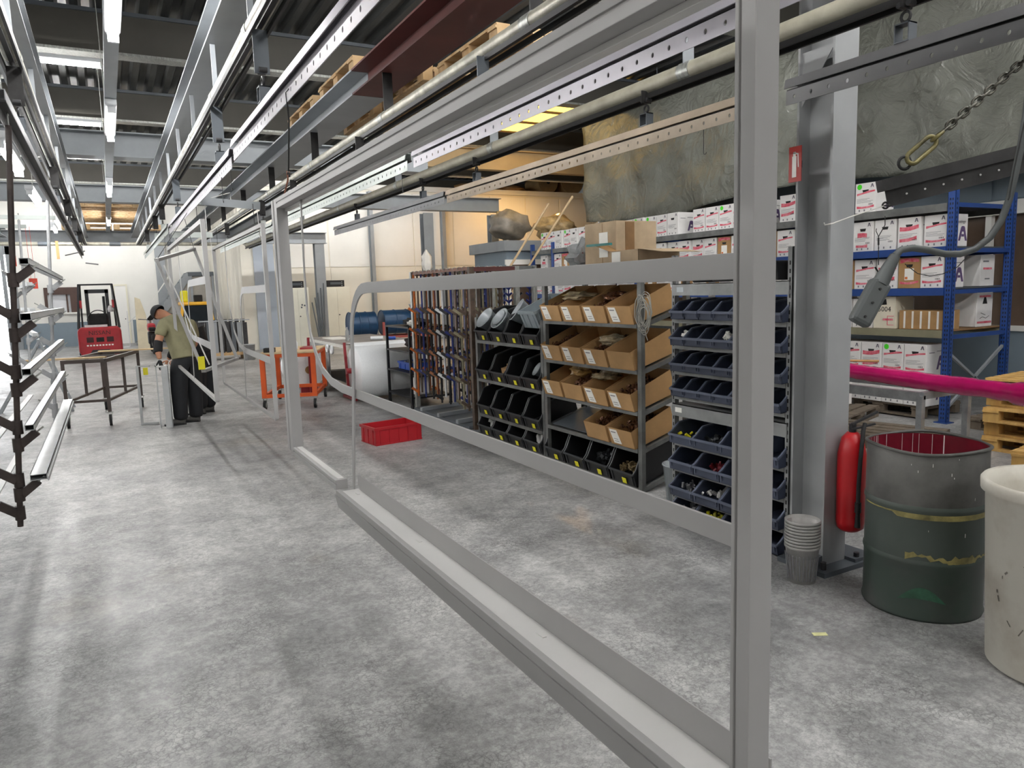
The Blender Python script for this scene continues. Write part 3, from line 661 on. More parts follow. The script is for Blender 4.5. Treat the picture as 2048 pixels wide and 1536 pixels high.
def rack(label, y0, y1, levels, top, cap=True):
    t = thing('picking_rack', label, 'rack', (4.05, (y0+y1)/2, 0), group='tilted picking racks')
    for y in (y0, y1):
        MB().box((3.815, y-.025, 0), (3.855, y+.025, top)).build('front_post', 'rack_steel', t, world=True)
        MB().box((4.30, y-.025, 0), (4.34, y+.025, top)).build('rear_post', 'rack_steel', t, world=True)
        for z in levels:
            a = shelf_pt(z, 0); b = shelf_pt(z, .49)
            MB().bar((a[0], y, a[1]-.02), (b[0], y, b[1]-.02), .03, .035).build('side_rail', 'rack_steel', t, world=True)
    for z in levels:
        a = shelf_pt(z, 0); b = shelf_pt(z, .49)
        MB().prism([(a[0]-.02, a[1]-.035), (b[0], b[1]-.035), (b[0], b[1]-.03), (a[0]-.015, a[1]-.03), (a[0]-.015, a[1]), (a[0]-.02, a[1])], 'y', y0+.026, y1-.026).build('shelf', 'rack_steel', t, world=True)
    if cap: MB().box((3.815, y0+.025, top-.04), (4.34, y1-.025, top)).build('top_shelf', 'rack_steel', t, world=True)
    return t
Y_A, Y_B, Y_C = 7.90, 6.36, 4.82
lv1 = [1.155, .70, .28, .035]
lv2 = [1.425, 1.04, .69, .37, .035]
rack('grey steel picking rack full of black bins', Y_B+.03, Y_A, lv1, 1.42, False)
rack('grey steel picking rack filled with open cardboard boxes', Y_C, Y_B-.03, lv2, 1.84)

def bin_mesh(w, d, h, lip, th=.004, rim=.012):
    """open-front storage bin; front at x=0 looking to -x, width along y"""
    mb = MB()
    mb.box((0, -w/2, 0), (d, w/2, th))
    mb.box((d-th, -w/2, 0), (d, w/2, h))
    prof = [(0, 0), (d, 0), (d, h), (d*.30, h), (d*.08, lip*1.25), (0, lip)]
    mb.prism(prof, 'y', -w/2, -w/2+th) if False else None
    for s in (-1, 1):
        a = s*w/2; b = s*(w/2-th)
        mb.prism(prof, 'y', min(a, b), max(a, b))
    mb.box((0, -w/2, 0), (th, w/2, lip))
    return mb
def make_bin(name, label, cat, w, d, h, lip, m, mr, sticker=None, group=None):
    t = thing(name, label, cat, (0,0,0), group=group)
    bin_mesh(w, d, h, lip).build('tub', m, t)
    r = MB(); o = .006
    top = [(-o, lip), (d*.08, lip*1.25), (d*.30, h), (d, h)]
    for s in (-1, 1):
        for (a, b) in zip(top[:-1], top[1:]):
            r.bar((a[0], s*(w/2-.002), a[1]), (b[0], s*(w/2-.002), b[1]), .012, .012)
    r.bar((-o, -w/2, lip), (-o, w/2, lip), .012, .016); r.bar((d, -w/2, h), (d, w/2, h), .012, .012)
    r.build('rim', mr, t)
    MB().box((-.008, -w*.42, .02), (0, -w*.40, lip)).box((-.008, w*.40, .02), (0, w*.42, lip)).build('rib', mr, t)
    if sticker:
        for (yy, zz, sw, sh, sm) in sticker:
            MB().box((-.012, yy-sw/2, zz-sh/2), (-.009, yy+sw/2, zz+sh/2)).build('sticker', sm, t)
    return t
def put(proto, used, loc, label, rot=None, group=None):
    if not used.get(proto.name):
        used[proto.name] = 1
        M = Matrix.Translation(Vector(loc)) @ (rot.to_matrix().to_4x4() if rot is not None else Matrix.Identity(4))
        proto.matrix_world = M; WM[proto.name] = M; proto['label'] = label
        if group: proto['group'] = group
        return proto
    return dup(proto, loc, label=label, rot=rot, group=group)
USED = {}
tilt_e = Euler((0, -TILT, 0))
black_bin = make_bin('parts_bin', 'x', 'bin', .345, .47, .27, .12, 'bin_black', 'bin_edge', [(-.03, .045, .055, .05, 'yellow_sticker')], 'black parts bins')
BINS = {}
rown = ['top', 'second', 'third', 'bottom']
wy = (Y_A-Y_B-.06)/4
for r_, z in enumerate(lv1):
    for k in range(4):
        y = Y_A-.03-wy*(k+.5)
        a = shelf_pt(z, -.02)
        BINS[r_, k] = put(black_bin, USED, (a[0], y, a[1]+.004), 'black bin, %s from the left in the %s row of the black bin rack' % (ORD[k], rown[r_]), tilt_e)
wz = (Y_B-Y_C-.06)/4
for k in range(4):
    a = shelf_pt(.035, -.02); y = Y_B-.03-wz*(k+.5)
    BINS[9, k] = put(black_bin, USED, (a[0], y, a[1]+.004), 'black bin, %s from the left on the floor under the cardboard boxes' % ORD[k], tilt_e)
# what the bins hold
mat('clear_plastic', 'c4ccd0', .25, 0, .06, 8, trans=.35)
mat('grey_crate', '8f9a9f', .45, 0, .06, 5)
def heap(loc, sx, sy, sz, m, n, label, cat, smin=.01, smax=.03, rot=None):
    mb = MB(); rnd = random.Random(int(abs(loc[1])*1000)+n)
    for i in range(n):
        c = Vector((rnd.uniform(-sx, sx), rnd.uniform(-sy, sy), rnd.uniform(0, sz)))
        s_ = rnd.uniform(smin, smax)
        Mx = Matrix.Translation(c) @ Euler((rnd.random()*6, rnd.random()*6, rnd.random()*6)).to_matrix().to_4x4()
        mb.box((-s_, -s_*.4, -s_*.4), (s_, s_*.4, s_*.4), Mx)
    Mo = Matrix.Translation(Vector(loc)) @ (rot.to_matrix().to_4x4() if rot else Matrix.Identity(4))
    mb.v = [Mo @ v for v in mb.v]
    o = mb.build('small_parts', m); tag(o, label, cat); o['kind'] = 'stuff'
    return o
def in_bin(z, k, y0, w, d, h): 
    y = y0-.03-w*(k+.5); a = shelf_pt(z, d); return (a[0], y, a[1]+h)
heap(in_bin(.035, 3, Y_B, wz, .16, .05), .13, .12, .05, mat('brass_bits', '8c7a58', .4, .3, .4, 50), 160, 'brass coloured fittings heaped in the rightmost floor bin', 'fittings')
heap(in_bin(.035, 2, Y_B, wz, .2, .05), .15, .12, .06, mat('steel_bits', '3f4245', .35, .6, .4, 50), 120, 'dark metal clips in the third floor bin', 'clips', .015, .05)
heap(in_bin(.035, 0, Y_A, wy, .16, .04), .1, .1, .06, 'powder_light', 26, 'white and grey fittings in the lower left black bin', 'fittings', .02, .05)
heap(in_bin(.035, 3, Y_A, wy, .12, .04), .05, .1, .05, 'powder_light', 18, 'pale offcuts in the lower right black bin', 'offcuts', .02, .07)
def bucket(label, c, axis, r0, r1, L, m='clear_plastic', n=20):
    c = Vector(c); ax = Vector(axis).normalized(); mb = MB()
    q = Vector((0,0,1)).rotation_difference(ax).to_matrix().to_4x4()
    mb.lathe([(0, 0), (r0, 0), (r1, L), (r1+.008, L), (r1+.008, L+.012), (r1-.004, L+.012), (r0-.004, .006), (0, .006)], (0,0,0), n)
    mb.v = [Matrix.Translation(c) @ q @ v for v in mb.v]
    return tag(mb.build('plastic_bucket', m), label, 'bucket')
for k, lb in ((0, 'clear bucket with a red mark, leftmost in the top black bins'), (1, 'clear bucket nested in the second top black bin')):
    y = Y_A-.03-wy*(k+.5); bucket(lb, (3.99, y, 1.30), (-1, 0, .75), .09, .125, .2)
    if k == 1: bucket('smaller clear bucket inside the second one', (3.96, y, 1.33), (-1, 0, .75), .07, .09, .17)
bucket('pale bucket lying behind the third top bin', (4.08, Y_A-.03-wy*2.3, 1.40), (-.8, .3, .6), .09, .13, .2)
# grey Euro crate on the rightmost top bin
def crate(label, c, L, W, H, m, rot=None, name='plastic_crate', th=.005):
    t = thing(name, label, 'crate', c, rot=rot or Euler((0,0,0)))
    mb = MB(); mb.box((-L/2, -W/2, 0), (L/2, W/2, th))
    for s in (-1, 1):
        a, b = sorted((s*W/2, s*(W/2-th))); mb.box((-L/2, a, 0), (L/2, b, H)); a, b = sorted((s*L/2, s*(L/2-th))); mb.box((a, -W/2, 0), (b, W/2, H))
    mb.build('shell', m, t)
    r = MB(); o = .014
    for s in (-1, 1):
        a, b = sorted((s*W/2, s*(W/2+o))); r.box((-L/2-o, a, H-.03), (L/2+o, b, H)); a, b = sorted((s*L/2, s*(L/2+o))); r.box((a, -W/2, H-.03), (b, W/2, H))
        a, b = sorted((s*W/2, s*(W/2+o*.7))); r.box((-L/2, a, 0), (L/2, b, .015))
    r.build('rim', m, t)
    for s in (-1, 1):
        for q in range(5):
            x = -L/2+L*(q+.5)/5; a, b = sorted((s*W/2, s*(W/2+.008))); MB().box((x-.004, a, .01), (x+.004, b, H-.03)).build('rib', m, t)
        for q in range(3):
            y = -W/2+W*(q+.5)/3; a, b = sorted((s*L/2, s*(L/2+.008))); MB().box((a, y-.004, .01), (b, y+.004, H-.03)).build('rib', m, t)
    return t
yk = Y_A-.03-wy*3.5
crate('grey ribbed plastic crate tipped on the rightmost top bin', (4.02, yk, 1.42), .42, .32, .19, 'grey_crate', Euler((0, -TILT-.12, 0)))
tag(MB().box((3.93, Y_A-.03-wy*1.5-.12, .86), (4.2, Y_A-.03-wy*1.5+.05, .90), None).build('folded_card', 'card'), 'folded cardboard piece lying in the second black bin row', 'cardboard')
tag(MB().prism([(3.85, .80), (3.99, .84), (3.97, .89), (3.84, .86)], 'y', Y_A-.03-wy*1.5-.1, Y_A-.03-wy*1.5+.02).build('card_offcut', 'card'), 'bent cardboard offcut standing in a second row black bin', 'cardboard')
bucket('small clear cup lying in the rightmost second row bin', (4.0, Y_A-.03-wy*3.4, .83), (-.7, .2, .5), .05, .07, .12)

# open cardboard boxes on the second rack
def make_box(w, d, h, m='card'):
    t = thing('cardboard_box', 'x', 'box', (0,0,0), group='open cardboard boxes on the tilted shelves')
    th = .004; hf = h*.80; mb = MB()
    mb.box((0, -w/2, 0), (d, w/2, th)); mb.box((d-th, -w/2, 0), (d, w/2, h*1.05)); mb.box((0, -w/2, 0), (th, w/2, hf))
    prof = [(0, 0), (d, 0), (d, h*1.05), (d*.1, hf*1.04), (0, hf)]
    for s in (-1, 1):
        a, b = sorted((s*w/2, s*(w/2-th))); mb.prism(prof, 'y', a, b)
    mb.build('carton', m, t)
    return t
def box_extra(t, w, h, kind):
    if kind: 
        f = MB().prism([(-w*.0+w*.42, h*.74), (w*.12, h*.74), (w*.02, .02), (w*.33, .02)], 'x', -.004, -.001).build('label_sheet', 'paper', t)
        MB().box((-.006, w*.16, h*.6), (-.004, w*.36, h*.64)).box((-.006, w*.12, h*.30), (-.004, w*.30, h*.32)).box((-.006, w*.10, h*.2), (-.004, w*.28, h*.22)).build('print', 'print_grey', f)
def small_box(loc, label, kind, w=.335, d=.46, h=.2, rot=None, m='card'):
    key = 'c%d%s' % (kind, m)
    if key not in USED:
        USED[key] = make_box(w, d, h, m); box_extra(USED[key], w, h, kind)
    return put(USED[key], USED, loc, label, rot or tilt_e)
labeled = {(0,0):1,(0,1):1,(0,2):1,(0,3):1,(1,0):1,(1,1):1,(1,2):1,(1,3):0,(2,0):1,(2,1):0,(2,2):1,(2,3):1,(3,2):0,(3,3):1}
rb = ['top', 'second', 'third', 'lowest']
for r_ in range(4):
    for k in range(4):
        if (r_, k) not in labeled: continue
        z = lv2[r_]; y = Y_B-.03-wz*(k+.5); a = shelf_pt(z, -.03)
        small_box((a[0], y, a[1]+.004), 'open cardboard box %s the white sheet, %s from left in the %s box row' % ('with' if labeled[r_, k] else 'lacking', ORD[k], rb[r_]), labeled[r_, k])
        if (r_, k) in ((0,0),(0,2),(1,0),(1,2),(2,1),(3,2),(3,3),(2,3)):
            heap((*shelf_pt(z, .2), 0) and (shelf_pt(z, .22)[0], y, shelf_pt(z, .22)[1]+.09), .17, .135, .05, 'copper_bits', 170, 'small copper brown parts heaped in box %s of the %s box row' % (ORD[k], rb[r_]), 'parts', .008, .025, tilt_e)
def crumple(label, c, sx, sy, sz, m, seed, cat='plastic bag', name='plastic_bag'):
    bm = bmesh.new(); bmesh.ops.create_icosphere(bm, subdivisions=3, radius=1); rnd = random.Random(seed)
    ph = [rnd.uniform(0, 6) for _ in range(9)]
    for v in bm.verts:
        p = v.co.copy(); k = 1+.16*math.sin(5*p.x+ph[0])*math.sin(6*p.y+ph[1])+.12*math.sin(9*p.z+ph[2]+4*p.x)+rnd.uniform(-.06, .06)
        v.co = Vector((p.x*sx*k, p.y*sy*k, p.z*sz*k))
    me = bpy.data.meshes.new(name); bm.to_mesh(me); bm.free(); me.materials.append(MATS[m])
    if name in ('foam_bundle', 'work_bag', 'white_rag', 'storage_sack', 'tool_pile'): me.polygons.foreach_set('use_smooth', [True]*len(me.polygons))
    o = bpy.data.objects.new(name, me); COL.objects.link(o); o.location = c; WM[o.name] = Matrix.Translation(Vector(c))
    return tag(o, label, cat)
mat('film', 'b9a98a', .25, 0, .2, 20, trans=.2)
mat('film_brown', 'b8935a', .3, 0, .25, 14)
mat('film_clear', 'd5d9db', .15, 0, .1, 14, trans=.55)
def bag_at(z, k, d, h): a = shelf_pt(z, d); return (a[0], Y_B-.03-wz*(k+.5), a[1]+h)
crumple('crumpled clear bag of fixings bulging from the first top row box', bag_at(1.425, .45, .2, .17), .17, .16, .05, 'film', 3)
crumple('dark bag of fixings in the third top row box', bag_at(1.425, 2.1, .22, .16), .16, .13, .05, 'copper_bits', 4)
crumple('crumpled clear bag in the third box of the second row', bag_at(1.04, 2.0, .16, .17), .12, .13, .05, 'film', 5)
crumple('brown paper sticking up from the first third-row box', bag_at(.69, .55, .2, .19), .13, .11, .06, 'film_brown', 6, 'paper', 'wrapping_paper')
crumple('glossy bag lying in the third box of the third row', bag_at(.69, 1.6, .2, .17), .14, .13, .04, 'film', 8)
# boxes on top of the rack
def tall_box(label, a, b, m='card_pale', flaps=False, sheet=None):
    t = thing('cardboard_carton', label, 'box', ((a[0]+b[0])/2, (a[1]+b[1])/2, a[2]))
    MB().box(a, b).build('carton', m, t, world=True, bevel=.004)
    return t
bx = tall_box('large brown carton on top of the cardboard box rack', (3.95, 5.30, 1.845), (4.40, 5.78, 2.31))
MB().box((3.947, 5.42, 2.0), (3.95, 5.55, 2.22)).build('label_sheet', 'paper', bx, world=True)
MB().box((3.948, 5.50, 1.86), (3.949, 5.505, 2.3)).build('seam', 'card_dark', bx, world=True)
MB().box((4.05, 5.297, 1.86), (4.15, 5.3, 2.3)).build('tape', 'card_dark', bx, world=True)
b2 = thing('cardboard_carton', 'low open carton with raised flaps in front of the large one', 'box', (4.0, 5.05, 1.84))
MB().box((3.86, 4.88, 1.843), (4.30, 5.28, 1.85)).box((3.86, 4.88, 1.843), (3.864, 5.28, 2.04)).box((4.296, 4.88, 1.843), (4.30, 5.28, 2.04)).box((3.86, 4.88, 1.843), (4.30, 4.884, 2.04)).box((3.86, 5.276, 1.843), (4.30, 5.28, 2.04)).build('carton', 'card_pale', b2, world=True)
MB().add([(3.86, 4.88, 2.04), (4.30, 4.88, 2.04), (4.32, 4.62, 2.0), (3.9, 4.62, 2.0)], [(0,1,2,3)]).add([(3.86, 4.88, 2.043), (4.30, 4.88, 2.043), (4.32, 4.62, 2.003), (3.9, 4.62, 2.003)], [(3,2,1,0)]).build('flap', 'card_pale', b2, world=True)
MB().add([(3.86, 5.28, 2.04), (4.30, 5.28, 2.04), (4.2, 5.42, 2.1), (3.8, 5.42, 2.1)], [(0,1,2,3)]).add([(3.86, 5.28, 2.043), (4.30, 5.28, 2.043), (4.2, 5.42, 2.103), (3.8, 5.42, 2.103)], [(3,2,1,0)]).build('flap', 'card', b2, world=True)
MB().box((3.857, 5.12, 1.86), (3.86, 5.24, 2.03)).build('label_sheet', 'paper', b2, world=True)
tag(MB().bar((3.82, 5.55, 2.105), (3.82, 5.2, 2.10), .03, .02).build('green_strip', mat('teal_plastic', '2c7a78', .4, 0, .05, 6)), 'teal plastic strip lying on the cartons on top of the rack', 'strip')
crumple('clear bag of small red parts left of the large carton', (4.1, 6.02, 2.02), .16, .14, .17, 'film_clear', 11)
crumple('clear bag of white strips standing behind the red parts bag', (4.2, 5.95, 2.14), .1, .12, .2, 'film_clear', 12)
heap((4.1, 6.02, 1.92), .11, .09, .16, mat('red_bits', '8e3d33', .5, 0, .4, 40), 90, 'small dark red parts inside the clear bag', 'parts', .01, .03)
# coil of grey cable on the rack's right post
cc = pX(1287, 628, 3.76); mb = MB()
for i in range(11):
    o = Vector((random.uniform(-.02, .02), random.uniform(-.025, .025), random.uniform(-.07, .05))); rz_, ry_ = random.uniform(.075, .10), random.uniform(.05, .072)
    mb.tube([cc+o+Vector((random.uniform(-.006, .006), ry_*math.cos(a*PI/9), rz_*1.35*math.sin(a*PI/9))) for a in range(18)], .0035, 6, closed=True)
mb.tube([cc+Vector((0, -.02, -.1)), cc+Vector((-.01, -.04, -.17)), cc+Vector((0, -.05, -.21))], .0035, 6)
tag(mb.build('cable_coil', mat('cable_grey', '9b9a92', .5, 0, .05, 9)), 'coil of thin grey cable hung on the right post of the box rack', 'cable')
# nuts-and-bolts tray sitting empty on the lowest box shelf
a = shelf_pt(.37, .02); b = shelf_pt(.37, .47)
tag(MB().prism([(a[0], a[1]+.002), (b[0], b[1]+.002), (b[0], b[1]+.008), (a[0], a[1]+.008)], 'y', Y_B-.08-2*wz, Y_B-.1).build('metal_tray', 'steel_dark'), 'empty dark metal sheet on the lowest box shelf', 'tray')

# ================================================================== narrow rack of navy bins
NX, NY0, NY1 = 3.66, 3.16, 4.22
t = thing('bin_cabinet', 'narrow grey steel rack stacked with rows of navy bins', 'rack', (3.85, 3.7, 0))
mat('rack_light', '8e9090', .45, .25, .12, 5)
for y in (NY0, NY1):
    p_ = MB().box((NX, y-.018, 0), (NX+.004, y+.018, 1.95)).box((NX, y-.018, 0), (NX+.036, y-.014, 1.95)).build('front_post', 'rack_light', t, world=True)
    hl = MB()
    for i in range(37): hl.box((NX-.002, y-.005, .04+i*.05), (NX-.0005, y+.005, .065+i*.05))
    hl.build('post_slots', 'black', p_, world=True, kind='stuff')
    MB().box((NX+.36, y-.018, 0), (NX+.396, y+.018, 1.95)).build('rear_post', 'rack_light', t, world=True)
rows_small = [1.49, 1.30, 1.11, .925]; rows_big = [.575, .375, .175, .01]
for z in rows_small+rows_big:
    MB().prism([(NX-.005, z-.03), (NX, z-.03), (NX, z-.004), (NX+.39, z+.02), (NX+.39, z+.024), (NX-.005, z+.0)], 'y', NY0+.018, NY1-.018).build('shelf', 'rack_light', t, world=True)
MB().box((NX-.01, NY0, 1.66), (NX+.0, NY1, 1.745)).box((NX-.01, NY0, 1.74), (NX+.39, NY1, 1.745)).build('header_panel', 'rack_light', t, world=True)
MB().box((NX-.012, NY1-.12, 1.685), (NX-.01, NY1-.05, 1.72)).build('maker_plate', 'steel_light', t, world=True)
MB().box((NX-.01, NY0, .77), (NX, NY1, .86)).box((NX-.01, NY0, .855), (NX+.39, NY1, .86)).build('middle_panel', 'rack_light', t, world=True)
MB().box((NX-.012, NY1-.1, .80), (NX-.01, NY1-.03, .835)).build('maker_plate', 'paper', t, world=True)
MB().box((NX+.392, NY0, .0), (NX+.396, NY1, 1.2)).build('back_sheet', 'steel_dark', t, world=True)
nb = make_bin('parts_bin', 'x', 'bin', .148, .30, .115, .055, 'bin_navy', 'bin_navy_rim', None, 'navy parts bins')
ng = make_bin('parts_bin', 'x', 'bin', .255, .34, .135, .065, 'bin_navy', 'bin_navy_rim', None, 'navy parts bins')
te2 = Euler((0, -.10, 0))
for r_, z in enumerate(rows_small):
    for k in range(7):
        y = NY1-.022-.1475*(k+.5)+random.uniform(-.004, .004)
        put(nb, USED, (NX-.05, y, z+.0), 'small navy bin, %s from the left in row %s of the navy bin rack' % (ORD[k], ['one', 'two', 'three', 'four'][r_]), Euler((0, -.10, random.uniform(-.05, .05))))
for r_, z in enumerate(rows_big):
    for k in range(4):
        y = NY1-.022-.258*(k+.5)
        put(ng, USED, (NX-.06, y, z+.0), 'wide navy bin, %s from the left in row %s of the navy bin rack' % (ORD[k], ['five', 'six', 'seven', 'eight'][r_]), Euler((0, -.08, random.uniform(-.04, .04))))
for (r_, k, m, n, lb) in ((0, 0, 'yellow_sticker', 14, 'yellowish caps in the upper left wide navy bin'), (1, 1, 'red_caps', 22, 'red caps in the second wide navy bin'), (2, 0, 'print_grey', 22, 'grey knobs in a lower wide navy bin'), (2, 1, 'powder_light', 18, 'pale blocks in a lower wide navy bin'), (3, 0, 'print_grey', 30, 'grey plugs in the floor level navy bin'), (3, 1, 'yellow_sticker', 16, 'yellow and grey plugs in the second floor level navy bin'), (0, 1, 'steel_bits', 30, 'dark screws in the second wide navy bin of row five')):
    if m == 'red_caps': mat('red_caps', '8c2430', .5, 0, .2, 20)
    heap((NX+.09, NY1-.022-.258*(k+.5), rows_big[r_]+.04), .1, .1, .035, m, n, lb, 'parts', .012, .03)
for (k, r_, lb) in ((0, 1, 'white crumpled cloth in the leftmost bin of row two'), (3, 1, 'pale fittings in the fourth bin of row two')):
    heap((NX+.04, NY1-.022-.1475*(k+.5), rows_small[r_]+.06), .05, .05, .03, 'paper', 10, lb, 'cloth' if k == 0 else 'fittings', .015, .03)
t = thing('tote_lid', 'black round lid lying on top of the navy bin rack', 'lid', (3.85, 3.95, 1.75))
MB().lathe([(0, 0), (.16, 0), (.17, .02), (.17, .05), (.15, .06), (0, .06)], (3.85, 3.98, 1.75), 24).build('disc', 'bin_black', t, world=True)
MB().lathe([(0, .06), (.10, .06), (.10, .075), (0, .075)], (3.85, 3.98, 1.75), 20).build('boss', 'bin_edge', t, world=True)
tag(MB().prism([(3.62, 1.75), (4.02, 1.75), (4.04, 1.87), (3.60, 1.87), (3.60, 1.84)], 'y', 3.22, 3.78).build('black_tote', 'bin_black', bevel=.01), 'black plastic tote on top of the navy bin rack', 'tote')
# clear box on the floor between both racks
bucket('clear plastic tub on the floor between box rack and navy bins', (3.93, 4.45, 0), (0, 0, 1), .11, .14, .3)
# ================================================================== drums, barrel, cups at the column
mat('drum_green', '3f4a44', .5, .1, .2, 4.0, col2='54534e', thr=(.4, .6))
mat('drum_grey', '5b5a57', .5, .15, .2, 5.0)
mat('drum_inside', '5d1220', .3, 0, .3, 5.0, col2='7d1c2c')
mat('tape_ochre', '9a8f58', .55, 0, .3, 9)
mat('splash_white', 'e0dcd8', .5, 0, .1, 9)
DC = Vector((3.735, 2.31, 0))
def prof_shell(rows): return rows
t = thing('steel_drum', 'grey and green painted steel drum with dark red inside', 'drum', DC)
n_ = 48
MB().lathe([(0, .015), (.275, .015), (.288, .0), (.292, .012), (.286, .03), (.286, .28), (.292, .295), (.292, .305), (.286, .32)], DC, n_).build('lower_body', mat('drum_low', '484b48', .5, .1, .15, 3, col2='3c4841', thr=(.42, .62)), t, world=True)
MB().lathe([(.286, .32), (.286, .56), (.292, .575), (.292, .585), (.286, .60)], DC, n_).build('middle_body', mat('drum_mid', '4a514c', .5, .1, .15, 3, col2='414a45'), t, world=True)
MB().lathe([(.286, .60), (.286, .865), (.280, .872)], DC, n_).build('upper_body', 'drum_grey', t, world=True)
MB().lathe([(.279, .02), (.279, .87)], DC, n_).lathe([(0, .022), (.279, .022)], DC, n_).build('inside', 'drum_inside', t, world=True)
MB().tube([DC+Vector((.288*math.cos(a*PI/24), .288*math.sin(a*PI/24)*(1.0), .875+.008*math.sin(a*PI/12*1.5))) for a in range(48)], .009, 8, closed=True).build('rim', 'drum_grey', t, world=True)
def wrap(r, zf, a0, a1, m, name, n=26):
    mb = MB(); vs = []
    for i in range(n+1):
        a = a0+(a1-a0)*i/n; z0, z1 = zf(i/n)
        for rr in (r, r+.0015):
            vs += [DC+Vector((rr*math.cos(a), rr*math.sin(a), z0)), DC+Vector((rr*math.cos(a), rr*math.sin(a), z1))]
    fs = []
    for i in range(n):
        k = 4*i; fs += [(k+2, k+6, k+7, k+3), (k, k+1, k+5, k+4), (k+1, k+3, k+7, k+5), (k, k+4, k+6, k+2)]
    mb.add(vs, fs); return mb.build(name, m, t, world=True)
rnd = random.Random(5)
A0, A1 = math.radians(135), math.radians(275)
j1 = [rnd.uniform(-.012, .012) for _ in range(40)]
wrap(.2875, lambda u: (.535+.02*j1[int(u*26)]*40*.1+ (.02 if u < .3 else 0), .562), A0+.1, A1+.3, 'tape_ochre', 'tape_band')
wrap(.2875, lambda u: (.315+j1[int(u*26)]+.02*math.sin(u*9), .345+j1[39-int(u*26)]+.01*math.sin(u*14)), math.radians(196), A1+.35, 'tape_ochre', 'tape_band')
wrap(.2875, lambda u: (.10+.02*math.sin(u*3.1), .10+.02*math.sin(u*3.1)+.06*math.sin(u*PI)), math.radians(190), math.radians(235), mat('rub_green', '335f48', .55, 0, .35, 7), 'rubbed_patch')
for (a, z0, z1, w) in [(math.radians(rnd.uniform(10, 110)), .62+rnd.uniform(0, .2), .868, rnd.uniform(.002, .006)) for i in range(10)]+[(math.radians(118+i*3.2), .60+rnd.uniform(0, .18), .868, rnd.uniform(.004, .018)) for i in range(9)]:
    c_ = DC+Vector((.2785*math.cos(a), .2785*math.sin(a), 0)); tn = Vector((-math.sin(a), math.cos(a), 0)); nn_ = Vector((-math.cos(a), -math.sin(a), 0))*.001
    MB().add([c_-tn*w/2+Vector((0,0,z0))+nn_, c_+tn*w/2+Vector((0,0,z0+.02))+nn_, c_+tn*w/2+Vector((0,0,z1))+nn_, c_-tn*w/2+Vector((0,0,z1))+nn_], [(0,1,2,3)]).build('paint_drip', 'splash_white', t, world=True)
for i in range(9):
    a = math.radians(rnd.uniform(195, 262)); z = rnd.uniform(.40, .85); h_ = rnd.uniform(.006, .025); w = rnd.uniform(.0015, .0035)
    c_ = DC+Vector((.2868*math.cos(a), .2868*math.sin(a), z)); tn = Vector((-math.sin(a), math.cos(a), 0))
    MB().cbox((0,0,0), (.001, w, h_), Matrix.Translation(c_) @ Matrix.Rotation(a, 4, 'Z')).build('paint_speck', 'splash_white', t, world=True)
# white barrel at the right edge
mat('barrel_white', 'd3cfc4', .55, 0, .10, 3.0, col2='b3aa9c', thr=(.22, .5))
WB = Vector((3.545, 1.565, 0))
t = thing('plastic_barrel', 'white stained plastic barrel at the right edge', 'barrel', WB)
MB().lathe([(0, .0), (.245, 0), (.268, .02), (.300, .80), (.318, .802), (.320, .845), (.312, .855), (.296, .85), (.285, .78), (.255, .03), (0, .02)], WB, 48).build('shell', 'barrel_white', t, world=True)
rnd = random.Random(9)
for i in range(12):
    a = math.radians(rnd.uniform(150, 250)); z = rnd.uniform(.1, .75); rr = .268+.032*(z/.8)+.001
    c_ = WB+Vector((rr*math.cos(a), rr*math.sin(a), z))
    MB().cbox((0,0,0), (.001, rnd.uniform(.003, .008), rnd.uniform(.01, .045)), Matrix.Translation(c_) @ Matrix.Rotation(a, 4, 'Z') @ Matrix.Rotation(rnd.uniform(-.8, .8), 4, 'X')).build('dirt_mark', mat('dirt_grey', '6f6a62', .7, 0, .2, 20), t, world=True)
# stack of clear mixing cups
SC_ = Vector((3.43, 2.84, 0))
mat('cup_clear', 'b9b7b4', .3, 0, .1, 20, trans=.3)
for i in range(9):
    z = .0+i*.0185
    t = thing('mixing_cup', 'clear mixing cup, %s from the bottom of the nested stack' % ORD[i], 'cup', SC_+Vector((0, 0, z)), group='nested stack of clear cups')
    MB().lathe([(0, 0), (.076, 0), (.092, .205), (.1, .208), (.1, .222), (.094, .222), (.075, .006), (0, .006)], SC_+Vector((0,0,z)), 28).build('cup_wall', 'cup_clear', t, world=True)
    if i == 0:
        for k in range(14):
            a = PI*.75+k*PI/14
            MB().bar(SC_+Vector((.078*math.cos(a), .078*math.sin(a), .02)), SC_+Vector((.0905*math.cos(a), .0905*math.sin(a), .17)), .004).build('paint_run', 'print_grey', t, world=True)
tag(MB().box((0, 0, 0), (.07, .03, .003), Matrix.Translation(pZ(1628, 1272)) @ Matrix.Rotation(-.5, 4, 'Z')).build('tape_scrap', mat('scrap_yellow', 'd9d9a0', .6, 0, .1, 20)), 'small pale yellow scrap on the floor before the drum', 'scrap')
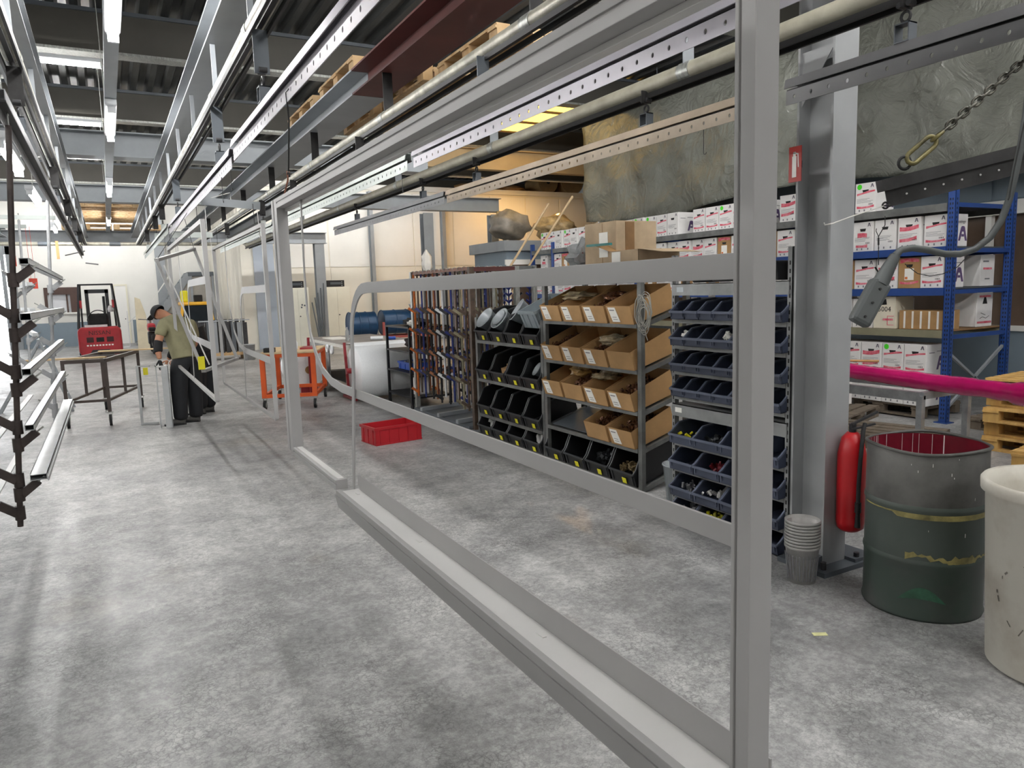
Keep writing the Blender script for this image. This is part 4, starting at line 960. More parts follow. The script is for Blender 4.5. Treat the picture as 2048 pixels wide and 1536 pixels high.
# fire extinguisher pack on the column and its sign
EX = Vector((3.90, 2.80, .30))
t = thing('fire_extinguisher', 'red fire extinguisher with black hose beside the column', 'fire extinguisher', EX)
mat('ext_red', 'b3141c', .35, 0, .06, 4)
ea, eb = pY(1698, 1062, 2.79), pY(1708, 880, 2.79)
MB().lathe([(0, 0), (.05, .0), (.075, .02), (.08, .06), (.08, .47), (.06, .565), (.03, .60), (0, .60)], (ea.x+.02, 2.80, ea.z), 24).build('cylinder', 'ext_red', t, world=True)
MB().cyl((ea.x+.02, 2.80, ea.z+.59), (ea.x+.02, 2.80, ea.z+.65), .02, 10).build('valve', 'dark_iron', t, world=True)
MB().bar((ea.x+.0, 2.79, ea.z+.65), (ea.x+.13, 2.72, ea.z+.72), .02, .012).bar((ea.x+.0, 2.79, ea.z+.62), (ea.x+.11, 2.72, ea.z+.65), .02, .01).build('lever', 'dark_iron', t, world=True)
hx = ea.x
MB().tube([(hx+.06, 2.75, ea.z+.65), (hx+.02, 2.73, ea.z+.62), (hx-.025, 2.71, ea.z+.45), (hx-.035, 2.71, ea.z+.30), (hx-.035, 2.71, ea.z+.12)], .012, 10).build('hose', 'rubber', t, world=True)
MB().cyl((hx-.035, 2.71, ea.z+.14), (hx-.035, 2.71, ea.z+.05), .012, 10, .017).cyl((hx-.035, 2.71, ea.z+.2), (hx-.035, 2.71, ea.z+.14), .018, 10).build('nozzle', 'black', t, world=True)
MB().box((CX+.1, 2.80, ea.z+.40), (hx-.05, 2.83, ea.z+.46)).build('bracket', 'steel_dark', t, world=True)
sg = thing('extinguisher_sign', 'red fire extinguisher sign on the left of the column', 'sign', (3.6, 3.2, 2.3))
s0, s1 = pX(1577, 366, 3.62), pX(1603, 290, 3.62)
MB().box((3.62, s1.y-.0, s0.z), (3.625, s0.y, s1.z)).build('plate', mat('sign_red', 'a8322c', .5, 0, .04, 3), sg, world=True)
yc, zc = (s0.y+s1.y)/2, (s0.z+s1.z)/2
MB().box((3.617, yc-.012, zc-.075), (3.619, yc+.018, zc+.045)).build('pictogram_body', 'paper', sg, world=True)
MB().box((3.617, yc-.006, zc+.045), (3.619, yc+.012, zc+.07)).bar((3.618, yc+.01, zc+.065), (3.618, yc-.025, zc+.055), .002, .008).bar((3.618, yc-.022, zc+.058), (3.618, yc-.026, zc-.02), .002, .006).build('pictogram_hose', 'paper', sg, world=True)
MB().box((3.625, (s0.y+s1.y)/2-.02, zc-.02), (3.66, CY_+.14, zc+.02)).build('sign_bracket', 'steel_dark', sg, world=True)

# ================================================================== pendant control, hoist chain, hoisted bar
mat('pendant_grey', '4d5151', .5, 0, .06, 6)
mat('chain_steel', '5a5850', .4, .6, .25, 20)
mat('hook_brass', '7d7549', .45, .3, .4, 18)
D1 = 2.3
pA, pB = pD(1790, 512, D1), pD(1716, 648, D1)
t = thing('pendant_control', 'dark grey hoist pendant control hanging by its thick cable', 'controller', (pA+pB)/2)
dv = (pB-pA).normalized(); L_ = (pB-pA).length
side = dv.cross(_fw).normalized(); Mx = Matrix((( side.x, _fw.x, dv.x, pA.x), (side.y, _fw.y, dv.y, pA.y), (side.z, _fw.z, dv.z, pA.z), (0,0,0,1)))
mb = MB().box((-.033, -.022, L_*.38), (.033, .022, L_), Mx); mb.build('housing', 'pendant_grey', t, world=True, bevel=.012)
MB().cyl(pA, pA+dv*L_*.42, .016, 14, .026).build('cable_gland', 'pendant_grey', t, world=True)
for f in (.5, .7, .9):
    MB().cyl(pA+dv*L_*f-_fw*.021, pA+dv*L_*f-_fw*.026, .004, 8).build('screw', 'black', t, world=True)
cp_ = [(1790, 512), (1802, 500), (1825, 496), (1855, 500), (1890, 508), (1920, 508), (1950, 498), (1980, 475), (2003, 440), (2018, 400), (2030, 350), (2040, 300), (2052, 230), (2062, 120), (2068, -30), (2072, -300)]
MB().tube([pD(x_, y_, D1) for x_, y_ in cp_], [.012]+[.0105]*(len(cp_)-1), 12).build('cable', 'pendant_grey', t, world=True)
MB().tube([pD(x_, y_, D1-.02) for x_, y_ in ((2052, 230), (2030, 330), (2018, 395), (2016, 400))], .0025, 6).build('tie_wire', 'black', t, world=True)
t = thing('wire_tool', 'thin dark wire hook hanging in front of the box shelves', 'hook', pD(1757, 500, 2.35))
W = [(1770, 432), (1770, 450), (1757, 473), (1757, 490), (1757, 530)]
MB().tube([pD(x_, y_, 2.35) for x_, y_ in W], .0014, 6).tube([pD(x_, y_, 2.35) for x_, y_ in ((1757, 473), (1752, 462), (1753, 457))], .0012, 6).build('shank', 'black', t, world=True)
MB().tube([pD(x_, y_, 2.35) for x_, y_ in ((1750, 534), (1757, 545), (1766, 535))], .003, 6).cyl(pD(1757, 476, 2.35), pD(1757, 490, 2.35), .003, 6).build('hook_end', 'black', t, world=True)
MB().tube([pD(x_, y_, 2.4) for x_, y_ in ((1810, 528), (1835, 547), (1860, 552), (1885, 548), (1915, 534), (1935, 512))], .0014, 6).build('loop_wire', 'black', t, world=True)
# hoisted dark bar
hA, hB = pD(1756, 362, 2.9), pD(2150, 262, 2.9)
t = thing('hoisted_bar', 'black perforated lifting bar hung from the chain', 'load bar', (hA+hB)/2)
ax_ = (hB-hA).normalized(); upv = Vector((0,0,1))-ax_*ax_.z; upv.normalize(); nv = ax_.cross(upv)
def hbox(a0, a1, z0, z1, n0, n1, name, m, parent=None):
    vs = []
    for a_ in (a0, a1):
        for z_, q in ((z0, n0), (z0, n1), (z1, n1), (z1, n0)): vs.append(hA+ax_*a_+upv*z_+nv*q)
    return MB().add(vs, [(0,1,2,3), (7,6,5,4), (0,4,5,1), (1,5,6,2), (2,6,7,3), (3,7,4,0)]).build(name, m, parent or t, world=True)
LB = (hB-hA).length
hbox(0, LB, -.045, 0, -.02, .03, 'channel', 'hanger_iron'); hbox(.02, LB, -.11, -.045, -.002, .004, 'leg', 'hanger_iron')
for i in range(9):
    c_ = hA+ax_*(.10+i*.075)+upv*-.075+nv*.005
    MB().cyl(c_-nv*.01, c_+nv*.002, .004, 8).build('lit_hole', 'powder_light', t, world=True)  # pale discs stand in for light showing through the holes
k0 = hA+ax_*.012+upv*-.10
MB().tube(arc(k0, .012, 0, 2*PI, 12, ax_, upv)[:-1], .004, 6, closed=True).tube(arc(k0+nv*.01, .009, 0, 2*PI, 12, ax_, nv)[:-1], .003, 6, closed=True).build('wire_knot', 'black', t, world=True)
tag(MB().tube([k0, pD(1720, 427, 2.88), pD(1665, 447, 2.86), pD(1650, 450, 2.86), pD(1648, 445, 2.86)], .0025, 8).build('wire_rod', mat('white_wire', 'e8e6e0', .4, .1, .03, 9)), 'thin white wire rod hooked to the end of the black lifting bar', 'wire')
# chain with hook
t = thing('hoist_chain', 'oily steel hoist chain with a brass toned hook', 'chain', pD(1810, 325, 2.88))
ring = pD(1809, 326, 2.885)
MB().tube(arc(ring, .024, 0, 2*PI, 16, ax_, upv)[:-1], .006, 8, closed=True).build('ring', 'black', t, world=True)
c0, c1 = pD(1818, 322, 2.88), pD(2090, 84, 2.88); cd = (c1-c0).normalized(); pn = cd.cross(_fw).normalized(); fn = cd.cross(pn).normalized()
hkL = .155
def link(mb, c, L, w, r, sd):
    pts = []
    for i in range(7): a = -PI/2+PI*i/6; pts.append(c+cd*(L/2-w/2+w/2*math.cos(a))+sd*(w/2*math.sin(a)))
    for i in range(7): a = PI/2+PI*i/6; pts.append(c+cd*(-(L/2-w/2)+w/2*math.cos(a))+sd*(w/2*math.sin(a)))
    return mb.tube(pts, r, 8, closed=True)
link(MB(), c0+cd*.065, .14, .045, .009, pn).build('hook', 'hook_brass', t, world=True)
link(MB(), c0+cd*.148, .05, .034, .007, fn).build('shackle', 'hook_brass', t, world=True)
L_ = (c1-c0).length; s_ = .185; i = 0
while s_ < L_:
    link(MB(), c0+cd*s_, .047, .026, .0052, pn if i % 2 else fn).build('link', 'chain_steel', t, world=True); s_ += .034; i += 1
# ================================================================== blue pallet rack with cartons of paint powder
mat('rack_blue', '27498c', .45, .1, .08, 4)
mat('box_white', 'e6e4e2', .65, 0, .04, 4)
mat('box_side', 'c9c7c8', .65, 0, .04, 4)
mat('logo_purple', '5d4a72', .6, 0, .03, 4)
mat('logo_dark', '4a4456', .6, 0, .03, 4)
mat('spray_red', 'cf4a5f', .6, 0, .5, 16, col2='e59aa4', thr=(.3, .6))
mat('green_dot', '46d81e', .5, 0, .02, 4)
BRX, BRD = 8.6, 1.2
PY = [5.15, 8.05, 10.95, 13.85, 16.3][:4]
rk = thing('pallet_rack', 'blue pallet rack stocked with white paint cartons', 'rack', (BRX+.6, 9.5, 0))
for y in PY+[14.75]:
    for x in (BRX, BRX+BRD):
        p_ = MB().box((x, y-.045, 0), (x+.004, y+.045, 2.72)).box((x, y-.045, 0), (x+.07, y-.041, 2.72)).box((x, y+.041, 0), (x+.07, y+.045, 2.72)).build('upright', 'rack_blue', rk, world=True)
        if y < 6 or x == BRX and y < 9:
            hl = MB()
            for i in range(50): hl.box((x-.002, y-.02, .05+i*.052), (x-.0005, y-.008, .075+i*.052)); hl.box((x-.002, y+.008, .05+i*.052), (x-.0005, y+.02, .075+i*.052)); hl.box((x+.025, y-.047, .05+i*.052), (x+.04, y-.0455, .075+i*.052))
            hl.build('upright_slots', 'black', p_, world=True, kind='stuff')
        MB().box((x-.04, y-.08, 0), (x+.11, y+.08, .01)).build('foot', 'rack_blue', rk, world=True)
    for z0, z1 in ((.15, .85), (.85, .15)):
        MB().bar((BRX+.04, y, z0), (BRX+BRD, y, z1), .03, .03).build('brace', 'steel_grey', rk, world=True)
    for z in (1.02, 1.55, 2.03, 2.55):
        MB().bar((BRX+.04, y, z), (BRX+BRD, y, z), .03, .05).build('tie', 'rack_blue', rk, world=True)
LV = [1.10, 1.60, 2.08, 2.57]
for i, z in enumerate(LV):
    m = mat('beam_olive', '8b876f', .6, 0, .1, 3) if i == 0 else ('rack_blue' if i < 3 else 'rack_steel')
    for y0, y1 in zip(PY, PY[1:]+[14.75]):
        if y1 <= y0: continue
        for x in (BRX-.02, BRX+BRD+.01):
            MB().box((x, y0+.045, z-.09), (x+.045, y1-.045, z)).build('beam', m, rk, world=True)
        MB().box((BRX+.02, y0+.045, z-.02), (BRX+BRD, y1-.045, z-.004)).build('deck', 'card_dark' if i == 0 else 'steel_dark', rk, world=True)
def letter_A(mb, M, s, th=.001):
    # stylised A: a bold arch on two legs
    out = [(-.5, -.5), (-.22, .42), (-.12, .5), (.12, .5), (.22, .42), (.5, -.5), (.27, -.5), (.17, -.2), (.09, .12), (-.09, .12), (-.17, -.2), (-.27, -.5)]
    quads = [(0, 1, 10, 11), (1, 2, 9, 10), (2, 3, 8, 9), (3, 4, 7, 8), (4, 5, 6, 7)]
    mb.add([M @ Vector((x*s, y*s, th)) for x, y in out], quads)
    mb.add([M @ Vector((x*s, y*s, th)) for x, y in [(-.13, -.05), (.13, -.05), (.15, -.22), (-.15, -.22)]], [(0, 1, 2, 3)])
    return mb
BW, BD, BH = .285, .38, .375
def face_L(): return Matrix(((0, 0, -1, 0), (-1, 0, 0, 0), (0, 1, 0, 0), (0, 0, 0, 1)))     # face towards -x: u=-y, v=z
def face_S(): return Matrix(((1, 0, 0, 0), (0, 0, -1, -BW/2), (0, 1, 0, 0), (0, 0, 0, 1)))   # face towards -y: u=x, v=z
def paint_box(var):
    t = thing('paint_carton', 'x', 'box', (0,0,0), group='paint powder cartons on the blue rack')
    brown = var == 4; base = 'card' if brown else 'box_white'
    MB().box((0, -BW/2, 0), (BD, BW/2, BH)).build('carton', base, t, bevel=.004)
    FL = face_L(); FS = face_S()
    def rect(m, name, u0, u1, v0, v1, F=FL, th=.0015):
        MB().add([F @ Vector((u, v, th)) for u, v in ((u0, v0), (u1, v0), (u1, v1), (u0, v1))], [(0, 1, 2, 3)]).build(name, m, t)
    MB().add([FL @ Vector((u, v, .001)) for u, v in ((-.035, .255), (.035, .255), (.045, .29), (-.045, .29))], [(0, 1, 2, 3)]).build('handle_slot', 'black', t)
    def stroke(name, pts, w):
        mb = MB(); n = len(pts); vs = []
        for i, (u, v) in enumerate(pts):
            ww = w*(1.1+.8*random.random()); vs += [FL @ Vector((u, v-ww/2, .0012)), FL @ Vector((u, v+ww/2, .0012))]
        mb.add(vs, [(2*i, 2*i+2, 2*i+3, 2*i+1) for i in range(n-1)]).build(name, 'spray_red', t)
    if brown:
        rect('paper', 'label_sheet', -.06, .06, .10, .24, th=.001); rect(mat('orange_sq', 'd8763a', .6, 0, .05, 5), 'print', -.055, -.02, .11, .14)
        stroke('spray_mark', [(-.12, .33), (-.03, .345), (.06, .34), (.12, .335)], .03); stroke('spray_mark', [(-.12, .07), (-.02, .06), (.05, .065), (.12, .08)], .022)
    else:
        letter_A(MB(), FL @ Matrix.Translation((.09, .335, 0)), .045).build('logo', 'logo_dark', t)
        if var == 5:
            rect('print_grey', 'print', -.1, -.02, .15, .153); rect('print_grey', 'print', -.1, .02, .12, .123)
        for v in (.175, .16, .145, .13): rect('print_grey', 'print', -.12, .02+.09*random.random(), v, v+.004)
        for u in (.045, .06, .07, .082, .095): rect('black', 'barcode', u, u+.006, .095, .115)
        for u in (-.09, -.02, .07): rect('print_grey', 'print', u, u+.018, .02, .045)
        if var in (0, 2): stroke('spray_mark', [(-.12, .235), (-.05, .245), (.05, .262), (.13, .268)], .016); stroke('spray_mark', [(-.12, .075), (-.04, .068), (.04, .07), (.12, .08)], .018)
        if var in (1,): stroke('spray_mark', [(-.08, .205), (0, .21), (.06, .2)], .035); stroke('spray_mark', [(-.1, .07), (0, .065), (.07, .07)], .026)
        if var in (3,): stroke('spray_mark', [(-.12, .24), (-.05, .235), (.02, .24), (.12, .26)], .04); stroke('spray_mark', [(-.12, .1), (0, .105), (.1, .13)], .03)
        if var in (2,):
            MB().add([FL @ Vector((-.085+.034*math.cos(a*PI/8), .33+.034*math.sin(a*PI/8), .002)) for a in range(16)], [tuple(range(16))]).build('green_dot', 'green_dot', t)
        letter_A(MB(), FS @ Matrix.Translation((.29, .15, 0)), .17).build('side_logo', 'logo_purple', t)
        rect('print_grey', 'side_print', .05, .16, .27, .28, FS); rect('print_grey', 'side_print', .2, .34, .285, .293, FS)
    return t
VAR = {v: paint_box(v) for v in range(6)}
VD = {0: 'two thin red stripes', 1: 'blotchy red marks', 2: 'a green dot', 3: 'thick red smears', 4: 'white label sheet', 5: 'plain print'}
SEQ = {3: {0: 2}, 2: [1, 5, 3, 0][::-1], 1: [0, 4, 3, 2, 4][::-1], 0: [5, 0, 3][::-1]}
rnd = random.Random(21); cnt = 0
lvn = {0: 'lowest', 1: 'second', 2: 'third', 3: 'top'}
spec = []
near = {2: [0, 3, 5, 1, 0, 3, 2, 0], 1: [0, 4, 3, 0, 4, 0, 1, 3], 0: [None, None, 5, 0, 0, 3, 1, 0], 3: [None, None, None, 2, None, 0, None, 3]}
for li, z in enumerate(LV):
    k = 0; y = 5.22+BW/2
    while y < 14.55:
        if li in near and k < 8: v = near[li][k]
        elif li == 0 and y > 8.2: v = None
        else: v = rnd.choice([0, 0, 1, 2, 3, 5, 4, 0, None]) if li < 3 else rnd.choice([0, 2, None, 0, 5])
        if v is not None: spec.append((li, k, v, y, z))
        k += 1; y += BW+rnd.uniform(.012, .03)
for li, k, v, y, z in spec:
    put(VAR[v], USED, (BRX+.03+rnd.uniform(-.02, .03), y, z), '%s carton with %s, %s from near post, %s rack level' % ('brown' if v == 4 else 'white', VD[v], (ORD[k] if k < 30 else '%dth' % (k+1)), lvn[li]), Euler((0, 0, rnd.uniform(-.05, .05))))
# lettering on the end carton beside the post
ec = [o for o in COL.objects if o.name.startswith('paint_carton') and 'first from near post, third rack level' in o.get('label', '')]
if ec: text_part('side_lettering', 'el Coatings', .05, 'print_grey', face_S() @ Matrix.Translation((.22, .285, .002)), ec[0], world=False)
# floor level cartons on a pallet, two layers
for la in range(2):
    for k in range(5):
        v = [[0, 3, 5, 0, 2], [0, 2, 3, 2, 5]][la][k]
        put(VAR[v], USED, (BRX-.02, 5.35+BW/2+k*(BW+.012)+la*.01, .17+la*BH), 'white carton on the pallet under the rack, %s layer, %s from the near post' % (['lower', 'upper'][la], ORD[k]), Euler((0, 0, rnd.uniform(-.03, .03))))
# odd boxes at the near end of the rack
def plain(label, lo, hi, m='box_white', rz=0.0, name='carton_box'):
    lo = Vector(lo); hi = Vector(hi); t = thing(name, label, 'box', ((lo.x+hi.x)/2, (lo.y+hi.y)/2, lo.z), rz); h = (hi-lo)/2
    MB().box((-h.x, -h.y, 0), (h.x, h.y, h.z*2)).build('carton', m, t, bevel=.004); return t, h
b, h = plain('grey-white carton with a red stripe label, at the rack back', (9.42, 5.25, 1.60), (9.72, 5.5, 1.98))
MB().box((-.09, -h.y-.002, .2), (.09, -h.y, .225)).build('stripe', 'spray_red', b); MB().box((-.05, -h.y-.002, .08), (.05, -h.y, .095)).box((-.1, -h.y-.002, .29), (.02, -h.y, .31)).build('print', 'print_grey', b)
b, h = plain('white carton with hand scrawl, lowest level at the rack back', (9.38, 5.25, 1.10), (9.72, 5.55, 1.52))
MB().box((-h.x+.02, -h.y-.002, .04), (h.x-.02, -h.y, .065)).box((-.12, -h.y-.002, .36), (.12, -h.y, .385)).build('stripe', 'spray_red', b); MB().prism([(-.05, .28), (.05, .28), (.02, .36), (-.02, .36)], 'y', -h.y-.002, -h.y).build('handle_slot', 'black', b)
for (u0, v0, u1, v1) in ((-.1, .1, -.04, .12), (-.04, .12, .03, .1), (.03, .1, .1, .13), (-.08, .17, .02, .14)):
    MB().bar((u0, -h.y-.002, v0), (u1, -h.y-.002, v1), .002, .005).build('scrawl', 'black', b)
b, h = plain('low brown carton wrapped in white printed tapes, on the lowest level', (8.66, 5.22, 1.10), (8.98, 5.78, 1.33), 'card')
for i in range(5):
    u = -h.y+.07+i*.105
    MB().box((-h.x-.002, u-.012, .01), (-h.x, u+.012, .22)).build('tape', 'paper', b)
for i in range(2): MB().box((-.1+i*.12, -h.y-.002, .01), (-.07+i*.12, -h.y, .22)).build('tape', 'paper', b)
b, h = plain('cream open carton marked by hand, beside the taped brown carton', (8.64, 5.82, 1.10), (9.0, 6.12, 1.50), mat('box_cream', 'e3dcc8', .7, 0, .05, 4))
text_part('handwriting', '5004', .09, 'black', face_L() @ Matrix.Translation((0, .24, h.x+.002)), b, world=False)
MB().box((-h.x-.002, -.12, .1), (-h.x, .02, .125)).build('spray_mark', 'spray_red', b); MB().prism([(-.03, .30), (.09, .29), (.08, .36), (-.02, .37)], 'x', -h.x-.002, -h.x).build('handle_slot', 'black', b)
MB().prism([(-.13, .04), (-.04, .04), (-.04, .16), (-.13, .16), (-.13, .152), (-.048, .152), (-.048, .048), (-.13, .048)], 'x', -h.x-.002, -h.x).build('print_frame', 'spray_red', b)
b, h = plain('white carton lying on its side before the pallet, lettered edge', (7.98, 6.15, .14), (8.3, 6.75, .50))
MB().box((-h.x-.002, -h.y+.03, .3), (-h.x, -h.y+.06, .34)).build('logo', 'logo_dark', b); MB().box((-h.x, -h.y-.002, .31), (h.x, -h.y, .325)).build('print', 'print_grey', b)

# ================================================================== grey tarpaulin
bm = bmesh.new(); NXg, NZg = 110, 34; TXp = 10.0; grid = []
for i in range(NXg+1):
    row = []
    y = 14.6-(14.6+1.5)*i/NXg
    for j in range(NZg+1):
        u = j/NZg; z = 3.18+.10*math.sin(y*.9)*(1-u)+(5.55-3.18)*u
        w = .05*math.sin(y*2.3+u*3)+.03*math.sin(y*5.1-u*7+1)+.02*math.sin(u*17+y*1.3)+.05*(1-u)*math.sin(y*1.1)
        row.append(bm.verts.new((TXp+w, y, z)))
    grid.append(row)
for i in range(NXg):
    for j in range(NZg): bm.faces.new((grid[i][j], grid[i+1][j], grid[i+1][j+1], grid[i][j+1])).smooth = True
me = bpy.data.meshes.new('tarpaulin'); bm.to_mesh(me); bm.free()
mtp = mat('tarp_grey', '6f7169', .30, 0, .12, 1.2)
def tarp_bump(m):
    nt = m.node_tree; N = nt.nodes; L = nt.links
    tc = N.new('ShaderNodeTexCoord'); v = N.new('ShaderNodeTexVoronoi'); v.feature = 'F1'; v.distance = 'EUCLIDEAN'; v.inputs['Scale'].default_value = 1.7
    n1 = N.new('ShaderNodeTexNoise'); n1.inputs['Scale'].default_value = 2.2; n1.inputs['Detail'].default_value = 6; n1.inputs['Distortion'].default_value = 3.5
    mx = N.new('ShaderNodeMath'); mx.operation = 'ADD'; mp = N.new('ShaderNodeVectorMath'); mp.operation = 'ADD'; n0 = N.new('ShaderNodeTexNoise'); n0.inputs['Scale'].default_value = 1.4; L.new(tc.outputs['Object'], n0.inputs['Vector']); L.new(tc.outputs['Object'], mp.inputs[0]); L.new(n0.outputs['Color'], mp.inputs[1]); L.new(mp.outputs[0], v.inputs['Vector']); L.new(tc.outputs['Object'], n1.inputs['Vector'])
    L.new(v.outputs['Distance'], mx.inputs[0]); L.new(n1.outputs['Fac'], mx.inputs[1])
    b = N.new('ShaderNodeBump'); b.inputs['Strength'].default_value = .55; b.inputs['Distance'].default_value = .10; L.new(mx.outputs[0], b.inputs['Height']); L.new(b.outputs[0], N['Principled BSDF'].inputs['Normal'])
tarp_bump(mtp); me.materials.append(mtp)
tp = bpy.data.objects.new('tarpaulin', me); COL.objects.link(tp); md = tp.modifiers.new('thickness', 'SOLIDIFY'); md.thickness = .004
tag(tp, 'large creased grey tarpaulin hung above the blue rack', 'tarpaulin')
tr_ = thing('tarp_rail', 'thin dark rail carrying the grey tarpaulin', 'rail', (10.0, 6.5, 5.56))
MB().bar((10.0, -1.6, 5.58), (10.0, 14.7, 5.58), .05).build('pipe', 'steel_dark', tr_, world=True)
for y in (0, 4, 8, 12): MB().cyl((10.0, y, 5.58), (10.0, y, ZR), .01, 6).build('rod', 'steel_dark', tr_, world=True)

# ================================================================== pallets
mat('pallet_wood', 'c2aa86', .8, 0, .2, 3, stretch=(1, 6, 1), col2='a98455', thr=(.3, .7))
mat('pallet_yellow', 'd3ac66', .8, 0, .2, 3, stretch=(1, 6, 1), col2='b08a50', thr=(.3, .7))
mat('pallet_old', '7b6f60', .85, 0, .2, 3, stretch=(1, 6, 1), col2='5d5347', thr=(.3, .7))
def make_pallet(label, m, group):
    t = thing('wooden_pallet', label, 'pallet', (0,0,0), group=group)
    for i in range(5):
        x = -.4+.0725+i*(.655/4); MB().box((x-.062, -.6, .122), (x+.062, .6, .144)).build('deck_board', m, t)
    for y in (-.5275, 0, .5275): MB().box((-.4, y-.0725, .1), (.4, y+.0725, .122)).build('cross_board', m, t)
    for x in (-.335, 0, .335):
        MB().box((x-.05, -.6, 0), (x+.05, .6, .022)).build('bottom_board', m, t)
        for y in (-.5275, 0, .5275): MB().box((x-.05, y-.0725, .022), (x+.05, y+.0725, .1)).build('block', m, t)
    return t
pw = make_pallet('x', 'pallet_wood', 'pallets stored overhead'); py = make_pallet('x', 'pallet_yellow', 'pallets stacked by the rack'); po = make_pallet('x', 'pallet_old', 'old grey pallets')
ZG = 3.73
put(pw, USED, (2.52, 8.82, ZG), 'pale pallet resting on the grey girder, its end seen beside the black hook')
for i, (x, y, z, lb) in enumerate(((3.33, 8.7, ZG, 'pallet overhead right of the pale one, underside showing'), (3.33, 7.4, ZG, 'pallet overhead nearer than the others, underside showing'), (2.52, 7.35, ZG, 'pallet overhead beside the red girder end'), (3.33, 6.1, ZG, 'nearest overhead pallet above the pale conveyor bar'))):
    put(pw, USED, (x, y, z), lb)
for i in range(4): put(pw, USED, (.22, 18.6+i*.95, 3.735), 'far pallet laid across the girders, %s from the second cross girder' % ORD[i], Euler((0, 0, PI/2)))
for i in range(2): put(pw, USED, (-.3+i*1.25, 23.95, 3.71), 'far pallet lying on the farthest cross girder, %s one' % ['left', 'right'][i], Euler((0, 0, PI/2)))
for i in range(5): put(py, USED, (8.0+[0, .03, -.02, .05, 0][i], 3.55, .0+i*.146), 'yellow pallet, %s from the floor in the stack at the right edge' % ORD[i], Euler((0, 0, [.05, 0, .1, -.03, .08][i])))
put(po, USED, (7.1, 4.95, 0), 'weathered grey pallet on the floor behind the drum', Euler((0, 0, .3)))
put(po, USED, (7.75, 6.05, 0), 'weathered grey pallet pushed under the pink bundle', Euler((0, 0, .3+PI/2)))
put(po, USED, (9.0, 6.0, 0.02), 'old pallet carrying cartons under the blue rack', Euler((0, 0, PI/2*0)))
put(po, USED, (8.9, 4.2, 0), 'old dark pallet beside the yellow stack')
put(py, USED, (6.95, 2.75, 0), 'yellow pallet at the very right edge behind the barrel', Euler((0, 0, .2)))
put(py, USED, (6.95, 2.75, .146), 'second yellow pallet at the very right edge', Euler((0, 0, .15)))
# dark rolls stored overhead
for i, (x, y, z, r_) in enumerate(((3.2, 7.2, ZG+.30, .15), (3.45, 7.9, ZG+.28, .13))):
    t = thing('carpet_roll', 'dark roll lying on an overhead pallet, %s' % ['nearer', 'farther'][i], 'roll', (x, y, z))
    MB().cyl((x-.4, y-.3, z), (x+.5, y+.4, z), r_, 18).build('roll', 'rubber', t, world=True); MB().cyl((x-.405, y-.304, z), (x-.39, y-.29, z), r_*.3, 12).build('core', 'card_dark', t, world=True)

# ================================================================== pink wrapped bars on a galvanised table
mat('pink_film', 'd01c70', .12, .2, .12, 4, spec=.9)
t = thing('wrapped_bundle', 'long bundle wrapped in shiny magenta film on the metal table', 'bundle', (6.15, 3.9, .8))
pts = []; rr = []; p0, p1 = Vector((6.40, 5.0, .85)), Vector((5.93, 2.72, .85)); rnd = random.Random(2)
for i in range(41):
    u = i/40; pts.append(p0.lerp(p1, u)+Vector((rnd.uniform(-.003, .003), 0, rnd.uniform(-.003, .003)-.012*math.sin(u*PI)))); rr.append(.092+rnd.uniform(-.004, .005)+(.02 if u > .85 else 0))
pk = MB().tube(pts, rr, 12)
for v in pk.v: v.z = .845+(v.z-.845)*.8; v += Vector((rnd.uniform(-.003, .003), 0, rnd.uniform(-.003, .003)))
pk.build('film', 'pink_film', t, world=True)
t = thing('metal_table', 'galvanised frame table under the magenta bundle', 'table', (6.3, 4.2, 0))
TT = .775
mat('table_galv', 'a7aaac', .35, .6, .15, 8)
tx0, tx1, ty0, ty1 = 5.95, 6.62, 3.75, 5.15
for x in (tx0, tx1):
    for y in (ty0, ty1): MB().box((x-.025, y-.025, 0), (x+.025, y+.025, TT-.03)).build('leg', 'table_galv', t, world=True)
MB().bar((tx0, ty0, TT-.04), (tx0, ty1, TT-.04), .05, .08).build('long_rail', 'table_galv', t, world=True); MB().bar((tx1, ty0, TT-.04), (tx1, ty1, TT-.04), .05, .08).build('long_rail', 'table_galv', t, world=True)
MB().bar((tx0, ty0, TT-.03), (tx1+.15, ty0, TT-.03), .05, .06).build('cross_rail', 'table_galv', t, world=True); MB().bar((tx0, ty1, TT-.03), (tx1, ty1, TT-.03), .05, .06).build('cross_rail', 'table_galv', t, world=True)
crumple('clear film wad standing on the far end of the metal table', (6.3, 5.0, .98), .06, .07, .1, 'film_clear', 31)
tag(MB().cyl((6.2, 5.1, .79), (6.5, 5.05, .79), .02, 10).build('chrome_tube', 'table_galv'), 'short chrome tube on the magenta bundle end', 'tube')
tag(MB().tube([(6.3, 5.1, .92), (6.45, 4.9, .925), (6.6, 4.6, .93)], .012, 8).build('tan_rope', 'card'), 'tan cord lying along the magenta bundle', 'cord')
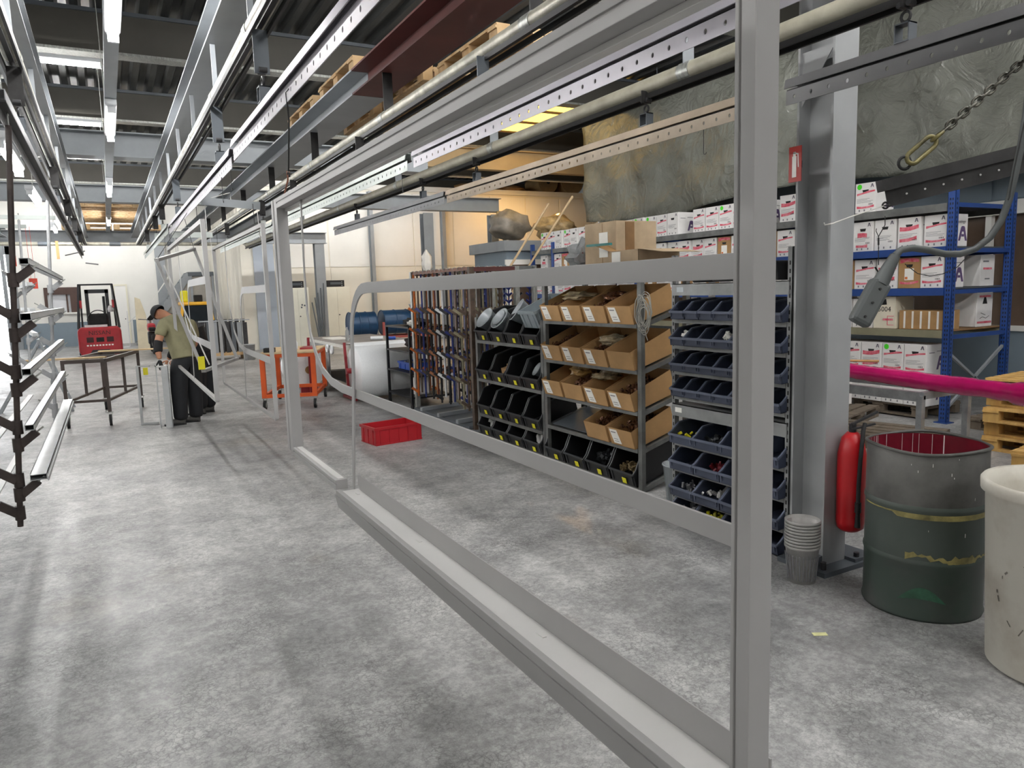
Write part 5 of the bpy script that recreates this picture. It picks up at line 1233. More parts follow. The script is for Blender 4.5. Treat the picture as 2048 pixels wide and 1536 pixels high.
# ================================================================== hook pole stand behind the picking racks
mat('paint_orange', 'cf6a1e', .5, .1, .2, 12); mat('paint_navy', '27357a', .5, .1, .2, 12); mat('paint_bronze', '5a4a3e', .5, .2, .25, 12)
mat('paint_white', 'd5d6d8', .5, 0, .06, 12); mat('paint_olive', '8b856c', .5, .1, .2, 12); mat('paint_black', '1b1c20', .5, .1, .2, 12); mat('paint_copper', 'a56a44', .5, .2, .2, 12)
st = thing('pole_stand', 'grey steel stand from which the hook poles hang', 'stand', (4.0, 8.8, 0))
for y in (8.02, 9.95):
    MB().box((3.80, y-.03, 0), (3.86, y+.03, 2.02)).build('post', 'galv' if y > 9 else 'paint_bronze', st, world=True)
    MB().box((4.42, y-.03, 0), (4.48, y+.03, 2.02)).build('post', 'galv', st, world=True)
    MB().box((3.6, y-.04, 0), (4.7, y+.04, .05)).build('foot', 'steel_grey', st, world=True)
    MB().bar((3.83, y, 1.99), (4.45, y, 1.99), .05).build('top_tie', 'red_oxide', st, world=True)
for i in range(5):
    x = 3.83+i*.155; MB().bar((x, 8.0, 2.0), (x, 10.0, 2.0), .03, .04).build('hang_rail', mat('rail_copper', '8d5f4a', .5, .2, .2, 8) if i in (0, 2) else 'rack_steel', st, world=True)
s2 = thing('pole_stand', 'second steel stand with dense zigzag hook poles, behind the bins', 'stand', (4.95, 9.6, 0))
for y in (9.0, 10.35):
    for x in (4.62, 5.28): MB().box((x-.03, y-.03, 0), (x+.03, y+.03, 2.06)).build('post', 'galv', s2, world=True)
    MB().bar((4.6, y, 2.03), (5.3, y, 2.03), .05).build('top_tie', 'rack_steel', s2, world=True)
for i in range(4): MB().bar((4.65+i*.2, 8.95, 2.02), (4.65+i*.2, 10.4, 2.02), .03, .04).build('hang_rail', 'rack_steel', s2, world=True)
for y in (8.3, 8.9, 9.5): MB().bar((3.7, y, .12), (4.6, y+.2, .12), .05).build('floor_bar', 'steel_grey', st, world=True)
MB().box((3.75, 8.05, .06), (4.5, 9.9, .09)).build('drip_sheet', 'steel_dark', st, world=True)
def hook_pole(label, x, y, m, zb, n, step, dirn, r=.008, z0=1.45, L=.085, both=False):
    t = thing('hook_pole', label, 'hook pole', (x, y, zb), group='hook poles hanging on the stand')
    MB().cyl((x, y, zb), (x, y, 1.98), r, 8).build('shaft', m, t, world=True)
    MB().tube(arc((x, y, 2.0), .028, -.2, PI, 8, (1,0,0), (0,0,1)), .005, 6).build('top_hook', 'galv', t, world=True)
    k = 0; z = z0
    while z > zb+.05 and k < n:
        for sgn in ((1, -1) if both else (1,)):
            d = Vector((dirn[0]*sgn, dirn[1]*sgn, 0))
            MB().bar((x, y, z), (x+d.x*L*.75, y+d.y*L*.75, z+L*.5), r*2.1, r*2.4).cyl((x, y, z-.014), (x, y, z+.014), r+.008, 8).build('hook_arm', m, t, world=True)
        z -= step; k += 1
    return t
rnd = random.Random(14)
cols = ['paint_orange', 'paint_bronze', 'paint_navy', 'paint_bronze', 'paint_black', 'paint_copper', 'paint_black', 'paint_white', 'paint_black', 'paint_navy', 'paint_bronze', 'paint_olive', 'paint_bronze']
cn = {'paint_orange': 'orange', 'paint_navy': 'navy blue', 'paint_bronze': 'bronze brown', 'paint_copper': 'copper', 'paint_black': 'black', 'paint_white': 'white', 'paint_olive': 'olive'}
for row, xs in (('front', (3.83, 3.985)), ('rear', (4.14, 4.295))):
    for k in range(26):
        y = 9.9-k*.071; m = cols[k*len(cols)//26] if k > 1 else 'paint_orange'
        hook_pole('%s hook pole, %s from the left in the %s row of the stand' % (cn[m], ORD[k], row), xs[k % 2], y, m, .30+rnd.uniform(-.06, .06), 5, .285, (-.75, .65) if k % 3 else (-.9, .3), r=.014, L=.13)
for k in range(16):
    y = 10.25-k*.078; m = ['paint_navy', 'paint_black', 'paint_navy', 'paint_bronze', 'paint_black'][k % 5]
    hook_pole('%s zigzag hook pole, %s from the left in the dense right bundle' % (cn[m], ORD[k]), 4.65+.2*(k % 4), y, m, .35+rnd.uniform(0, .2), 14, .098, (-.5, .85) if k % 2 else (-.4, -.9), z0=1.84, L=.075, both=True, r=.011)
tag(MB().box((4.75, 8.62, 0), (5.0, 8.85, 1.1)).build('navy_sheet', 'paint_navy', bevel=.01), 'navy blue metal box section standing behind the hook poles', 'box section')

# ================================================================== packing table, bubble wrap, trolleys
mat('table_top', '8c857f', .5, 0, .12, 3); mat('table_frame', 'd4d3cc', .45, 0, .05, 3); mat('grey_panel', '9a9a9a', .6, 0, .08, 2)
t = thing('packing_table', 'long packing table with pale frame and brown-grey top', 'table', (4.05, 13.3, 0))
X0, X1, Y0, Y1, TH = 3.45, 4.75, 12.2, 14.9, .90
MB().box((X0, Y0, TH-.02), (X1, Y1, TH)).build('tabletop', 'table_top', t, world=True)
for (a, b) in (((X0, Y0), (X0, Y1)), ((X1, Y0), (X1, Y1)), ((X0, Y0), (X1, Y0)), ((X0, Y1), (X1, Y1))):
    MB().bar((*a, TH-.04), (*b, TH-.04), .04, .05).build('apron', 'table_frame', t, world=True); MB().bar((*a, .2), (*b, .2), .035, .035).build('lower_rail', 'table_frame', t, world=True)
for x in (X0, X1):
    for y in (Y0, (Y0+Y1)/2, Y1): MB().box((x-.02, y-.02, 0), (x+.02, y+.02, TH-.02)).build('leg', 'table_frame', t, world=True)
MB().box((X0+.02, 13.4, .22), (X0+.04, 14.8, .82)).build('side_panel', 'grey_panel', t, world=True)
MB().box((X0+.1, 12.4, .2), (X1-.1, 14.6, .22)).build('lower_shelf', 'rubber', t, world=True)
tb = thing('bubble_wrap_roll', 'big roll of white bubble wrap at the packing table end', 'roll', (4.0, 11.3, .45))
mat('bubble', 'eceff1', .3, 0, .03, 60, bump=.25, bscale=55)
RC = Vector((3.43, 11.72, .47))
MB().lathe([(.06, 0), (.40, 0), (.425, .02), (.425, 1.18), (.40, 1.2), (.06, 1.2)], (0,0,0), 40).build('tmp_roll', 'bubble', tb)
o = [c for c in tb.children][0] if tb.children else None
for o in list(COL.objects):
    if o.name.startswith('tmp_roll'):
        o.data.transform(WM[tb.name].inverted() @ Matrix.Translation(RC) @ Matrix.Rotation(PI/2, 4, 'Y')); o.name = 'roll'
vs = []; pr = [(12.4, .907), (12.14, .905), (12.1, .88), (12.08, .80), (12.06, .70)]
for y, z in pr: vs += [(3.52, y, z), (4.62, y, z)]
MB().add(vs, [(2*i, 2*i+1, 2*i+3, 2*i+2) for i in range(len(pr)-1)], True).build('loose_sheet', 'bubble', tb, world=True)
rs = thing('roll_stand', 'dark red steel bracket holding the bubble wrap roll', 'stand', (3.4, 11.74, 0))
mat('dark_red', '8c1d27', .45, 0, .08, 4)
MB().bar((3.39, 11.94, .06), (3.39, 12.06, .94), .04).build('upright', 'dark_red', rs, world=True); MB().cyl((3.30, 11.72, .5), (3.42, 11.72, .5), .045, 12).cyl((3.36, 11.72, .5), (4.66, 11.72, .5), .02, 10).build('axle', 'dark_red', rs, world=True)
MB().bar((3.39, 11.72, .5), (3.39, 11.96, .5), .03).bar((3.39, 11.54, .04), (3.39, 12.24, .04), .04).bar((4.66, 11.54, .04), (4.66, 12.24, .04), .04).bar((4.66, 11.72, .5), (4.66, 11.74, .04), .03).build('arm', 'dark_red', rs, world=True)
t = thing('bubble_wrap_roll', 'smaller white film roll behind the orange trolley', 'roll', (3.3, 14.2, .45))
MB().cyl((3.05, 13.2, .42), (3.05, 14.2, .42), .30, 28).build('roll', 'bubble', t, world=True); MB().cyl((3.05, 13.19, .42), (3.05, 13.21, .42), .07, 14).build('core', 'card', t, world=True)
MB().box((2.9, 13.25, 0), (3.2, 13.3, .13)).box((2.9, 14.1, 0), (3.2, 14.15, .13)).build('cradle', 'dark_red', t, world=True)
MB().bar((3.05, 13.12, 0), (3.05, 13.12, 1.0), .04).build('post', 'dark_red', t, world=True)
# small items on the packing table
tag(MB().lathe([(0, 0), (.033, 0), (.035, .02), (.035, .16), (.03, .19), (.013, .22), (.013, .25), (0, .25)], (3.72, 13.0, TH), 16).build('spray_bottle', 'film_clear'), 'clear bottle standing on the packing table', 'bottle')
tag(MB().cyl((4.1, 12.85, TH+.035), (4.3, 12.75, TH+.035), .035, 14).build('tape_roll', 'bubble'), 'white tape roll lying on the packing table', 'tape')
tag(MB().cyl((4.35, 12.72, TH+.03), (4.5, 12.65, TH+.03), .03, 14).build('blue_tape', mat('mid_blue', '2a4fa8', .5, 0, .05, 5)), 'blue tape roll beside the white one', 'tape')
tag(MB().box((3.6, 13.6, TH), (3.95, 14.3, TH+.015)).build('paper_stack', 'paper'), 'white paper sheets on the packing table', 'paper')
tag(MB().tube(arc((3.40, 12.9, .77), .06, 0, 2*PI, 14, (0,1,0), (0,0,1))[:-1], .022, 8, closed=True).build('tape_ring', 'bubble'), 'white tape ring hung on the packing table edge', 'tape')
tag(MB().tube(arc((3.40, 13.2, .78), .055, 0, 2*PI, 14, (0,1,0), (0,0,1))[:-1], .022, 8, closed=True).build('tape_ring', 'bubble'), 'second white tape ring hung farther along the table edge', 'tape')
# dark shelf trolley
t = thing('shelf_trolley', 'black three shelf trolley before the bubble wrap roll', 'trolley', (4.0, 10.7, 0))
q0 = pZ(772, 806); q1 = pZ(812, 822)
tx, ty_ = 3.86, 10.25; wx, wy_, hz = .62, 1.0, pY(808, 655, 10.3).z
for x in (tx, tx+wx):
    for y in (ty_, ty_+wy_): MB().box((x-.018, y-.018, .06), (x+.018, y+.018, hz)).build('post', 'paint_black', t, world=True); MB().cyl((x-.015, y, .04), (x+.015, y, .04), .04, 12).build('caster', 'rubber', t, world=True)
for z in (.16, .52, .84, hz-.02): MB().box((tx-.02, ty_-.02, z), (tx+wx+.02, ty_+wy_+.02, z+.025)).build('shelf', 'paint_black', t, world=True)
crate('blue crate of tools on the trolley middle shelf', (4.17, 10.75, .55), .42, .6, .12, 'mid_blue')
heap((4.17, 10.75, .57), .17, .25, .1, 'print_grey', 40, 'grey tools and cups in the blue trolley crate', 'tools', .02, .06)
crumple('dark maroon bag on the trolley upper shelf', (4.15, 10.6, .97), .18, .33, .11, mat('maroon', '2a1419', .7, 0, .1, 6).name, 41, 'bag', 'work_bag')
crumple('dark tools and gloves piled on the trolley top', (4.15, 10.7, hz+.06), .18, .35, .06, 'rubber', 42, 'tools', 'tool_pile')
crumple('white cloth on the trolley top', (3.98, 10.4, hz+.05), .08, .12, .045, 'paper', 43, 'cloth', 'rag')
tag(MB().box((4.0, 10.45, .185), (4.25, 10.7, .45)).build('white_box', 'box_white', bevel=.01), 'white box on the lowest trolley shelf', 'box')
# red crate on the floor
ca, cb, cc_ = pZ(720, 887), pZ(767, 895), pZ(845, 882)
ctr = (ca+cc_)/2+Vector((.0, .1, 0)); ang = math.atan2(cc_.y-cb.y, cc_.x-cb.x)
crate('red plastic crate standing alone on the floor', (ctr.x+.05, ctr.y+.02, 0), .60, .38, .21, mat('crate_red', 'b3202a', .4, 0, .05, 5).name, Euler((0, 0, ang)))
for i, (dx, dy, w) in enumerate(((-.2, .1, .05), (-.06, .12, .12), (.06, .1, .05), (.16, .02, .05))):
    tag(MB().box((ctr.x+dx, ctr.y+dy, .02), (ctr.x+dx+w, ctr.y+dy+.04, .06)).build('foam_piece', 'bubble', bevel=.008), 'white foam piece in the red crate, %s from the left' % ORD[i], 'foam')
# blue drums on a red trestle
t = thing('drum_trestle', 'red steel trestle carrying the two blue drums', 'trestle', (5.4, 16, 0))
mat('trestle_red', 'b0574f', .5, 0, .1, 4)
for x in (5.29, 6.34):
    MB().bar((x, 15.6, 0), (x, 15.6, 1.1), .05).build('leg', 'trestle_red', t, world=True); MB().bar((x, 16.4, 0), (x, 16.4, 1.1), .05).build('leg', 'trestle_red', t, world=True); MB().bar((x, 15.5, .78), (x, 16.5, .78), .05).build('cross_bar', 'trestle_red', t, world=True)
MB().bar((4.6, 15.65, .76), (6.4, 15.65, .76), .05).build('long_bar', 'trestle_red', t, world=True); MB().bar((4.6, 16.35, .76), (6.4, 16.35, .76), .05).build('long_bar', 'trestle_red', t, world=True)
MB().bar((4.62, 15.65, 0), (4.62, 15.65, .76), .05).build('leg', 'trestle_red', t, world=True); MB().bar((4.62, 16.35, 0), (4.62, 16.35, .76), .05).build('leg', 'trestle_red', t, world=True)
mat('drum_blue', '1f4568', .35, .1, .1, 3)
def lying_drum(label, x0, x1, y, z, r):
    t = thing('oil_drum', label, 'drum', ((x0+x1)/2, y, z-r))
    MB().cyl((x0, y, z), (x1, y, z), r, 28).build('shell', 'drum_blue', t, world=True)
    for f in (0.0, .33, .66, 1.0): MB().tube([(x0+(x1-x0)*f, y+(r+.002)*math.cos(a*PI/14), z+(r+.002)*math.sin(a*PI/14)) for a in range(28)], .012, 6, closed=True).build('hoop', 'drum_blue', t, world=True)
    return t
lying_drum('blue steel drum lying left on the red trestle', 4.64, 5.2, 16.0, 1.06, .27)
lying_drum('blue steel drum lying right on the red trestle', 5.38, 6.26, 16.0, 1.08, .27)
tag(MB().lathe([(0, 0), (.12, 0), (.16, .1), (.17, .1), (.165, .11), (.15, .1), (.11, .01), (0, .01)], (6.1, 15.7, 1.36), 24).build('white_bowl', 'bubble'), 'white bowl lying on the right blue drum', 'bowl')

# ================================================================== trolleys in the aisle
def caster(parent, x, y, r=.055, m='rubber'):
    MB().cyl((x-.018, y, r), (x+.018, y, r), r, 16).build('caster_wheel', m, parent, world=True)
    MB().cyl((x-.02, y, r), (x+.02, y, r), r*.5, 12).build('caster_hub', 'galv', parent, world=True)
    MB().bar((x-.024, y, r), (x-.024, y+.03, r*2+.03), .006, .03).bar((x+.024, y, r), (x+.024, y+.03, r*2+.03), .006, .03).box((x-.04, y-.02, r*2+.025), (x+.04, y+.06, r*2+.035)).build('caster_fork', 'galv', parent, world=True)
mat('orange_paint', 'd2571f', .45, 0, .08, 4); mat('ply', 'cdb38c', .7, 0, .12, 4)
ot = t = thing('orange_trolley', 'orange steel trolley with plywood top', 'trolley', (1.97, 11.72, 0))
ox0, ox1, oy0, oy1 = 2.0, 2.76, 11.75, 12.95; oh = pY(575, 707, 11.6).z
for x in (ox0, ox1):
    for y in (oy0, oy1): MB().box((x-.035, y-.035, .18), (x+.035, y+.035, oh)).build('post', 'orange_paint', t, world=True); caster(t, x, y-.02, .075)
for z in (.21, oh-.03):
    for a, b in (((ox0, oy0), (ox1, oy0)), ((ox0, oy1), (ox1, oy1)), ((ox0, oy0), (ox0, oy1)), ((ox1, oy0), (ox1, oy1))): MB().bar((*a, z), (*b, z), .045, .055).build('rail', 'orange_paint', t, world=True)
MB().box((ox0-.04, oy0-.04, oh), (ox1+.04, oy1+.04, oh+.022)).build('plywood_top', 'ply', t, world=True)
tag(MB().box((2.02, 11.78, oh+.022), (2.18, 11.92, oh+.09)).build('black_device', 'paint_black', bevel=.006), 'small black device on the orange trolley top', 'device')
tag(MB().lathe([(0, 0), (.035, 0), (.037, .02), (.037, .1), (.012, .16), (.012, .2), (0, .2)], (2.42, 12.3, oh+.022), 14).build('cleaner_bottle', 'bubble'), 'white cleaner bottle on the orange trolley', 'bottle')
tag(MB().box((2.5, 12.2, oh+.022), (2.7, 12.6, oh+.05)).build('red_case', 'dark_red'), 'flat dark red case on the orange trolley', 'case')
# brown steel trolley at left
mat('brown_steel', '4d4440', .5, .2, .15, 5)
ORZ = -.38
M0 = Matrix.Translation(ot.location) @ Matrix.Rotation(ORZ, 4, 'Z') @ Matrix.Translation(-ot.location)
ot.matrix_world = M0 @ ot.matrix_world; WM[ot.name] = ot.matrix_world.copy()
for o in [q for q in COL.objects if q.name.split('.')[0] in ('black_device', 'cleaner_bottle', 'red_case')]:
    o.matrix_world = M0 @ WM[o.name]; WM[o.name] = o.matrix_world.copy()
A_, B_, C_, D_ = Vector((-.62, 11.9, 0)), Vector((-.10, 11.78, 0)), Vector((.36, 13.45, 0)), Vector((-.16, 13.57, 0))
t = thing('steel_trolley', 'brown steel frame trolley carrying pale boards', 'trolley', (A_+C_)/2)
hT = pY(125, 725, 11.9).z
for P in (A_, B_, C_, D_):
    MB().bar(P+Vector((0,0,.19)), P+Vector((0,0,hT)), .045).build('post', 'brown_steel', t, world=True); caster(t, P.x, P.y-.02, .08)
mids = [(A_+D_)/2, (B_+C_)/2]
for P in mids: MB().bar(P+Vector((0,0,.34)), P+Vector((0,0,hT)), .04).build('post', 'brown_steel', t, world=True)
for a, b in ((A_, B_), (B_, C_), (C_, D_), (D_, A_)):
    MB().bar(a+Vector((0,0,hT)), b+Vector((0,0,hT)), .05).build('top_rail', 'brown_steel', t, world=True); MB().bar(a+Vector((0,0,.36)), b+Vector((0,0,.36)), .035).build('lower_rail', 'brown_steel', t, world=True)
MB().bar(mids[0]+Vector((0,0,hT)), mids[1]+Vector((0,0,hT)), .04).build('top_rail', 'brown_steel', t, world=True)
u1 = (B_-A_).normalized()
for i, (base, off, L) in enumerate(((A_.lerp(D_, .10), -.55, 1.7), (A_.lerp(D_, .90), .02, 1.7))):
    a = base+u1*off+Vector((0, 0, hT+.035)); b = a+u1*L*.62
    tag(MB().bar(a, b, .09, .022).build('pale_board', 'ply'), ['pale wooden board across the near end of the brown trolley', 'pale wooden board across the far end of the brown trolley'][i], 'board')
# cream cabinets with radios on top
mat('cab_cream', 'e3e1d2', .45, 0, .03, 2)
for i, (x0, x1) in enumerate(((5.12, 5.86), (6.34, 7.24))):
    t = thing('steel_cabinet', ['cream steel cabinet left of the grey post', 'cream steel cabinet right of the grey post'][i], 'cabinet', ((x0+x1)/2, 24.9, 0))
    MB().box((x0, 24.66, 0), (x1, 25.14, 1.98)).build('body', 'cab_cream', t, world=True, bevel=.01)
    xm = (x0+x1)/2
    for k, (a, b) in enumerate(((x0+.02, xm-.004), (xm+.004, x1-.02))):
        d = MB().box((a, 24.645, .08), (b, 24.66, 1.93)).build('door', 'cab_cream', t, world=True)
        if k: MB().cyl((a+.04, 24.62, 1.05), (a+.04, 24.645, 1.05), .02, 10).build('handle', 'dark_iron', d, world=True)
    r = thing('radio_set', ['black radio on the left cream cabinet', 'black radio on the right cream cabinet'][i], 'radio', (xm, 24.85, 1.98))
    w = .24 if i == 0 else .30
    MB().box((xm-w, 24.75, 1.985), (xm+w, 25.05, 2.20)).build('case', 'paint_black', r, world=True, bevel=.01); MB().box((xm-w*.6, 24.74, 2.06), (xm+w*.6, 24.75, 2.14)).build('display', 'steel_dark', r, world=True)
    for q in range(3): MB().cyl((xm+w*.7, 24.73, 2.02+q*.06), (xm+w*.7, 24.75, 2.02+q*.06), .015, 8).build('knob', 'steel_light', r, world=True)
    if i == 0:
        for (dx, z) in ((.12, 1.42), (.2, 1.40), (.1, 1.34)): MB().cbox((xm+dx, 24.64, z), (.05, .004, .05)).build('magnet', 'steel_dark', t, world=True)
# long rods leaning by the post
for i in range(5):
    a = Vector((5.93+i*.035, 23.75, 0)); b = Vector((5.9+.1*i-.15, 23.86, 1.5+.15*i))
    tag(MB().cyl(a, b, .018, 8).build('leaning_rod', 'steel_dark'), 'dark rod leaning on the grey post by the cabinets, %s of five' % ORD[i], 'rod')
# low cabin with wrapped foam bundle, sticks, rolls
t = thing('site_cabin', 'low blue-grey cabin behind the rack end with white framed window', 'cabin', (9.6, 16.0, 0))
MB().box((8.3, 15.4, 0), (10.9, 17.1, 2.62)).build('body', 'blue_grey_wall', t, world=True); MB().box((8.2, 15.3, 2.62), (11.0, 17.2, 2.86)).build('roof_edge', 'steel_grey', t, world=True)
MB().box((8.25, 15.36, 2.3), (10.95, 15.4, 2.42)).box((8.28, 15.36, .9), (8.38, 15.4, 2.3)).box((9.5, 15.36, .9), (9.58, 15.4, 2.3)).build('window_frame', 'white_wall', t, world=True); MB().box((8.38, 15.38, 1.0), (10.8, 15.395, 2.3)).build('window_pane', 'dark_glazing', t, world=True)
crumple('grey foam bundle in clear wrap on the low cabin roof', (8.85, 16.2, 3.27), .5, .45, .36, mat('foam_wrap', '8f877c', .4, 0, .2, 4).name, 51, 'bundle', 'foam_bundle')
crumple('clear wrapped pale bundle on the low cabin roof, right one', (10.15, 16.2, 3.24), .5, .42, .32, mat('foam_tan', 'b59f78', .3, 0, .3, 5).name, 52, 'bundle', 'foam_bundle')
for i, (a, b) in enumerate((((1010, 550), (1097, 408)), ((1040, 560), (1145, 393)))):
    tag(MB().cyl(pY(*b, 12.6)+(pY(*a, 12.2)-pY(*b, 12.6))*(pY(*b, 12.6).z/(pY(*b, 12.6).z-pY(*a, 12.2).z)), pY(*b, 12.6), .022, 8).build('long_stick', 'ply'), ['pale stick leaning behind the hook poles, left one', 'pale stick leaning behind the hook poles, right one'][i], 'stick')
for i, (x, r_) in enumerate(((15.85, .45), (17.0, .55))):
    t = thing('material_roll', ['brown fabric roll on the ledge over the bay, left one', 'larger brown fabric roll on the ledge beside the tarpaulin'][i], 'roll', (x, 26.4, BZ+.06))
    MB().cyl((x, 25.7, BZ+.06+r_), (x, 28.5, BZ+.06+r_), r_, 32).build('roll', mat('roll_brown', 'a98c62', .7, 0, .1, 3), t, world=True); MB().cyl((x, 25.68, BZ+.06+r_), (x, 25.71, BZ+.06+r_), .08, 12).build('core', 'black', t, world=True)
for i, x in enumerate((12.4, 13.3, 14.4)): crumple('brown sack lying on the ledge over the bay, %s' % ['left', 'middle', 'right'][i], (x, 26.0, BZ+.2), .5, .3, .14, 'card', 60+i, 'sack', 'storage_sack')
# ================================================================== hanging hook racks at the left
mat('coat_black', '3a302d', .5, .1, .25, 14); mat('coat_grey', 'a9abad', .5, .1, .12, 14); mat('alu', 'b8bbbc', .4, .35, .06, 6)
def hang_rack(label, top, bot, m, arms, r=.014, L=.14, blocks=None):
    """arms: (fraction along the pole, direction sign in x, dy)"""
    top = Vector(top); bot = Vector(bot)
    t = thing('hook_rack', label, 'hook rack', bot, group='hook racks hanging at the left')
    MB().cyl(bot, top, r, 10).build('pole', m, t, world=True)
    MB().tube([top, top+Vector((0, 0, .05))]+arc(top+Vector((.0, .02, .05)), .02, PI, .2, 8, (0,1,0), (0,0,1)), .005, 6).build('top_hook', 'galv', t, world=True)
    for z, s, dy in arms:
        f = (z-bot.z)/(top.z-bot.z); p = bot.lerp(top, f)
        d = Vector((s*.8, dy, 0)).normalized(); a = p+d*.012; b = p+d*(L*.62)+Vector((0,0,L*.42)); c = b+d*.03+Vector((0, 0, .022))
        MB().bar(a, b, r*2.4, r*2.9).cyl(p-Vector((0,0,.035)), p+Vector((0,0,.035)), r*1.7, 8).build('arm', m, t, world=True)
        MB().bar(b, c, r*.8, r*.6).build('arm_tip', 'galv', t, world=True)
    return t
pz = [1.956, 1.684, 1.411, 1.131, .875]
px_ = [-.362, -.386, -.404, -.418, -.42]
hang_rack('dark brown hook rack hanging nearest at the left edge', (-.345, 4.42, 2.61), (-.49, 4.42, .62), 'coat_black', [(z-.09, 1, 0) for z in pz]+[(z-.03, -1, -.15) for z in (1.72, 1.44, 1.16, .89, .63+.09)])
hang_rack('grey hook rack hanging behind the dark brown one', (-.37, 7.52, 2.61), (-.50, 7.52, .56), 'coat_grey', [(z-.09, 1, 0) for z in pz]+[(z-.05, -1, -.1) for z in (1.72, 1.44, 1.16, .89)])
pl = ['topmost', 'second', 'third', 'fourth', 'lowest and widest']
for i, (z, x) in enumerate(zip(pz, px_)):
    w, h = ((.042, .032), (.05, .036), (.042, .034), (.042, .03), (.075, .03))[i]
    t = thing('grey_profile', '%s grey profile resting on the two left hook racks' % pl[i], 'profile', (x+.03, 6, z), group='grey profiles on the left racks')
    x0, x1 = x+.0, x+w; y0, y1 = 4.36, 7.62; th = .003
    mb = MB().box((x0, y0, z-h/2), (x1, y1, z-h/2+th)).box((x0, y0, z+h/2-th), (x1, y1, z+h/2)).box((x0, y0, z-h/2), (x0+th, y1, z+h/2)).box((x1-th, y0, z-h/2), (x1, y1, z+h/2))
    mb.build('tube', 'alu', t, world=True)
    if i == 4: MB().box((x1, y0, z-h/2-.008), (x1+.006, y1, z-h/2+.012)).build('lip', 'alu', t, world=True)
for i, (pa, pb) in enumerate((((-20, 893), (62, 790)), ((-20, 1010), (60, 866)))):
    a = pY(*pa, 4.0); b = pY(*pb, 6.4)
    tag(MB().bar(a, b, .03, .008).build('thin_strip', 'powder_light'), ['upper thin pale strip on the left side of the racks', 'lower thin pale strip on the left side of the racks'][i], 'strip', 'thin pale strips at the left')
# farther pale racks
for k, (x, y, zb, m, lb) in enumerate(((-.78, 9.3, .95, 'coat_grey', 'pale hook rack in the middle of the left row'), (-1.35, 9.0, .55, 'coat_grey', 'pale hook rack farther left in the left row'), (-1.05, 11.2, .9, 'coat_grey', 'pale hook rack at the back of the left row'), (-1.6, 7.6, .6, 'coat_black', 'dark hook rack at the very left edge, cut by the frame'))):
    hang_rack(lb, (x+.05, y, 2.61), (x, y, zb), m, [(zb+.14+i*.26, 1 if (i+k) % 2 else -1, (-.4 if i % 2 else .5)) for i in range(int((2.2-zb)/.26))], .012, .17)
    MB_ = None
for i, (x, y) in enumerate(((-1.15, 9.3), (-1.5, 10.4))):
    t = thing('rack_beam', ['pale cross beam joining the far left hook racks', 'second pale cross beam behind the left racks'][i], 'bar', (x, y, 2.62)); MB().bar((x-.6, y, 2.64), (x+.75, y, 2.64), .03, .04).build('beam', 'bar_pale', t, world=True); MB().cyl((x, y, 2.64), (x, y, 3.5), .008, 6).build('rod', 'galv', t, world=True)
for i, z in enumerate((1.42, 1.68, 1.95)):
    tag(MB().bar((-.69, 9.2, z), (-.95, 11.3, z), .05, .035).build('grey_profile', 'alu'), 'pale profile laid on the farther left hook racks, %s of three from below' % ORD[i], 'profile', 'short profiles on the far left racks')
for i, p in enumerate(((28, 522), (63, 567), (71, 567))):
    a = pY(*p, 10.4); tag(MB().cbox(a, (.045, .01, .12)).cyl(a+Vector((0, 0, .06)), Vector((a.x, a.y, 2.64)), .002, 6).build('red_tag', mat('tag_red', 'd8452f', .5, 0, .05, 6)), 'red tag hung among the left hook racks, %s from the left' % ORD[i], 'tag')
a = pY(110, 497, 19); tag(MB().bar(pY(113, 482, 20.95), pY(117, 518, 20.95), .06, .03).build('wood_lath', 'card'), 'small brown lath hung on the cross pipe', 'lath')
t = thing('cross_rod', 'thin grey rods sticking out at the tip of the left track bar', 'rod', (-.35, 17.4, 2.55))
MB().cyl(pY(130, 511, 17.3), pY(170, 502, 17.3), .012, 8).build('rod', 'bar_grey', t, world=True); MB().cyl(pY(171, 526, 16.6), pY(197, 529, 16.6), .012, 8).build('rod', 'bar_grey', t, world=True)
# folding trestle ladder
t = thing('trestle_ladder', 'grey folding trestle ladder standing behind the left racks', 'ladder', (-1.1, 14.4, 0))
ap = pY(80, 680, 14.0)
for (fx, fy) in ((pZ(150, 812).x, pZ(150, 812).y), (pZ(28, 800).x, 13.6)):
    for dy in (-.22, .22):
        MB().bar((fx, 14.0+dy*1.3, 0), (ap.x, 14.0+dy, ap.z), .045, .03).build('stile', 'steel_grey', t, world=True)
    for f in (.22, .45, .68, .9):
        p0 = Vector((fx, 14.0-.22*1.2, 0)).lerp(Vector((ap.x, 14.0-.22, ap.z)), f); p1 = Vector((fx, 14.0+.22*1.2, 0)).lerp(Vector((ap.x, 14.0+.22, ap.z)), f)
        MB().bar(p0, p1, .03, .025).build('rung', 'steel_light', t, world=True)
MB().bar((ap.x, 13.75, ap.z), (ap.x, 14.25, ap.z), .06, .04).build('top_bar', 'steel_grey', t, world=True)
# lamps hung low behind the racks, end on
for i, (p, y) in enumerate((((62, 390), 12.0), ((105, 455), 19.5), ((5, 300), 7.0))):
    c = pY(*p, y); o = tube_lamp((c.x, y+.5, c.z+.05), 0, ['slanting tube lamp seen behind the left racks', 'farther tube lamp seen past the left racks', 'tube lamp at the left edge behind the near rack'][i]); MB().cyl((c.x, y+.5, c.z+.1), (c.x, y+.5, ZR), .006, 6).build('hanger_rod', 'galv', o, world=True)

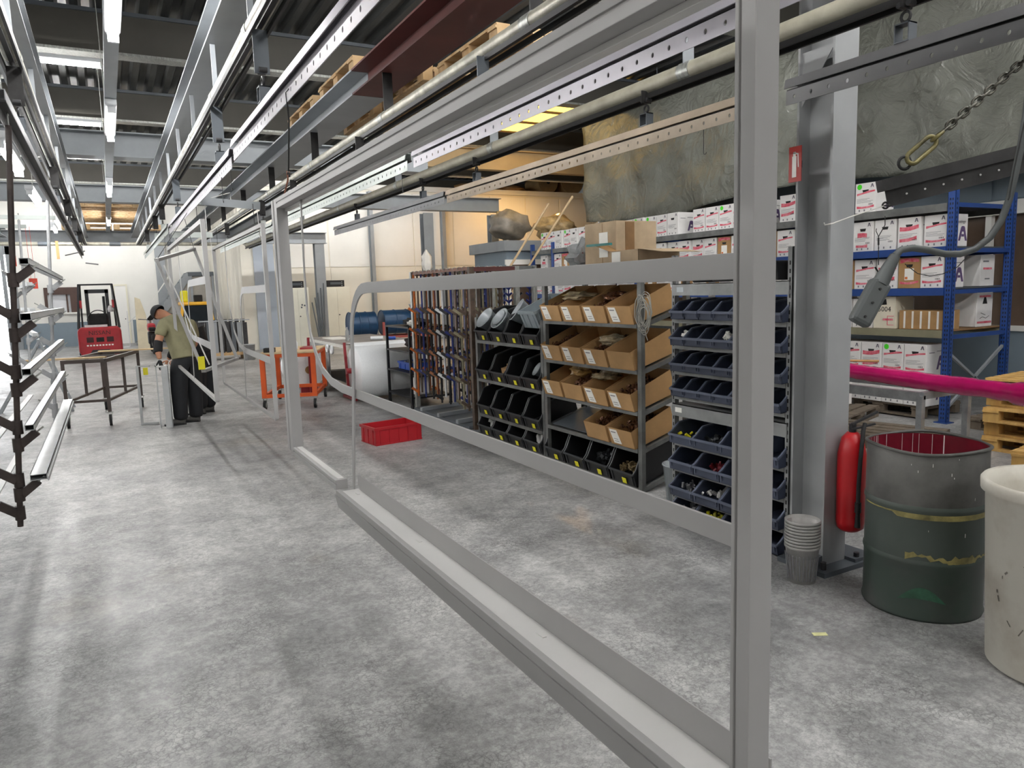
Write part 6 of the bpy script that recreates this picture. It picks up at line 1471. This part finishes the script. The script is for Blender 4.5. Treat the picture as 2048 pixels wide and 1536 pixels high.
# ================================================================== people
mat('skin', 'b98467', .55, 0, .06, 8); mat('shirt_olive', '8e8a6c', .85, 0, .08, 7, bump=.1, bscale=40); mat('trouser', '14161b', .8, 0, .15, 6, bump=.1, bscale=30); mat('cap_dark', '26282b', .7, 0, .1, 8); mat('shoe', '4c4a48', .7, 0, .15, 10); mat('sleeve_black', '17171a', .8, 0, .1, 9); mat('jacket', '121316', .8, 0, .2, 6)
def skin_mesh(name, verts, edges, m, parent, root=0, sub=2):
    me = bpy.data.meshes.new(name); inv = WM[parent.name].inverted()
    me.from_pydata([tuple(inv @ Vector(v[:3])) for v in verts], edges, [])
    o = bpy.data.objects.new(name, me); COL.objects.link(o); o.parent = parent; WM[o.name] = WM[parent.name]
    md = o.modifiers.new('skin', 'SKIN'); md.use_smooth_shade = True; md.branch_smoothing = .4
    sk = me.skin_vertices[0].data
    for i, v in enumerate(verts):
        r = v[3]; sk[i].radius = (r, r) if not isinstance(r, tuple) else r; sk[i].use_root = (i == root)
    s = o.modifiers.new('sub', 'SUBSURF'); s.levels = sub; s.render_levels = sub
    me.materials.append(MATS[m]); return o
def hand(name, wrist, d, side, m, parent, curl=.5):
    """palm and five fingers along direction d; side = thumb side"""
    w = Vector(wrist); d = Vector(d).normalized(); s = Vector(side); s = (s-d*s.dot(d)).normalized(); n = d.cross(s)
    V = [(*w, .026), (*(w+d*.045), (.03, .02)), (*(w+d*.085), (.032, .016))]; E = [(0, 1), (1, 2)]
    for k, (off, L) in enumerate(((.03, .062), (.011, .072), (-.009, .066), (-.028, .052))):
        b = w+d*.088+s*off; i = len(V); dd = (d+n*curl*.5).normalized(); d2 = (d+n*curl*1.6).normalized()
        V += [(*b, .0095), (*(b+dd*L*.5), .0088), (*(b+dd*L*.5+d2*L*.5), .0075)]; E += [(2, i), (i, i+1), (i+1, i+2)]
    i = len(V); b = w+d*.03+s*.03
    V += [(*b, .012), (*(b+(s*.6+d*.8)*.035), .0105), (*(b+(s*.45+d*.9)*.065), .009)]; E += [(1, i), (i, i+1), (i+1, i+2)]
    return skin_mesh(name, V, E, m, parent, 1, 1)
def person(label, J, shirt, trousers, shoe_m, cap=None, glove=None, brace=False):
    t = thing('person', label, 'person', (J['pel'][0], J['pel'][1], 0))
    def v(k, r): return (*J[k], r)
    neck, head = Vector(J['neck']), Vector(J['head']); hd = (head-neck).normalized()
    face = Vector(J['face']).normalized()
    V = [v('pel', .13), v('waist', .125), v('chest', .15), v('neck', .072), (*(neck+hd*.04), .064), (*(head-hd*.035), (.078, .088)), (*(head+hd*.05), (.08, .092)), (*(head+hd*.095), .06),
         v('ls', .066), v('le', .052), v('lw', .032), v('rs', .062), v('re', .047), v('rw', .032),
         v('lh', .088), v('lk', .062), v('la', .042), v('rh', .088), v('rk', .062), v('ra', .042), (*(head+face*.105-hd*.015), .014)]
    E = [(0,1),(1,2),(2,3),(3,4),(4,5),(5,6),(6,7),(2,8),(8,9),(9,10),(2,11),(11,12),(12,13),(0,14),(14,15),(15,16),(0,17),(17,18),(18,19),(6,20)]
    skin_mesh('body', V, E, 'skin', t, 0)
    # clothes
    sl = .5
    def mid(a, b, f): return Vector(J[a]).lerp(Vector(J[b]), f)
    V = [(*(Vector(J['pel'])-Vector((0,0,.03))), .185), v('waist', .19), v('chest', .215), (*(Vector(J['neck'])-hd*.01), .095), v('ls', .10), (*mid('ls', 'le', .45), .085), (*mid('ls', 'le', .8 if not brace else .6), .078), v('rs', .10), (*mid('rs', 're', .6), .085), (*mid('rs', 're', .8), .075)]
    E = [(0,1),(1,2),(2,3),(2,4),(4,5),(5,6),(2,7),(7,8),(8,9)]
    if shirt == 'jacket':
        V += [v('le', .062), (*mid('le', 'lw', .9), .05), v('re', .062), (*mid('re', 'rw', .9), .05)]; E += [(6,10),(10,11),(9,12),(12,13)]
    skin_mesh('shirt', V, E, shirt, t, 1)
    V = [v('pel', .175), (*(Vector(J['pel'])+Vector((0,0,.07))), .17), v('lh', .145), v('lk', .118), (*mid('lk', 'la', .6), .105), (*(Vector(J['la'])-Vector((0,0,.05))), .10), v('rh', .145), v('rk', .118), (*mid('rk', 'ra', .6), .105), (*(Vector(J['ra'])-Vector((0,0,.05))), .10)]
    skin_mesh('trousers', V, [(1,0),(0,2),(2,3),(3,4),(4,5),(0,6),(6,7),(7,8),(8,9)], trousers, t, 0)
    for a, dr in (('la', J['ltoe']), ('ra', J['rtoe'])):
        p = Vector(J[a]); q = Vector(dr)
        skin_mesh('shoe', [(p.x, p.y, .055, (.05, .05)), (*(p.lerp(q, .45)*1.0).to_2d(), .05, (.052, .045)), (q.x, q.y, .042, (.05, .038)), (*(p-(q-p)*.22).to_2d(), .05, (.042, .045))], [(3,0),(0,1),(1,2)], shoe_m, t, 0)
        MB().bar((p.x-(q.x-p.x)*.3, p.y-(q.y-p.y)*.3, .012), (q.x+(q.x-p.x)*.12, q.y+(q.y-p.y)*.12, .012), .095, .024).build('sole', 'rubber', t, world=True)
    for s_ in (-1, 1):
        e_ = head+hd.cross(face).normalized()*(.083*s_)-hd*.005
        MB().cbox((0,0,0), (.02, .028, .055), Matrix.Translation(e_)).build('ear', 'skin', t, world=True, bevel=.006)
    c = MB(); q = Vector((0,0,1)).rotation_difference(hd).to_matrix().to_4x4()
    c.lathe([(.105, .03), (.107, .05), (.10, .085), (.075, .118), (.03, .135), (0, .138)], (0,0,0), 20); c.v = [Matrix.Translation(head-hd*.0) @ q @ p for p in c.v]
    c.build('cap' if cap else 'hair', cap or 'rubber', t, world=True)
    if cap:
        b0 = head+hd*.045+face*.09; sd = hd.cross(face).normalized()
        MB().add([b0+sd*.07, b0-sd*.07, b0-sd*.055+face*.08-hd*.015, b0+face*.1-hd*.02, b0+sd*.055+face*.08-hd*.015], [(0,1,2,3,4)]).add([b0+sd*.07-hd*.006, b0-sd*.07-hd*.006, b0-sd*.055+face*.08-hd*.021, b0+face*.1-hd*.026, b0+sd*.055+face*.08-hd*.021], [(4,3,2,1,0)]).build('cap_visor', cap, t, world=True)
    for k, (e1, w1) in enumerate((('le', 'lw'), ('re', 'rw'))):
        d = Vector(J[w1])-Vector(J[e1]); hand('glove' if glove else 'hand', J[w1], d+Vector((0, 0, -.05)), Vector((-1, .3, 0)), glove or 'skin', t, .6)
    if brace:
        skin_mesh('elbow_brace', [(*mid('ls', 'le', .72), .058), v('le', .066), (*mid('le', 'lw', .45), .058)], [(0,1),(1,2)], 'sleeve_black', t, 1)
    return t
person('worker in olive shirt, dark trousers and cap bending over a profile',
    dict(pel=(.885, 11.25, .93), waist=(.87, 11.29, 1.07), chest=(.83, 11.36, 1.33), neck=(.73, 11.42, 1.50), head=(.65, 11.48, 1.55), face=(-.8, .35, -.55),
         ls=(.665, 11.27, 1.445), le=(.545, 11.19, 1.10), lw=(.565, 11.13, .93), rs=(1.02, 11.48, 1.40), re=(1.07, 11.58, 1.08), rw=(.86, 11.72, .94),
         lh=(.81, 11.21, .88), lk=(.775, 11.18, .49), la=(.765, 11.16, .10), rh=(.98, 11.31, .88), rk=(.98, 11.31, .49), ra=(.975, 11.29, .10), ltoe=(.575, 11.14, 0), rtoe=(.82, 11.32, 0)),
    'shirt_olive', 'trouser', 'shoe', 'cap_dark', 'sleeve_black', True)
person('second worker in black, bent low behind the olive shirted worker',
    dict(pel=(1.21, 12.05, .92), waist=(1.18, 12.08, 1.08), chest=(1.08, 12.12, 1.28), neck=(.95, 12.16, 1.40), head=(.85, 12.2, 1.42), face=(-.7, .2, -.7),
         ls=(.93, 12.0, 1.30), le=(.82, 12.0, 1.02), lw=(.72, 12.05, .85), rs=(1.1, 12.3, 1.30), re=(1.0, 12.4, 1.02), rw=(.85, 12.4, .86),
         lh=(1.14, 12.0, .86), lk=(1.10, 11.98, .48), la=(1.12, 11.98, .10), rh=(1.27, 12.12, .86), rk=(1.24, 12.12, .48), ra=(1.26, 12.12, .10), ltoe=(.94, 12.0, 0), rtoe=(1.08, 12.14, 0)),
    'jacket', 'trouser', 'shoe', None, None, False)
# the profiles they work on
t = thing('metal_profile', 'upright grey sheet profile held by the worker', 'profile', (.56, 11.1, 0))
MB().box((.50, 11.0, 0), (.506, 11.26, .85)).build('flange', 'alu', t, world=True); MB().box((.56, 10.98, 0), (.65, 10.986, .85)).build('web', 'alu', t, world=True); MB().box((.50, 11.0, .0), (.65, 11.006, .02)).box((.50, 11.0, .835), (.65, 11.26, .85)).build('end_plate', 'powder_light', t, world=True); MB().box((.64, 10.98, 0), (.646, 11.2, .85)).build('flange', 'alu', t, world=True)
t = thing('small_frame', 'thin grey rectangular frame standing left of the worker', 'frame', (.38, 11.45, 0))
a_, b_ = Vector((.285, 11.5, 0)), Vector((.49, 11.4, 0))
MB().bar(a_, a_+Vector((0, 0, .84)), .035).build('side_bar', 'alu', t, world=True); MB().bar(a_+Vector((0,0,.02)), b_+Vector((0,0,.02)), .03, .03).build('bottom_bar', 'alu', t, world=True); MB().bar(a_+Vector((0,0,.83)), b_+Vector((-.05,0,.83)), .02, .012).build('top_bar', 'alu', t, world=True)
MB().cbox((.385, 11.42, .76), (.06, .03, .1)).build('yellow_tape', 'marker_yellow', t, world=True)

# ================================================================== forklift
mat('fork_red', 'a81f2a', .4, 0, .12, 3); mat('guard_black', '26272a', .5, .1, .1, 5)
FX0, FX1, FY = -.84, .30, 24.9
t = thing('forklift_truck', 'red counterbalance forklift parked far down the hall', 'forklift', (-.27, 26, 0))
cw = [(FX0+.06, .16), (FX1-.06, .16), (FX1, .3), (FX1, .9), (FX1-.08, .99), (FX0+.08, .99), (FX0, .9), (FX0, .3)]
MB().prism(cw, 'y', FY, FY+.75).build('counterweight', 'fork_red', t, world=True, bevel=.05)
MB().box((FX0+.05, FY+.75, .2), (FX1-.05, FY+1.9, .72)).build('chassis', 'fork_red', t, world=True, bevel=.03)
cxm = (FX0+FX1)/2
for x in (-.26, .26): MB().box((cxm+x-.09, FY-.012, .55), (cxm+x+.09, FY+.01, .70)).build('vent', mat('vent_dark', '3a1418', .6, 0, .1, 5), t, world=True, bevel=.03)
MB().box((cxm-.10, FY-.012, .56), (cxm+.10, FY+.01, .69)).build('plate', 'rubber', t, world=True)
text_part('lettering', 'NISSAN', .17, 'vent_dark', face_frame((cxm, FY-.006, .82), (1, 0, 0), (0, 0, 1)), t)
for i in range(9): MB().box((cxm-.36+i*.08, FY-.008, .44), (cxm-.31+i*.08, FY-.002, .48)).build('warning_print', 'paper', t, world=True)
MB().cyl((cxm-.28, FY+.05, .17), (cxm-.28, FY-.005, .17), .01, 6).prism([(cxm-.34, .16), (cxm+.34, .16), (cxm+.22, .33), (cxm-.22, .33)], 'y', FY-.008, FY+.02).build('tow_recess', 'guard_black', t, world=True)
for x in (FX0+.1, FX1-.1):
    MB().cyl((x-.1, FY+.45, .24), (x+.1, FY+.45, .24), .24, 20).build('rear_wheel', 'rubber', t, world=True); MB().cyl((x-.12, FY+1.75, .3), (x+.12, FY+1.75, .3), .3, 20).build('front_wheel', 'rubber', t, world=True)
gx0, gx1 = FX0+.1, FX1-.1
for x, s in ((gx0, -1), (gx1, 1)):
    MB().bar((x+s*.06, FY+.25, .95), (x-s*.04, FY+.55, 2.24), .055, .07).build('guard_post', 'guard_black', t, world=True); MB().bar((x, FY+1.8, .8), (x-s*.04, FY+1.55, 2.24), .05, .05).build('guard_post', 'guard_black', t, world=True)
    MB().bar((x-s*.04, FY+.5, 2.24), (x-s*.04, FY+1.6, 2.24), .06, .05).build('guard_rail', 'guard_black', t, world=True)
    MB().box((x-s*.05-.03, FY+.35, 1.55), (x-s*.05+.03, FY+.42, 1.78)).build('tail_lamp', 'fork_red', t, world=True)
for i in range(6): MB().bar((gx0+.04, FY+.52+i*.2, 2.25), (gx1-.04, FY+.52+i*.2, 2.25), .04, .03).build('guard_slat', 'guard_black', t, world=True)
for x in (cxm-.28, cxm+.28): MB().box((x-.05, FY+2.0, .1), (x+.05, FY+2.12, 2.12)).build('mast_rail', 'guard_black', t, world=True)
MB().box((cxm-.33, FY+2.0, 2.0), (cxm+.33, FY+2.1, 2.12)).box((cxm-.3, FY+2.0, .5), (cxm+.3, FY+2.08, .58)).build('mast_tie', 'guard_black', t, world=True)
MB().cyl((cxm+.18, FY+2.06, .2), (cxm+.18, FY+2.06, 1.9), .04, 10).build('lift_ram', 'guard_black', t, world=True)
MB().box((cxm-.27, FY+.5, 1.0), (cxm+.27, FY+.62, 1.38)).build('seat_back', 'rubber', t, world=True, bevel=.06); MB().box((cxm-.26, FY+.55, .92), (cxm+.26, FY+1.05, 1.05)).build('seat', 'rubber', t, world=True, bevel=.04)
MB().tube(arc((cxm, FY+.5, 1.12), .30, PI*.05, PI*.95, 14, (1,0,0), (0,0,1.2)), .014, 8).build('seat_hoop', 'guard_black', t, world=True)
for x in (cxm-.18, cxm, cxm+.18): MB().box((x-.04, FY+2.12, .06), (x+.04, FY+3.1, .1)).build('fork', 'guard_black', t, world=True)
MB().tube(arc((cxm, FY+1.35, 1.2), .18, 0, 2*PI, 16, (1,0,0), (0,.4,.9))[:-1], .014, 8, closed=True).build('steering_wheel', 'rubber', t, world=True)
MB().lathe([(0, 0), (.08, 0), (.09, .08), (.06, .18), (0, .2)], (gx1-.12, FY+.5, 1.42), 14).build('mirror', 'paint_white', t, world=True)
MB().box((gx0+.1, FY+.2, .99), (gx1-.25, FY+.45, 1.05)).build('rear_shelf', 'paint_white', t, world=True)

# ================================================================== stairs, yellow vehicle, racks by the end wall
t = thing('steel_stairs', 'grey steel stairs climbing right at the end wall', 'stairs', (2.2, 32.3, 0))
sa, sb = Vector((.95, 32.0, 0)), Vector((2.95, 32.0, 2.70))
for dy in (0, .9): MB().bar(sa+Vector((0, dy, .0)), sb+Vector((0, dy, 0)), .04, .26).build('stringer', 'steel_grey', t, world=True)
for i in range(13):
    p = sa.lerp(sb, (i+.5)/13); MB().box((p.x-.14, p.y, p.z-.015), (p.x+.14, p.y+.9, p.z+.015)).build('tread', 'steel_dark', t, world=True)
MB().box((2.9, 31.95, 2.62), (3.9, 33.9, 2.78)).build('landing', 'steel_dark', t, world=True)
for dy in (0,): 
    MB().bar(sa+Vector((.05, dy, .95)), sb+Vector((0, dy, .95)), .04).bar(sb+Vector((0, dy, .95)), (3.85, 32.0, 3.65), .04).build('handrail', 'white_wall', t, world=True)
    for f in (.05, .35, .65, .95): p = sa.lerp(sb, f); MB().bar(p, p+Vector((0, 0, .97)), .035).build('baluster', 'white_wall', t, world=True)
MB().prism([(1.9, 1.2), (2.95, 2.6), (3.88, 2.6), (3.88, 1.2)], 'y', 32.05, 32.1).build('side_panel', mat('beige_panel', 'aaa59d', .7, 0, .15, 1), t, world=True)
for x in (3.0, 3.8): MB().bar((x, 32.0, 0), (x, 32.0, 2.62), .08).build('leg', 'steel_grey', t, world=True)
t = thing('yellow_vehicle', 'small yellow framed vehicle with dark windscreen under the stairs', 'vehicle', (2.7, 28.6, 0))
mat('veh_yellow', 'e0a92c', .4, 0, .06, 4)
for z0, z1, x0, x1, m, n_ in ((.25, .95, 2.15, 3.28, 'guard_black', 'body'),): MB().box((x0, 28.0, z0), (x1, 29.6, z1)).build(n_, m, t, world=True, bevel=.05)
MB().prism([(2.22, .95), (3.22, .95), (3.12, 1.52), (2.32, 1.52)], 'y', 28.05, 28.08).build('windscreen', mat('dark_glass', '20262b', .12, 0, .1, 2), t, world=True)
MB().bar((2.2, 28.03, .95), (2.3, 28.03, 1.55), .09, .09).build('pillar', 'veh_yellow', t, world=True); MB().bar((3.24, 28.03, .95), (3.14, 28.03, 1.55), .09, .09).build('pillar', 'veh_yellow', t, world=True)
MB().box((2.24, 28.0, 1.50), (3.2, 29.3, 1.62)).build('roof', 'veh_yellow', t, world=True, bevel=.04)
for x in (2.3, 3.12):
    for y in (28.35, 29.25): MB().cyl((x-.08, y, .25), (x+.08, y, .25), .25, 18).build('wheel', 'rubber', t, world=True)
MB().cyl((2.55, 28.0, .8), (2.55, 27.97, .8), .07, 12).cyl((2.95, 28.0, .8), (2.95, 27.97, .8), .07, 12).build('headlamp', 'paint_white', t, world=True)
tag(MB().box((2.28, 28.3, 1.62), (2.52, 28.6, 2.02)).build('yellow_jacket', 'marker_yellow', bevel=.05), 'bright yellow bag standing on the yellow vehicle roof', 'bag')
tag(MB().box((2.7, 28.3, 1.62), (2.98, 28.55, 1.86)).build('black_case', 'rubber', bevel=.03), 'black case on the yellow vehicle roof', 'case')
t = thing('panel_rack', 'low rack of upright dark grey metal panels', 'rack', (2.85, 22.3, 0))
MB().box((2.15, 22.0, .12), (3.5, 22.7, .2)).build('base', 'pallet_wood', t, world=True)
for x in (2.3, 3.35): MB().box((x-.06, 22.0, 0), (x+.06, 22.7, .12)).build('skid', 'pallet_wood', t, world=True)
for i in range(8): MB().box((2.2+i*.16, 22.02, .2), (2.31+i*.16, 22.06, 1.1-.01*i)).build('panel', ['dark_iron', 'steel_dark', 'steel_grey', 'dark_iron'][i % 4], t, world=True); MB().box((2.2+i*.16, 22.4, .2), (2.31+i*.16, 22.44, 1.12)).build('panel', 'dark_iron', t, world=True)
MB().bar((2.15, 22.0, 1.1), (3.5, 22.0, 1.1), .03).build('top_rail', 'steel_light', t, world=True)
bucket('grey paint pail standing at the end of the panel rack', (3.35, 21.5, 0), (0, 0, 1), .15, .17, .42, 'coat_grey')
t = thing('motorcycle', 'small dark motorcycle with red tank by the stairs', 'motorcycle', (1.2, 26.8, 0))
for y in (26.3, 27.6): MB().tube(arc((1.2, y, .32), .27, 0, 2*PI, 18, (0,1,0), (0,0,1))[:-1], .05, 8, closed=True).build('wheel', 'rubber', t, world=True); MB().cyl((1.15, y, .32), (1.25, y, .32), .06, 10).build('hub', 'galv', t, world=True)
MB().box((1.08, 26.75, .72), (1.32, 27.2, .98)).build('tank', 'fork_red', t, world=True, bevel=.06); MB().box((1.1, 26.25, .74), (1.3, 26.8, .86)).build('seat', 'rubber', t, world=True, bevel=.04); MB().box((1.08, 26.75, .3), (1.32, 27.2, .7)).build('engine', 'dark_iron', t, world=True, bevel=.04)
MB().tube([(.85, 27.1, 1.12), (1.05, 27.25, 1.1), (1.35, 27.25, 1.1), (1.55, 27.1, 1.12)], .018, 8).build('handlebar', 'galv', t, world=True); MB().bar((1.2, 27.25, 1.1), (1.2, 27.6, .32), .05).build('front_fork', 'galv', t, world=True); MB().bar((1.2, 26.3, .32), (1.2, 26.9, .5), .06).build('swing_arm', 'dark_iron', t, world=True)
MB().cyl((1.2, 27.3, 1.0), (1.2, 27.42, 1.0), .09, 14).build('headlamp', 'paint_white', t, world=True); MB().tube([(1.36, 26.9, .4), (1.38, 26.3, .42)], .05, 10).build('exhaust', 'galv', t, world=True)
tag(MB().prism([(.85, 0), (1.25, 0), (1.2, 1.2), (1.05, 1.78), (.88, 1.85)], 'y', 30.0, 30.08).build('leaning_board', mat('cream_board', 'd8cdb2', .7, 0, .08, 2)), 'cream curved board leaning near the end wall', 'board')
t = thing('barrier_stand', 'thin white barrier frame before the end wall', 'barrier', (.75, 31, 0))
MB().bar((.62, 31, 0), (.62, 31, 1.35), .03).bar((.62, 31, .9), (.95, 31, 1.2), .025).build('upright', 'paint_white', t, world=True); MB().bar((.35, 31, .02), (.95, 31, .02), .05).build('foot', 'paint_white', t, world=True)

crumple('white rag tied to the tall blue-grey post', (7.02, 17.18, 2.42), .13, .08, .3, 'paper', 71, 'rag', 'white_rag')
